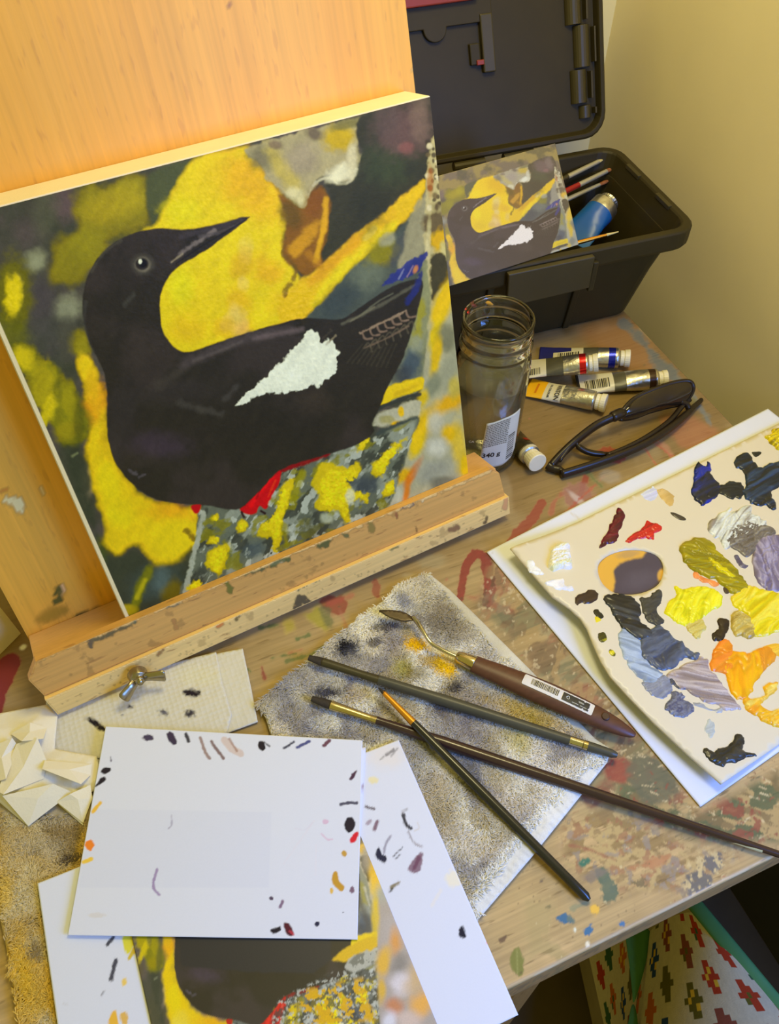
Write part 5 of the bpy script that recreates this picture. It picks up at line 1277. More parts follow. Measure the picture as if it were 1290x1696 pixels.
dab([(1062, 818), (1078, 808), (1084, 806), (1090, 812), (1086, 828), (1070, 828)], [(196, 182, 200), (210, 200, 196), (224, 214, 190)], 0.0004, label='thin lilac smear')
dab([(1088, 812), (1102, 812), (1116, 820), (1118, 830), (1112, 838), (1098, 830)], [(206, 160, 84), (216, 174, 104)], 0.0008, label='thin ochre smear')
dab([(1110, 850), (1116, 849), (1136, 858), (1134, 863), (1122, 860)], [(70, 58, 44)], 0.001, rough=0.6)
dab([(1018, 850), (1026, 842), (1034, 848), (1034, 860), (1026, 880), (1022, 896), (1006, 902), (992, 908), (996, 896), (1006, 880), (1012, 865)], [(70, 22, 24), (84, 20, 26), (120, 20, 34)], 0.0026, 90, rough=1.6, label='dark crimson dab')
dab([(1036, 896), (1048, 884), (1062, 876), (1072, 862), (1080, 866), (1095, 870), (1094, 880), (1084, 884), (1082, 894), (1070, 892), (1052, 894), (1040, 900)], [(196, 34, 26), (220, 44, 30), (170, 26, 24)], 0.0024, 90, rough=1.4, label='bright red dab')
dab([(908, 925), (914, 908), (922, 904), (930, 900), (944, 906), (944, 920), (948, 936), (944, 945), (930, 944), (916, 948), (908, 938)], [(246, 238, 206), (250, 244, 222), (226, 214, 160)], 0.007, 130, label='white paint peak')
dab([(870, 930), (880, 928), (894, 942), (900, 950), (890, 952), (876, 944)], [(232, 228, 226), (244, 240, 230)], 0.0012, label='thin white smear')
dab([(900, 966), (912, 960), (930, 958), (936, 968), (950, 972), (950, 978), (930, 978), (912, 972)], [(240, 236, 230), (214, 208, 222), (246, 242, 234)], 0.0014, label='pale lilac smear')
dab([(952, 990), (965, 982), (980, 976), (990, 982), (990, 994), (976, 1000), (962, 1000), (956, 1004)], [(66, 46, 34), (58, 40, 32)], 0.002, rough=1.4, label='dark brown dab')
dab([(982, 1012), (990, 1008), (998, 1018), (1000, 1024), (990, 1024)], [(44, 40, 28)], 0.001, rough=1)
dab([(984, 1022), (992, 1020), (996, 1028), (988, 1032)], [(236, 206, 40)], 0.0008, rough=1)
dab([(990, 1050), (1000, 1048), (1006, 1058), (998, 1064), (992, 1060)], [(66, 60, 24), (80, 70, 20), (226, 204, 40)], 0.001, 160, rough=1)
dab([(1008, 1076), (1016, 1076), (1020, 1086), (1012, 1086)], [(60, 52, 24), (226, 204, 40)], 0.0008, 160, rough=1)
# greys stirred on the right
dab([(1172, 872), (1182, 858), (1205, 842), (1214, 840), (1210, 850), (1240, 836), (1246, 850), (1256, 856), (1268, 862), (1264, 880), (1232, 892), (1210, 905), (1196, 908), (1190, 892), (1178, 888)], [(120, 106, 88), (196, 186, 160), (226, 216, 190), (206, 196, 170), (150, 132, 110)], 0.0018, 90, ang=20, stretch=4, label='streaky beige smear')
dab([(1206, 880), (1222, 868), (1240, 862), (1262, 868), (1280, 876), (1284, 888), (1262, 898), (1250, 912), (1238, 922), (1222, 914), (1206, 904), (1200, 894)], [(96, 82, 66), (124, 110, 94), (104, 90, 74), (150, 136, 116)], 0.0022, 110, stretch=1.3, label='brown grey swirl')
dab([(1250, 900), (1264, 888), (1290, 884), (1320, 890), (1320, 960), (1290, 980), (1268, 978), (1252, 960), (1245, 930)], [(112, 96, 114), (134, 116, 132), (170, 152, 162), (122, 106, 124)], 0.0024, 70, stretch=1.6, ang=60, label='mauve swirl')
dab([(1214, 920), (1222, 920), (1234, 934), (1240, 936), (1232, 942), (1222, 934)], [(88, 76, 88), (120, 108, 116)], 0.001, rough=1)
# olive into yellow
dab([(1126, 905), (1140, 894), (1160, 890), (1178, 898), (1190, 915), (1205, 926), (1222, 945), (1236, 965), (1240, 975), (1222, 985), (1205, 980), (1185, 962), (1160, 952), (1138, 938), (1128, 920)], [(140, 120, 16), (152, 132, 14), (176, 150, 10), (150, 128, 20)], 0.0034, 70, ang=-50, stretch=3, label='olive green stripe')
dab([(1170, 925), (1178, 924), (1196, 938), (1214, 952), (1222, 966), (1210, 966), (1190, 950), (1176, 940)], [(206, 180, 10), (226, 200, 10), (170, 146, 12)], 0.0046, 120, ang=-50, stretch=3, label='bright yellow streak on the olive')
dab([(1150, 946), (1162, 954), (1185, 964), (1192, 968), (1184, 972), (1164, 966), (1152, 956)], [(240, 140, 70), (236, 128, 56)], 0.0012, label='orange smear under the olive')
dab([(1100, 1010), (1108, 996), (1120, 985), (1116, 972), (1126, 972), (1136, 974), (1160, 970), (1180, 975), (1195, 985), (1196, 1000), (1180, 1012), (1165, 1022), (1150, 1034), (1130, 1036), (1112, 1026), (1102, 1018)], [(206, 190, 10), (234, 212, 20), (240, 222, 50), (226, 200, 14)], 0.0024, 90, ang=30, stretch=3, label='lemon yellow swirl')
dab([(1210, 990), (1222, 975), (1240, 970), (1262, 976), (1290, 982), (1320, 1000), (1320, 1040), (1290, 1046), (1270, 1054), (1250, 1054), (1236, 1040), (1238, 1020), (1222, 1008), (1212, 1002)], [(216, 184, 10), (236, 206, 20), (240, 212, 70), (226, 190, 20)], 0.0028, 80, ang=10, stretch=2.5, label='deep yellow pool')
dab([(1134, 1030), (1148, 1024), (1164, 1026), (1168, 1040), (1156, 1058), (1146, 1052), (1136, 1042)], [(206, 178, 84), (216, 192, 104), (190, 160, 70)], 0.002, 120, label='tan smear')
dab([(1186, 1030), (1194, 1024), (1206, 1026), (1208, 1036), (1204, 1048), (1196, 1062), (1182, 1062), (1178, 1050), (1190, 1042)], [(44, 32, 22), (54, 38, 26)], 0.002, rough=1.2, label='black brown dab')
dab([(1198, 974), (1206, 972), (1210, 980), (1202, 984)], [(74, 54, 40)], 0.001, rough=0.8)
dab([(1210, 1020), (1224, 1012), (1240, 1022), (1252, 1040), (1246, 1056), (1226, 1056), (1212, 1044)], [(190, 158, 70), (206, 176, 90), (170, 136, 56)], 0.0034, 120, label='ochre coil')
# oranges
dab([(1174, 1098), (1180, 1080), (1190, 1064), (1200, 1058), (1212, 1066), (1216, 1085), (1222, 1110), (1210, 1120), (1192, 1114), (1178, 1112)], [(226, 120, 20), (240, 140, 30), (236, 130, 40)], 0.0022, 70, label='orange slab')
dab([(1200, 1080), (1222, 1078), (1240, 1082), (1262, 1070), (1280, 1078), (1284, 1092), (1268, 1110), (1250, 1130), (1244, 1150), (1226, 1160), (1210, 1150), (1204, 1128), (1198, 1110)], [(232, 150, 6), (244, 170, 8), (240, 162, 20), (226, 140, 30)], 0.0026, 60, ang=45, stretch=3, label='golden orange pool')
dab([(1262, 1072), (1290, 1066), (1310, 1080), (1300, 1090), (1276, 1084)], [(240, 166, 30), (244, 186, 60)], 0.0012)
dab([(1228, 1160), (1236, 1154), (1250, 1156), (1266, 1150), (1262, 1140), (1280, 1130), (1290, 1132), (1284, 1148), (1268, 1160), (1262, 1172), (1280, 1176), (1310, 1170), (1310, 1204), (1285, 1206), (1265, 1196), (1250, 1186), (1236, 1176)], [(240, 150, 30), (246, 180, 40), (244, 166, 20), (248, 200, 90)], 0.003, 110, label='orange knife scrapes')
# blue greys
dab([(998, 994), (1006, 986), (1020, 984), (1040, 986), (1056, 996), (1062, 1012), (1058, 1024), (1070, 1036), (1082, 1046), (1076, 1056), (1062, 1062), (1050, 1056), (1036, 1046), (1024, 1036), (1016, 1020), (1008, 1006)], [(38, 36, 34), (52, 52, 52), (66, 68, 72), (44, 44, 44)], 0.003, 60, ang=-45, stretch=3, label='charcoal stripe')
dab([(1058, 992), (1070, 988), (1082, 982), (1090, 976), (1096, 984), (1094, 1000), (1088, 1010), (1100, 1030), (1086, 1036), (1072, 1026), (1064, 1012)], [(52, 48, 42), (70, 66, 58), (46, 46, 50)], 0.0018, 110, label='dark grey smear by the thumb hole')
dab([(1060, 1060), (1070, 1048), (1086, 1036), (1100, 1040), (1118, 1056), (1130, 1062), (1142, 1078), (1160, 1082), (1154, 1094), (1134, 1090), (1122, 1102), (1104, 1112), (1086, 1108), (1072, 1096), (1060, 1080)], [(58, 62, 76), (76, 82, 100), (92, 98, 116), (64, 68, 84)], 0.0024, 75, stretch=1.4, label='slate blue swirl')
dab([(1024, 1050), (1034, 1040), (1050, 1052), (1062, 1066), (1064, 1085), (1080, 1104), (1098, 1114), (1096, 1126), (1080, 1134), (1062, 1126), (1046, 1110), (1034, 1090), (1026, 1068)], [(128, 138, 156), (154, 164, 182), (172, 180, 194), (140, 150, 168)], 0.0014, 70, ang=-50, stretch=2.5, label='pale blue grey wash')
dab([(1062, 1130), (1078, 1128), (1094, 1118), (1108, 1122), (1114, 1140), (1104, 1152), (1092, 1158), (1076, 1150)], [(124, 124, 138), (146, 146, 158), (110, 110, 126)], 0.0014, 100, label='lavender grey patch')
dab([(1104, 1118), (1120, 1108), (1140, 1096), (1160, 1088), (1172, 1094), (1178, 1112), (1190, 1124), (1204, 1142), (1222, 1168), (1226, 1174), (1206, 1178), (1184, 1168), (1160, 1160), (1140, 1146), (1124, 1140)], [(140, 120, 116), (170, 150, 148), (196, 178, 174), (158, 138, 136)], 0.0022, 100, ang=-40, stretch=4, label='streaked pinkish grey')
dab([(1100, 1166), (1112, 1152), (1108, 1144), (1124, 1144), (1136, 1152), (1134, 1160), (1148, 1166), (1150, 1176), (1140, 1186), (1122, 1188), (1106, 1180)], [(92, 92, 110), (122, 122, 138), (66, 66, 96), (136, 136, 150)], 0.0018, 120, stretch=1.2, label='grey blue curl')
dab([(1112, 1118), (1136, 1132), (1138, 1144), (1120, 1140), (1110, 1130)], [(60, 62, 78), (70, 72, 84)], 0.0014)
dab([(1148, 1164), (1160, 1164), (1180, 1174), (1196, 1172), (1194, 1180), (1176, 1178), (1160, 1172)], [(140, 138, 146), (170, 168, 172)], 0.001)
dab([(1166, 1204), (1174, 1190), (1180, 1196), (1186, 1206), (1180, 1222), (1172, 1220)], [(176, 176, 174), (196, 196, 190)], 0.0006, label='faint grey smear')
dab([(1162, 1244), (1170, 1240), (1182, 1246), (1190, 1240), (1204, 1236), (1214, 1228), (1218, 1216), (1230, 1216), (1234, 1228), (1230, 1242), (1246, 1248), (1256, 1252), (1236, 1256), (1222, 1264), (1204, 1264), (1198, 1270), (1182, 1264), (1168, 1254)], [(36, 34, 32), (44, 42, 38), (56, 54, 52)], 0.0026, 120, rough=1.6, label='black paint scribble')

# ------------------------------------------------------------------ cloths
M_terry = painted('stained_terry', 0.95, 0.25, 500, 0.1)
M_hem = painted('stained_hem', 0.9, 0.35, 350, 0.1)
def cloth(name, label, outline, zt, draw, base, pile_ok, res=0.0022, tufts=14000, length=0.0043, bump_=0.0022, ill=(.82, .80, .84), curl=None, seed=1, hang=None):
    O = np.array([at(x, y, zt)[:2] for x, y in outline])
    ro = np.array([O.mean(0)[0], O.mean(0)[1], 0.0])
    P, T, d = polymesh(O, res)
    z = zt - 0.0012 + bump_ * fbm(P[:, 0] * 60, P[:, 1] * 60, seed, 3) * np.clip(d / 0.006, 0.15, 1)
    root = thing(name, label, 'cloth', loc=tuple(ro))
    v = np.stack([P[:, 0], P[:, 1], z], 1)
    px, py = proj(v)
    p = Paint(px, py, base, ill); draw(p)
    build('weave', v - ro, T, M_hem, root, smooth=True, rgba=p.rgba(), solid=0.0012)
    # pile: many small bent tufts with the colour of the stains beneath
    r2 = np.random.default_rng(seed)
    lo, hi = O.min(0), O.max(0)
    q = r2.uniform(lo, hi, (int(tufts * (hi - lo).prod() / (0.5 * np.ptp(O[:, 0]) * np.ptp(O[:, 1]) + 1e-9)), 2))
    dq, ins = seg_dist(q[:, 0], q[:, 1], O)
    qx, qy = proj(np.stack([q[:, 0], q[:, 1], np.full(len(q), zt)], 1))
    keep = ins & pile_ok(qx, qy, r2.uniform(0, 1, len(q)))
    q = q[keep][:tufts]; qx = qx[keep][:tufts]; qy = qy[keep][:tufts]
    n = len(q)
    pp = Paint(qx, qy, base, ill); draw(pp)
    c = pp.c * r2.uniform(0.78, 1.22, (n, 1))
    flow = 6.28 * fbm(q[:, 0] * 28, q[:, 1] * 28, seed + 9, 2) * 1.6 + r2.normal(0, 0.75, n)
    L = length * r2.uniform(0.6, 1.25, n)
    dx = np.stack([np.cos(flow), np.sin(flow)], 1)
    sx = np.stack([-dx[:, 1], dx[:, 0]], 1)
    w = 0.00030 * r2.uniform(0.7, 1.3, n)
    zb = zt - 0.0008
    rows = []
    for t, hz, ww in ((0, 0, 1.0), (0.35, 0.62, 1.1), (0.8, 0.72, 0.9), (1.05, 0.35, 0.35)):
        ctr = q + dx * (L * t)[:, None]
        zz = zb + L * hz * 0.62
        for sgn in (-1, 1):
            e = ctr + sx * (w * ww * sgn)[:, None]
            rows.append(np.concatenate([e, zz[:, None]], 1))
    V = np.stack(rows, 1).reshape(-1, 3)
    base_i = np.arange(n)[:, None] * 8
    Fq = np.concatenate([base_i + np.array([2 * k, 2 * k + 1, 2 * k + 3, 2 * k + 2]) for k in range(3)], 0)
    rg = np.concatenate([np.repeat(c, 8, 0), np.ones((n * 8, 1))], 1)
    o = build('terry_pile', V - ro, Fq, M_terry, root, rgba=rg)
    o['kind'] = 'stuff'
    return root
def draw_towel(p):
    p.mottle([(150, 146, 142)], 0.02, 0.5, 0.1, 0.55); p.mottle([(112, 106, 112)], 0.016, 0.58, 0.08, 0.6); p.mottle([(168, 152, 112)], 0.012, 0.56, 0.08, 0.6)
    p.mottle([(226, 220, 206)], 0.02, 0.58, 0.08, 0.7)
    E = p.ell
    E(730, 1020, 44, 30, (98, 88, 74), 30, 0.7, 0.5, 0.06, a=0.8); E(690, 975, 50, 24, (196, 184, 160), 30, 0.6, a=0.6); E(770, 1020, 60, 40, (150, 136, 110), 40, 0.7, a=0.5)
    E(577, 1070, 18, 13, (26, 24, 32), -10, 0.5, 0.6, 0.1); E(545, 1147, 26, 12, (36, 36, 56), -10, 0.6, 0.6, 0.1, a=0.9); E(637, 1037, 16, 11, (44, 38, 44), 0, 0.5, 0.6, 0.1, a=0.85); E(618, 1062, 10, 7, (70, 64, 68), 0, 0.5, a=0.8); E(668, 1000, 16, 12, (92, 96, 122), 30, 0.6, a=0.7); E(585, 1085, 24, 14, (92, 92, 104), 0, 0.7, a=0.6)
    E(650, 1060, 20, 26, (108, 98, 112), 20, 0.7, a=0.6); E(470, 1150, 16, 18, (92, 96, 124), 30, 0.7, a=0.6); E(480, 1140, 40, 30, (150, 146, 150), 0, 0.7, a=0.5); E(510, 1200, 40, 18, (116, 116, 134), 10, 0.7, a=0.5); E(580, 1135, 8, 14, (84, 88, 120), 20, 0.6, a=0.7)
    E(692, 1067, 20, 11, (238, 176, 16), 20, 0.5, 0.5, 0.15); E(738, 1103, 22, 14, (240, 180, 10), 10, 0.5, 0.5, 0.15); E(715, 1097, 20, 9, (176, 140, 40), 10, 0.6, 0.5, 0.1, a=0.8); E(665, 1105, 16, 16, (160, 150, 70), 0, 0.6, a=0.8); E(690, 1115, 20, 12, (120, 104, 50), 10, 0.6, a=0.7); E(590, 1150, 18, 12, (150, 126, 90), 0, 0.6, a=0.6); E(640, 1140, 30, 14, (136, 124, 98), 10, 0.7, a=0.6)
    E(755, 1137, 14, 9, (36, 32, 36), 0, 0.5, a=0.9); E(735, 1165, 16, 14, (64, 58, 66), 0, 0.7, 0.5, a=0.8); E(770, 1195, 40, 22, (92, 84, 96), 0, 0.7, 0.5, a=0.6); E(745, 1215, 50, 30, (112, 104, 108), 20, 0.7, 0.5, a=0.6); E(800, 1160, 40, 16, (130, 122, 128), 20, 0.7, a=0.5)
    E(870, 1180, 60, 20, (176, 146, 56), 20, 0.6, 0.5, 0.06, a=0.85); E(895, 1200, 26, 14, (150, 124, 30), 20, 0.6, 0.5, 0.08, a=0.8); E(860, 1230, 20, 26, (176, 160, 76), 0, 0.7, 0.5, a=0.7); E(940, 1205, 44, 14, (176, 150, 100), 20, 0.7, 0.5, a=0.7); E(800, 1100, 40, 12, (196, 180, 150), 20, 0.7, a=0.5)
    E(765, 1265, 16, 40, (84, 84, 94), -45, 0.6, 0.6, 0.08, a=0.8); E(790, 1310, 30, 20, (80, 80, 92), 30, 0.7, 0.6, 0.06, a=0.7); E(700, 1230, 30, 20, (128, 122, 114), 20, 0.7, a=0.6); E(720, 1310, 30, 30, (160, 140, 104), 0, 0.7, a=0.7); E(745, 1360, 20, 30, (150, 132, 100), -20, 0.7, a=0.6); E(790, 1400, 50, 22, (176, 160, 140), 30, 0.7, a=0.5); E(680, 1260, 24, 40, (116, 110, 108), -30, 0.7, a=0.6)
    E(830, 1330, 60, 22, (190, 176, 160), 20, 0.7, a=0.5); E(900, 1290, 60, 16, (222, 214, 204), 20, 0.7, a=0.7)
    # plain woven hems
    p.stroke([(716, 950), (745, 975), (1012, 1250)], 34, (196, 188, 164), 8, 3, 0.1, 0.75)
    p.poly([(800, 1530), (775, 1490), (870, 1370), (990, 1240), (1020, 1250), (890, 1430)], (218, 214, 206), 6, 4, 0.08, a=0.85)
    p.ell(1008, 1228, 14, 14, (206, 196, 150), 20, a=0.8)
    for k in range(26):
        x = 800 + k * 8; y = 1500 - k * 10
        p.stroke([(x - 14, y - 26), (x + 22, y + 8)], 1.6, (178, 174, 168), 1.5, 0, a=0.6)
hemA = np.array([(700, 945), (722, 975), (1000, 1262), (1040, 1240), (760, 940)]); hemB = np.array([(800, 1545), (772, 1492), (868, 1380), (960, 1270), (1040, 1250), (900, 1440)])
def pile_towel(x, y, r):
    dA, iA = seg_dist(x, y, hemA); dB, iB = seg_dist(x, y, hemB)
    return ~((iA & (dA > 4 * r)) | (iB & (dB > 14 * r)))
towel_out = [(712, 950), (690, 955), (660, 972), (640, 990), (600, 1020), (560, 1052), (520, 1085), (470, 1128), (426, 1164), (440, 1190), (448, 1216), (455, 1240), (560, 1330), (660, 1420), (740, 1500), (797, 1517), (880, 1420), (940, 1345), (1006, 1262), (1012, 1240), (985, 1222), (880, 1110), (800, 1030), (745, 976)]
cloth('terry_towel', 'pale terry towel with black, blue and yellow stains under the brushes', towel_out, 0.0058, draw_towel, (202, 192, 176), pile_towel, tufts=85000, seed=2)
def draw_rag(p):
    p.mottle([(150, 126, 78)], 0.014, 0.5, 0.1, 0.7); p.mottle([(196, 180, 140)], 0.02, 0.56, 0.08, 0.7); p.mottle([(112, 94, 66)], 0.018, 0.58, 0.08, 0.7); p.mottle([(206, 164, 50)], 0.014, 0.58, 0.08, 0.7)
    p.ell(118, 1420, 22, 8, (66, 56, 48), -10, 0.6, 0.5, a=0.9); p.ell(30, 1600, 20, 60, (206, 164, 40), 0, 0.6, 0.5, 0.04, a=0.7); p.ell(10, 1480, 16, 30, (206, 168, 50), 0, 0.6, a=0.7); p.ell(60, 1400, 40, 20, (176, 164, 140), 0, 0.6, a=0.6); p.ell(60, 1570, 12, 16, (104, 88, 62), 0, 0.6, a=0.7); p.ell(80, 1350, 50, 14, (168, 158, 140), 0, 0.5, a=0.7)
def pile_rag(x, y, r): return (y > 1356 + 22 * (r - 0.5)) & (x > 4 + (y - 1500) * 0.06 + 8 * r)
rag_out = [(-40, 1296), (60, 1302), (150, 1316), (205, 1330), (205, 1500), (160, 1600), (140, 1740), (36, 1740), (22, 1640), (8, 1560), (-6, 1500), (-30, 1420)]
cloth('terry_rag', 'yellow-brown stained terry rag at the lower left corner of the desk', rag_out, 0.0055, draw_rag, (184, 160, 110), pile_rag, tufts=30000, seed=5)

# ------------------------------------------------------------------ kitchen paper and crumpled tissue
M_kp, nt, bs = nodes_of('quilted_kitchen_paper')
a_ = node(nt, 'ShaderNodeVertexColor', layer_name='Col'); nt.links.new(a_.outputs['Color'], bs.inputs['Base Color'])
bs.inputs['Roughness'].default_value = 0.9; bs.inputs['Specular IOR Level'].default_value = 0.1
tc = node(nt, 'ShaderNodeTexCoord'); vo = node(nt, 'ShaderNodeTexVoronoi', inp={'Scale': 240.0, 'Randomness': 0.2}); nt.links.new(tc.outputs['Object'], vo.inputs['Vector'])
bump(nt, bs, vo.outputs['Distance'], 0.4, 0.0012)
def kp_draw(p):
    E = p.ell
    E(318, 1148, 15, 6, (42, 34, 34), 5, 0.3, 0.5, 0.2); E(155, 1196, 14, 5, (40, 34, 34), 30, 0.3, 0.4, 0.2); E(168, 1206, 10, 4, (40, 34, 34), 20, 0.3, 0.4, 0.2); E(314, 1182, 8, 5, (60, 54, 54), 0, 0.4, 0.8, 0.3); E(270, 1180, 6, 5, (96, 92, 90), 0, 0.5, 0.9, 0.4); E(215, 1171, 5, 2.5, (70, 66, 62), 10, 0.4, 0.6, 0.3); E(203, 1185, 2, 2, (90, 90, 90), 0); E(330, 1120, 34, 14, (214, 206, 150), 0, 0.7, a=0.4); E(200, 1140, 50, 12, (206, 186, 110), -15, 0.7, a=0.35)
zK = 0.0034
def kp(outline, z0, lift, name):
    O = np.array([at(x, y, z0)[:2] for x, y in outline]); P, T, d = polymesh(O, 0.002)
    return P, T, d
kpt = thing('kitchen_paper', 'folded quilted kitchen paper with black blots under the easel ledge', 'kitchen paper', loc=tuple(at(250, 1180, 0)))
ko = at(250, 1180, 0)
for nm, outline, zz in (('lower_ply', [(78, 1140), (240, 1108), (402, 1074), (415, 1135), (427, 1196), (380, 1213), (300, 1250), (240, 1275), (150, 1262), (72, 1258), (74, 1200)], 0.0026),
                        ('upper_ply', [(82, 1150), (230, 1112), (358, 1080), (368, 1130), (384, 1184), (376, 1214), (260, 1262), (158, 1256), (74, 1254), (77, 1200)], 0.0040)):
    O = np.array([at(x, y, zz)[:2] for x, y in outline]); P, T, d = polymesh(O, 0.0018)
    z = zz + 0.0010 * fbm(P[:, 0] * 45, P[:, 1] * 45, 3, 3) + 0.0006 * (fbm(P[:, 0] * 300, P[:, 1] * 300, 8, 2) - 0.5)
    v = np.stack([P[:, 0], P[:, 1], z], 1); px, py = proj(v); p = Paint(px, py, (206, 198, 164), (0.86, 0.83, 0.70)); kp_draw(p)
    build(nm, v - ko, T, M_kp, kpt, smooth=True, rgba=p.rgba(), solid=0.0004)
# crumpled tissue: facets from a few folded planes
M_tis = plain('cream_tissue', (238, 230, 200), 0.9, var=0.03, bumpk=0.2, bscale=500, spec=0.1)
M_tis.node_tree.nodes['Principled BSDF'].inputs['Transmission Weight'].default_value = 0.0
tO = [(-60, 1200), (0, 1180), (40, 1172), (76, 1166), (95, 1185), (90, 1240), (160, 1252), (172, 1300), (150, 1312), (136, 1366), (112, 1345), (92, 1328), (46, 1368), (0, 1330), (-60, 1300)]
O = np.array([at(x, y, 0.009)[:2] for x, y in tO]); P, T, d = polymesh(O, 0.0016)
r3 = np.random.default_rng(23)
z = np.zeros(len(P)); tw = fbm(P[:, 0] * 18, P[:, 1] * 18, 4, 2)
for k in range(5):
    a_ = r3.uniform(0, 3.14); fr_ = r3.uniform(9, 24)
    ph = (P[:, 0] * math.cos(a_) + P[:, 1] * math.sin(a_)) * fr_ + r3.uniform(0, 1) + 0.9 * tw
    z += np.abs((ph % 1.0) - 0.5) * 2 * r3.uniform(0.0022, 0.0042)
z = 0.0062 + z * (0.25 + 0.75 * np.clip(d / 0.018, 0, 1))
to = np.array([*O.mean(0), 0])
t_ = build('crumpled_tissue', np.stack([P[:, 0], P[:, 1], z], 1) - to, T, M_tis, None, smooth=False, solid=0.0003, loc=tuple(to))
tag(t_, 'crumpled cream tissue at the left edge beside the kitchen paper', 'tissue')
for k, (pts, zs) in enumerate([([(28, 1232), (62, 1222), (78, 1262), (72, 1290), (6, 1316), (-4, 1310)], (0.016, 0.022, 0.015, 0.013, 0.020, 0.018)), ([(74, 1260), (152, 1266), (150, 1284), (134, 1299), (70, 1274)], (0.017, 0.012, 0.012, 0.019, 0.021)),
                               ([(4, 1318), (88, 1298), (120, 1312), (47, 1368)], (0.018, 0.019, 0.013, 0.008)), ([(94, 1328), (116, 1315), (150, 1300), (153, 1322), (138, 1363)], (0.012, 0.016, 0.013, 0.012, 0.008)),
                               ([(18, 1216), (50, 1197), (78, 1206), (72, 1224), (36, 1228)], (0.014, 0.019, 0.015, 0.020, 0.022)), ([(-20, 1240), (20, 1222), (30, 1236), (10, 1290), (-20, 1300)], (0.015, 0.020, 0.013, 0.021, 0.014))]):
    q = [np.array(at(x, y, z_)) - to for (x, y), z_ in zip(pts, zs)]; c_ = np.mean(q, 0) + np.array([0, 0, 0.002])
    build('fold', q + [c_], [[i, (i + 1) % len(q), len(q)] for i in range(len(q))], M_tis, t_, solid=0.0003)

# ------------------------------------------------------------------ test sheets and prints at the front
def quadM(px_tl, px_tr, z):
    a, b = at(*px_tl, z), at(*px_tr, z); e = unit(b - a); return a, e
def sheet_px(name, tl, tr, w, h, z, draw, label, cat, **k):
    """sheet hanging from its top edge: tl -> tr, then h towards the viewer"""
    a, e = quadM(tl, tr, z); f = np.array([-e[1], e[0], 0])
    return sheet(name, flatM(a - f * h, e, z), w, h, draw, label, cat, **k)
def marks(p, L):
    for q in L:
        if q[0] == 'e': p.ell(*q[1:6], q[6] if len(q) > 6 else 0, 0.25, 0.35, 0.25)
        elif q[0] == 's': p.stroke(q[1], q[2], q[3], 1.2, 1.2, 0.25, q[4] if len(q) > 4 else 0.95)
        else: p.poly(q[1], q[2], 1.2, 1.5, 0.2, q[3] if len(q) > 3 else 1.0)
K = (40, 34, 38); PU = (86, 62, 92)
# A: right-hand sheet
def draw_right(p):
    p.ell(640, 1250, 30, 20, (222, 212, 196), 0, 0.7, a=0.5)
    marks(p, [('s', [(630, 1258), (636, 1252)], 3, (120, 116, 110), .7), ('s', [(640, 1250), (652, 1242)], 5, (90, 86, 86), .7), ('s', [(648, 1252), (658, 1240)], 3, (110, 106, 106), .6), ('e', 618, 1292, 8, 6, (222, 214, 170), 0),
              ('s', [(605, 1336), (620, 1340)], 3.5, (84, 70, 76)), ('s', [(613, 1360), (609, 1364)], 6, (150, 130, 140), .8), ('s', [(625, 1360), (620, 1374)], 5, (112, 76, 92), .9), ('s', [(668, 1350), (672, 1364), (680, 1372)], 6, (40, 36, 40)), ('s', [(690, 1362), (694, 1372), (686, 1376)], 2, (200, 196, 190), .7),
              ('s', [(666, 1344), (674, 1340)], 3, (150, 146, 146), .7), ('s', [(676, 1378), (686, 1396), (698, 1402)], 3.5, (150, 146, 150), .8), ('s', [(646, 1386), (638, 1400), (636, 1412)], 4, (120, 112, 130), .7), ('s', [(666, 1404), (652, 1418)], 2, (70, 66, 72), .9), ('s', [(662, 1416), (656, 1422)], 2, (70, 66, 72), .9),
              ('p', [(624, 1408), (628, 1404), (632, 1414), (640, 1418), (638, 1428), (628, 1426), (622, 1418)], (44, 44, 62)), ('p', [(698, 1412), (700, 1424), (694, 1444), (682, 1446), (676, 1438), (684, 1424)], (120, 88, 102), .9), ('s', [(694, 1420), (686, 1438)], 6, (104, 64, 84), .8), ('p', [(664, 1460), (648, 1474), (646, 1468), (654, 1462)], (136, 126, 100)), ('s', [(650, 1472), (646, 1476)], 4, (60, 56, 50), .9),
              ('p', [(764, 1534), (770, 1540), (772, 1552), (764, 1553), (759, 1546)], (36, 34, 46)), ('s', [(805, 1560), (807, 1564)], 2, (220, 120, 110), .7), ('e', 752, 1455, 14, 14, (224, 220, 200), 0), ('s', [(715, 1500), (730, 1475)], 6, (222, 218, 206), .5)])
tr_ = at(660, 1225, 0.0112); dr_ = unit(at(851, 1664, 0.0112) - tr_); el_ = np.array([dr_[1], -dr_[0], 0]); el_ = el_ if el_[0] < 0 else -el_
sheet('test_sheet', flatM(tr_ + el_ * 0.148 + dr_ * 0.21, -el_, 0.0112), 0.148, 0.21, draw_right, 'white test sheet hanging over the desk edge, dotted with grey dabs, right of the stack', 'paper', group='white test sheets')
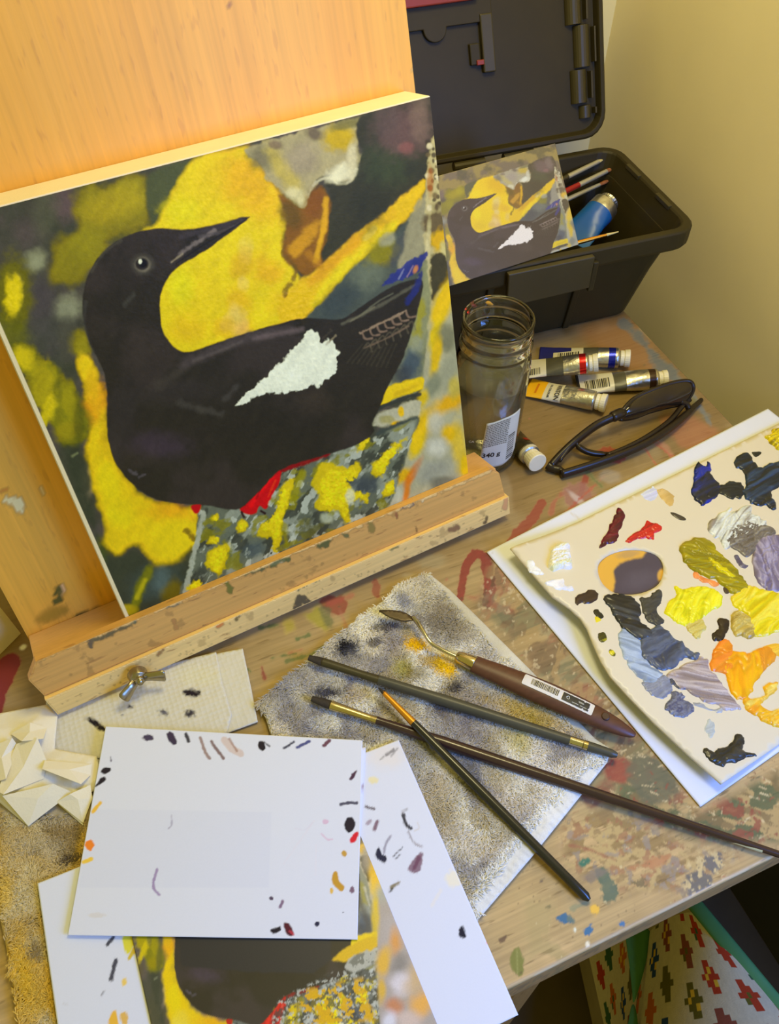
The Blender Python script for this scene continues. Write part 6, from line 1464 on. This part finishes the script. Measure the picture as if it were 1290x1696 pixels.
# B: left sheet
tl = at(62, 1463, 0.0105)
def draw_left(p):
    marks(p, [('s', [(188, 1552), (178, 1564)], 6, (54, 54, 64)), ('s', [(192, 1590), (188, 1604), (184, 1622)], 7, (54, 54, 64)), ('p', [(203, 1550), (224, 1550), (222, 1566), (212, 1580), (206, 1572)], (214, 206, 60)), ('p', [(222, 1568), (224, 1578), (214, 1590), (212, 1584)], (204, 180, 60)), ('e', 206, 1626, 4, 7, (226, 196, 96), 0), ('s', [(168, 1648), (172, 1642)], 2.5, (120, 120, 126), .8), ('p', [(190, 1674), (194, 1684), (196, 1700), (180, 1700), (182, 1684)], (226, 178, 60)), ('p', [(198, 1680), (208, 1676), (212, 1692), (204, 1698)], (216, 176, 90)), ('s', [(104, 1662), (112, 1664)], 2, (190, 190, 190), .6)])
dn = unit(at(95, 1696, 0.0105) - tl); er = np.array([-dn[1], dn[0], 0]); er = er if er[0] > 0 else -er
wB = (at(229, 1553, 0.0105) - tl) @ er
print('left sheet width', wB)
sheet('test_sheet', flatM(tl + dn * 0.2, er, 0.0105), wB, 0.2, draw_left, 'white test sheet with yellow dabs at the lower left, lying on the stained rag', 'paper', group='white test sheets')
# C: big reference print
zC = 0.0118
br_ = at(716, 1677, zC); upd = unit(at(601, 1394, zC) - br_); ex2 = np.array([upd[1], -upd[0], 0])
wC = (br_ - at(229, 1553, zC)) @ ex2
print('print width', wC)
MC = flatM(br_ - ex2 * (wC + 0.004) , ex2, zC)
featsC = [((460, 1652), (466, 775)), ((288, 1556), (178, 700)), ((552, 1592), (622, 676)), ((600, 1580), (660, 690)), ((630, 1680), (640, 840)), ((628, 1500), (704, 530)), ((320, 1690), (205, 800))]
v, f, p, xy = print_sheet('print', MC, 0, wC + 0.004, -0.02, 0.15, featsC, 0, (92, 84, 60), ill=(0.80, 0.80, 0.76), mute=0.0, res=(260, 210))
# the printed photo has finer lichen than the painting
pxl, pyl = proj(np.array([(MC @ Vector(q))[:] for q in v]))
p2 = Paint(pxl, pyl, None, (0.80, 0.80, 0.76)); p2.c = p.c; p2.a = p.a
p2.poly([(296, 1540), (545, 1540), (549, 1588), (520, 1612), (420, 1610), (300, 1600)], (48, 46, 44), 2, 2, smooth=False)
st_ = [(462, 1655), (552, 1610), (622, 1600), (632, 1710), (440, 1720)]
p2.mottle([(60, 62, 56)], 0.14, 0.52, 0.04, 0.8, st_, 3); p2.mottle([(176, 178, 160)], 0.2, 0.62, 0.03, 0.8, st_, 3); p2.mottle([(206, 160, 20)], 0.10, 0.56, 0.02, 0.95, [(500, 1640), (600, 1620), (622, 1690), (490, 1700)], 6); p2.mottle([(206, 164, 20)], 0.06, 0.6, 0.03, 0.9, [(455, 1670), (500, 1640), (480, 1700), (440, 1710)], 4)
p2.poly([(550, 1590), (580, 1566), (622, 1550), (624, 1570), (580, 1590)], (206, 168, 30), 2, 3, 0.1); p2.poly([(572, 1600), (590, 1580), (624, 1574), (626, 1590), (600, 1606), (580, 1608)], (166, 166, 148), 2, 3, 0.15); p2.mottle([(96, 98, 84)], 0.15, 0.55, 0.04, 0.8, [(572, 1600), (590, 1580), (624, 1574), (626, 1590), (600, 1606)], 2)
rt = [(624, 1500), (640, 1450), (730, 1700), (630, 1710), (626, 1600)]
p2.poly(rt, (160, 150, 138), 2, 0, smooth=False)
for x, y, rx, ry, c, an in [(618, 1445, 8, 24, (222, 176, 40), -12), (634, 1480, 14, 16, (160, 160, 140), 0), (622, 1520, 6, 30, (206, 176, 30), 0), (650, 1540, 16, 26, (166, 158, 150), 20), (655, 1560, 10, 22, (206, 140, 50), 0), (636, 1590, 10, 26, (214, 166, 20), 10), (662, 1600, 14, 18, (120, 116, 110), 20), (664, 1630, 16, 18, (206, 200, 200), 0), (632, 1640, 6, 20, (206, 164, 30), 0), (652, 1668, 14, 14, (186, 116, 70), 30), (690, 1620, 18, 30, (190, 160, 110), 20), (700, 1660, 16, 24, (222, 160, 50), 30), (676, 1690, 20, 14, (196, 176, 160), 0), (645, 1690, 10, 16, (206, 206, 210), 0), (606, 1420, 8, 20, (150, 140, 120), 0)]:
    p2.ell(x, y, rx, ry, c, an, 0.7, 0.4, 0.05, 0.85)
p2.stroke([(575, 1480), (590, 1480), (612, 1540)], 10, (72, 70, 66), 4, 3, 0.1, 0.7); p2.stroke([(604, 1470), (612, 1500)], 4, (190, 186, 160), 2, 2, 0.1, 0.7)
o = build('photo_print', v, f, M_print, None, smooth=True, rgba=p2.rgba(), solid=0.0003)
o.matrix_world = MC
tag(o, 'large printed photo of the bird and lichen under the stack of test sheets', 'photo print')
# D, E: the two stacked sheets
def draw_second(p): marks(p, [('s', [(603, 1300), (603, 1310)], 3, (120, 60, 50), .7)])
def bendE(x, y): return 0.0005 * np.sin(x * 4.6) * np.sin(y * 2.7 + 0.5)
sheet_quad('test_sheet', [(190, 1214), (606, 1238), (587, 1545), (128, 1538)], 0.0128, draw_second, 'clean white sheet peeking out from under the topmost test sheet', 'paper', group='white test sheets', n=(60, 40))
def draw_top(p):
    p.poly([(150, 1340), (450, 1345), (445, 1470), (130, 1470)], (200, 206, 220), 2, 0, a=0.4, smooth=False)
    marks(p, [('e', 245, 1222, 9, 5, (70, 62, 84), 0), ('p', [(276, 1216), (284, 1212), (292, 1226), (290, 1234), (282, 1230)], (62, 52, 72)), ('s', [(308, 1216), (312, 1228)], 6, K), ('s', [(332, 1222), (340, 1246), (347, 1256)], 5, (130, 96, 76), .8), ('s', [(350, 1228), (358, 1240), (370, 1256)], 5, (112, 84, 76), .9), ('s', [(372, 1226), (384, 1240), (398, 1248)], 12, (196, 168, 146), .6), ('s', [(380, 1224), (392, 1244)], 4, (150, 110, 86), .7),
              ('p', [(428, 1228), (436, 1228), (440, 1238), (434, 1243), (428, 1238)], K), ('s', [(438, 1230), (446, 1236)], 3, K, .8), ('s', [(471, 1239), (486, 1229)], 4, (50, 50, 66)), ('s', [(492, 1238), (512, 1228)], 5, (62, 66, 120)), ('s', [(536, 1235), (545, 1227)], 6, (96, 48, 62)), ('p', [(578, 1290), (584, 1280), (592, 1274), (588, 1285), (582, 1292)], (76, 50, 66)),
              ('s', [(564, 1332), (576, 1330), (590, 1330)], 5, (62, 60, 78)), ('p', [(570, 1364), (576, 1354), (584, 1354), (588, 1364), (586, 1372), (578, 1380), (572, 1374)], (42, 36, 42)), ('p', [(580, 1390), (590, 1378), (594, 1382), (588, 1394), (582, 1396)], (206, 40, 50)), ('e', 539, 1361, 5, 4, (206, 180, 200), 10), ('s', [(532, 1381), (542, 1390), (550, 1390)], 3, (206, 180, 200), .8), ('e', 570, 1414, 4, 5, (190, 150, 66), 0),
              ('p', [(552, 1446), (558, 1444), (562, 1458), (570, 1468), (566, 1476), (556, 1470), (550, 1460)], (190, 146, 50)), ('e', 549, 1476, 3, 5, (214, 176, 80), 0), ('e', 583, 1473, 4, 6, (120, 96, 110), 0), ('e', 449, 1488, 3.5, 3, (80, 66, 84), 0), ('s', [(468, 1493), (464, 1502)], 5, (112, 80, 110), .9), ('e', 525, 1530, 4, 4, (44, 44, 66), 0), ('e', 568, 1511, 1.5, 1.5, (90, 90, 100), 0),
              ('p', [(448, 1540), (460, 1536), (464, 1534), (464, 1542), (452, 1547)], K), ('p', [(470, 1530), (478, 1530), (486, 1544), (482, 1550), (474, 1546)], (84, 34, 40)), ('s', [(480, 1542), (486, 1548)], 4, (190, 60, 70), .8),
              ('p', [(166, 1278), (174, 1271), (183, 1272), (182, 1278), (172, 1282)], K), ('p', [(170, 1286), (175, 1292), (160, 1303), (158, 1300)], K), ('s', [(183, 1254), (184, 1260)], 2.5, (90, 84, 100), .9), ('s', [(154, 1344), (166, 1330)], 6, (226, 180, 40)), ('p', [(142, 1394), (152, 1392), (156, 1400), (150, 1409), (142, 1404)], (230, 130, 40)), ('s', [(139, 1428), (151, 1423)], 7, (230, 190, 40)), ('s', [(279, 1372), (284, 1366), (284, 1350)], 2.5, (150, 146, 166), .7),
              ('s', [(260, 1440), (254, 1462), (256, 1474), (264, 1482)], 4.5, (140, 116, 160), .85), ('s', [(520, 1360), (470, 1430)], 3, (212, 212, 220), .6), ('s', [(490, 1372), (505, 1374), (518, 1362)], 2, (206, 204, 216), .5), ('e', 160, 1516, 14, 4, (206, 206, 206), 0), ('s', [(523, 1400), (522, 1450)], 3, (214, 214, 222), .5)])
sheet_quad('test_sheet', [(175, 1203), (600, 1226), (592, 1556), (112, 1549)], 0.0140, draw_top, 'topmost white test sheet covered with dabs of paint along its edges', 'paper', group='white test sheets', bend=bendE, n=(320, 220))

# ------------------------------------------------------------------ brushes and palette knife on the towel
M_brown = plain('dark_brown_lacquer', (58, 38, 34), 0.22, var=0.12, vscale=60, spec=0.6)
M_grey = plain('grey_green_lacquer', (74, 72, 58), 0.4, var=0.06, spec=0.5)
M_blk = plain('black_lacquer', (34, 34, 30), 0.22, var=0.06, spec=0.6)
brush('paintbrush', 'long dark brown brush with a brass ferrule lying across the towel', (at(516, 1157, 0.0135), at(1302, 1419, 0.0048)), [(0, 0.0024), (0.02, 0.0036), (0.052, 0.0042), (0.09, 0.0036), (0.135, 0.0030), (0.150, 0.0034), (0.16, 0.0032), (0.30, 0.0050), (0.45, 0.0048), (0.8, 0.0034), (1, 0.0026)],
      [('bristles', 0, 0.053, M_bristle, None, 0.55), ('ferrule', 0.045, 0.150, M_brass, 'pale brass ferrule', 0.8), ('handle', 0.150, 0.76, M_brown, None, 1), ('handle_band', 0.76, 0.94, M_brown, None, 1), ('handle_tip', 0.94, 1, M_brown, None, 1)], group='paintbrushes on the towel')
brush('paintbrush', 'grey-handled flat brush on the towel, nearest the palette knife', (at(511, 1089, 0.0150), at(1022, 1251, 0.0100)), [(0, 0.0026), (0.04, 0.0040), (0.06, 0.0040), (0.18, 0.0034), (0.25, 0.0040), (0.45, 0.0050), (0.72, 0.0044), (0.86, 0.0040), (0.93, 0.0040), (0.985, 0.0034), (1, 0.0020)],
      [('bristles', 0, 0.06, M_bristle, None, 0.5), ('ferrule', 0.05, 0.24, M_black2, 'dark stained ferrule', 0.8), ('handle', 0.24, 0.855, M_grey, None, 1), ('silver_band', 0.855, 0.895, M_chrome, 'silver band', 1), ('gold_band', 0.897, 0.910, M_brass, 'gold ring', 1), ('handle_tip', 0.910, 1, M_grey, None, 1)], group='paintbrushes on the towel')
brush('paintbrush', 'thin black brush with a golden ferrule crossing over the brown one', (at(627, 1139, 0.0216), at(976, 1491, 0.0045)), [(0, 0.0005), (0.02, 0.0016), (0.03, 0.0020), (0.19, 0.0033), (0.24, 0.0036), (0.5, 0.0040), (0.9, 0.0036), (0.985, 0.0036), (1, 0.0016)],
      [('bristles', 0, 0.03, M_bristle, None, 1), ('ferrule', 0.025, 0.185, M_goldpaint, 'golden ferrule', 1), ('handle', 0.185, 1, M_blk, None, 1)], group='paintbrushes on the towel')
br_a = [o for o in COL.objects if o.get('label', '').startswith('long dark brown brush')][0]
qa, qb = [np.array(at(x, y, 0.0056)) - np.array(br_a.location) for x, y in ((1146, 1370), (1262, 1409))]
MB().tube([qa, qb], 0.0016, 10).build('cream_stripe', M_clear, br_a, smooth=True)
# knife
kz = 0.020
KO = at(780, 1100, 0)
kn = thing('palette_knife', 'palette knife with a brown wooden handle and barcode sticker on the towel', 'palette knife', loc=tuple(KO))
bl = smooth_poly([(627, 1009), (640, 1008), (656, 1009), (670, 1012), (680, 1018), (687, 1024), (676, 1027), (660, 1026), (644, 1020), (634, 1014)], 4)
O = np.array([at(x, y, kz)[:2] for x, y in bl]); P, T, d = polymesh(O, 0.002)
M_blade = plain('dull_steel_blade', (96, 84, 66), 0.42, 0.75, var=0.15, vscale=120)
build('blade', np.stack([P[:, 0], P[:, 1], np.full(len(P), kz - 0.002)], 1) - KO, T, M_blade, kn, smooth=True, solid=0.0007)
nk = [np.array(at(x, y, z)) - KO for x, y, z in [(684, 1022, kz - 0.002), (692, 1032, kz), (702, 1048, kz + 0.001), (713, 1064, kz), (728, 1074, kz - 0.003), (746, 1083, kz - 0.005), (760, 1089, kz - 0.006)]]
MB().tube(list(smooth_poly(nk, 4, False)), [0.0022] * 3 + [0.0017] * 6, 12).build('neck', M_chrome, kn, smooth=True)
def kp_(x, y, z): return np.array(at(x, y, z)) - KO
fz = 0.0148
MB().tube([kp_(756, 1086, fz), kp_(762, 1089, fz), kp_(782, 1098, fz), kp_(786, 1100, fz)], [0.0040, 0.0056, 0.0066, 0.0066], 18).build('ferrule', M_brass, kn, smooth=True, bevel=0.0003)
hd = [(784, 1099, fz, 15.5), (800, 1106, fz, 17), (830, 1118, fz, 19), (870, 1135, fz, 21.5), (910, 1152, 0.0142, 22.5), (950, 1170, 0.0134, 21.5), (985, 1186, 0.0124, 19.5), (1015, 1200, 0.0112, 15.5), (1035, 1210, 0.0102, 11), (1048, 1216, 0.0094, 6.5), (1052, 1218, 0.0092, 3)]
pth = smooth_poly([kp_(x, y, z) for x, y, z, w in hd], 4, False)
rad = np.interp(np.linspace(0, 1, len(pth)), np.linspace(0, 1, len(hd)), [w for *_, w in hd]) * 0.00050
M_knife = plain('brown_varnished_wood', (92, 56, 38), 0.42, var=0.14, vscale=20, stretch=(6, 14, 14))
MB().tube(list(pth), list(rad), 22, 0.62).build('handle', M_knife, kn, smooth=True)
# sticker on the flat of the handle
zs = 0.0206
def kflat(pts, z=zs): return [kp_(x, y, z) for x, y in pts]
ka, kb = kp_(870, 1124, zs), kp_(980, 1172, zs); kx = unit(kb - ka); ky = np.array([-kx[1], kx[0], 0]); kl = np.linalg.norm(kb - ka)
kmid = (ka + kb) / 2
def sticker(x0, x1, y0, y1, r, lift, mat, name, n=3):
    """patch following the rounded top of the handle"""
    P, T, _ = polymesh(np.array(rrect(x0, x1, y0, y1, r, 4)), 0.0015)
    V = []
    for x, y in P:
        s = ka + kx * x; V.append((0, 0, 0))
        dd = np.linalg.norm(pth[:, :2] - (s + ky * y)[:2], axis=1); i = int(np.argmin(dd))
        tdir = unit(pth[min(i + 1, len(pth) - 1)] - pth[max(i - 1, 0)]); off = (s + ky * y - pth[i]); lat = off[0] * -tdir[1] + off[1] * tdir[0]
        c = np.clip(lat / rad[i], -0.97, 0.97)
        V[-1] = (s[0] + ky[0] * y, s[1] + ky[1] * y, pth[i][2] + 0.62 * rad[i] * math.sqrt(1 - c * c) * 1.0 + lift)
    return build(name, V, T, mat, kn, smooth=True)
hw = 0.0054
st_y = -0.0006
sticker(-0.0015, kl + 0.002, st_y - hw, st_y + hw, 0.0012, 0.0003, pm('white_sticker', (228, 224, 214), 0.5), 'sticker')
sticker(kl * 0.57, kl * 0.97, st_y - hw * 0.72, st_y + hw * 0.74, 0.0004, 0.0005, pm('black_sticker_panel', (54, 52, 46), 0.5), 'sticker_panel')
x = kl * 0.10; r_ = random.Random(2)
while x < kl * 0.50:
    w = r_.choice([0.0003, 0.0005, 0.0008]); sticker(x, x + w, st_y - hw * 0.5, st_y + hw * 0.62, 0.00008, 0.0005, M_ink, 'barcode_bar'); x += w + r_.choice([0.0004, 0.0006])
# recycling mark on the black panel
for a0 in (90, 210, 330):
    cx0, cy0 = kl * 0.65, st_y + 0.0003
    q0 = np.array([cx0 + 0.0016 * math.cos(math.radians(a0)), cy0 + 0.0016 * math.sin(math.radians(a0))]); q1 = np.array([cx0 + 0.0016 * math.cos(math.radians(a0 + 95)), cy0 + 0.0016 * math.sin(math.radians(a0 + 95))])
    def kpt3(q):
        s = ka + kx * q[0] + ky * q[1]; dd = np.linalg.norm(pth[:, :2] - s[:2], axis=1); i = int(np.argmin(dd)); return np.array([s[0], s[1], pth[i][2] + 0.62 * rad[i] + 0.0004])
    MB().tube([kpt3(q0), kpt3(q1)], 0.0003, 6).build('recycling_arrow', M_jlabel, kn)
for (xx, ww, yy) in ((0.80, 0.08, 0.0012), (0.81, 0.08, 0.0004), (0.72, 0.10, -0.0020), (0.84, 0.10, -0.0020)):
    sticker(kl * xx, kl * (xx + ww), st_y + yy - 0.0002, st_y + yy + 0.0002, 0.0001, 0.0007, M_jlabel, 'small_print')
MB().lathe([(0.0001, 0.0004), (0.0028, 0.0004), (0.0034, 0.0), (0.0034, -0.002), (0.0001, -0.002)], 20, tuple(kp_(1003, 1186, 0.0182))).build('hanging_hole', plain('dark_recess', (70, 42, 30), 0.5), kn)

# ------------------------------------------------------------------ patterned bag under the desk
M_bag, nt, bs = nodes_of('woven_flower_fabric')
a_ = node(nt, 'ShaderNodeVertexColor', layer_name='Col'); nt.links.new(a_.outputs['Color'], bs.inputs['Base Color']); bs.inputs['Roughness'].default_value = 0.9; bs.inputs['Specular IOR Level'].default_value = 0.1
bump(nt, bs, noise_tex(nt, 700, 2).outputs['Fac'], 0.3)
M_trim = plain('green_trim', (78, 134, 74), 0.7, var=0.06)
M_bagp = plain('woven_cream_fabric', (150, 132, 100), 0.9, var=0.08)
BZ = -0.34
TA, TB = at(1130, 1473, BZ), at(1340, 1728, BZ)          # trimmed edge
MA, MBp = at(1078, 1470, -0.52), at(1042, 1790, -0.52)     # fold between the two patterned faces
LA, LB = at(968, 1545, -0.66), at(1030, 1820, -0.66)       # far edge of the left face
FLC = [(176, 62, 34), (64, 96, 62), (196, 104, 34), (44, 70, 116), (104, 96, 36), (140, 76, 56)]
SHAPE = [(0, 2), (-1, 1), (0, 1), (1, 1), (-2, 0), (-1, 0), (0, 0), (1, 0), (2, 0), (-1, -1), (0, -1), (1, -1), (0, -2), (-2, 1), (2, -1)]
def flowers(su, sv, step, seed):
    iu = np.floor(su / step).astype(int); iv = np.floor(sv / step).astype(int)
    c = np.tile(lin((206, 190, 156)), (len(su), 1)) * (0.92 + 0.16 * fbm(su * 300, sv * 300, seed, 2))[:, None]
    fl = {}; k = seed
    for a in range(-2, iu.max() + 7, 7):
        for b in range(-2, iv.max() + 7, 7):
            k += 1; ox = a + (3 if (b // 7) % 2 else 0) + k % 2; oy = b + (k * 7) % 2
            cc = FLC[(k * 5 + (k // 7)) % 6]
            for dx_, dy_ in SHAPE: fl[(ox + dx_, oy + dy_)] = cc
            if k % 3 == 0:
                for dx_, dy_ in ((0, 1), (1, -1), (-1, 0)): fl[(ox + dx_, oy + dy_)] = (222, 176, 50)
            elif k % 3 == 1:
                for dx_, dy_ in ((0, 0), (1, 1)): fl[(ox + dx_, oy + dy_)] = FLC[(k * 5 + 2) % 6]
    for (a, b), cc in fl.items():
        c[(iu == a) & (iv == b)] = lin(cc)
    return np.concatenate([c, np.ones((len(c), 1))], 1)
n_ = 240
gu, gw = np.meshgrid(np.linspace(0, 1, n_), np.linspace(0, 1, n_)); gu, gw = gu.ravel(), gw.ravel()
T_ = TA[None] * (1 - gu[:, None]) + TB[None] * gu[:, None]; M_ = MA[None] * (1 - gu[:, None]) + MBp[None] * gu[:, None]; L_ = LA[None] * (1 - gu[:, None]) + LB[None] * gu[:, None]
s_ = np.sin(gw * math.pi / 2)[:, None]; c_ = (1 - np.cos(gw * math.pi / 2))[:, None]
V1 = T_ + (M_ - T_) * s_; V1[:, 2] = BZ + (-0.52 - BZ) * c_[:, 0]
V2 = M_ + (L_ - M_) * gw[:, None]
bo = np.array([MA[0], MBp[1], FZ])
bag = thing('fabric_bag', 'flower-patterned woven bag with green trim under the front of the desk', 'bag', loc=tuple(float(q) for q in bo))
wU = np.linalg.norm(TB - TA)
build('front_face', V1 - bo, grid_faces(n_, n_), M_bag, bag, smooth=True, rgba=flowers(gu * wU, gw * 0.27, 0.0064, 2), solid=0.002)
build('left_face', V2 - bo, grid_faces(n_, n_), M_bag, bag, smooth=True, rgba=flowers(gu * wU, gw * 0.20, 0.0064, 9), solid=0.002)
dn_ = lambda q, z: np.array([q[0], q[1], z])
zf = FZ + 0.003
LAf, LBf = dn_(LA, zf), dn_(LB, zf); RA, RB = dn_(TA, zf) + np.array([-0.02, 0.0, 0]), dn_(TB, zf) + np.array([-0.02, 0.0, 0])
MB().add([q - bo for q in (LA, LB, LBf, LAf)], [(0, 1, 2, 3)]).add([q - bo for q in (TA, TB, RB, RA)], [(0, 1, 2, 3)]).add([q - bo for q in (LAf, LBf, RB, RA)], [(0, 1, 2, 3)]).build('lower_body', M_bagp, bag)
MB().add([q - bo for q in (TA, MA, LA, LAf, RA)], [(0, 1, 2, 3, 4)]).add([q - bo for q in (TB, MBp, LB, LBf, RB)], [(0, 1, 2, 3, 4)]).build('end_panel', M_bagp, bag)
MB().tube([TA - bo, TB - bo], 0.0085, 12, 0.4, up=(-0.5, 0.3, 0.8)).build('top_trim', M_trim, bag, smooth=True)
# ribbon along the fold: two tapering lengths of green tape
for pts in ([(1036, 1520), (1074, 1520), (1075, 1560), (1070, 1592), (1061, 1628), (1050, 1660), (1047, 1640), (1043, 1600)], [(1047, 1664), (1053, 1672), (1057, 1700), (1060, 1740), (1034, 1740), (1040, 1696)]):
    q = np.array([at(x, y, -0.49)[:2] for x, y in smooth_poly(pts, 3)]); P, T, _ = polymesh(q, 0.006)
    build('green_tape', np.stack([P[:, 0], P[:, 1], np.full(len(P), -0.49)], 1) - bo, T, M_trim, bag, solid=0.002)
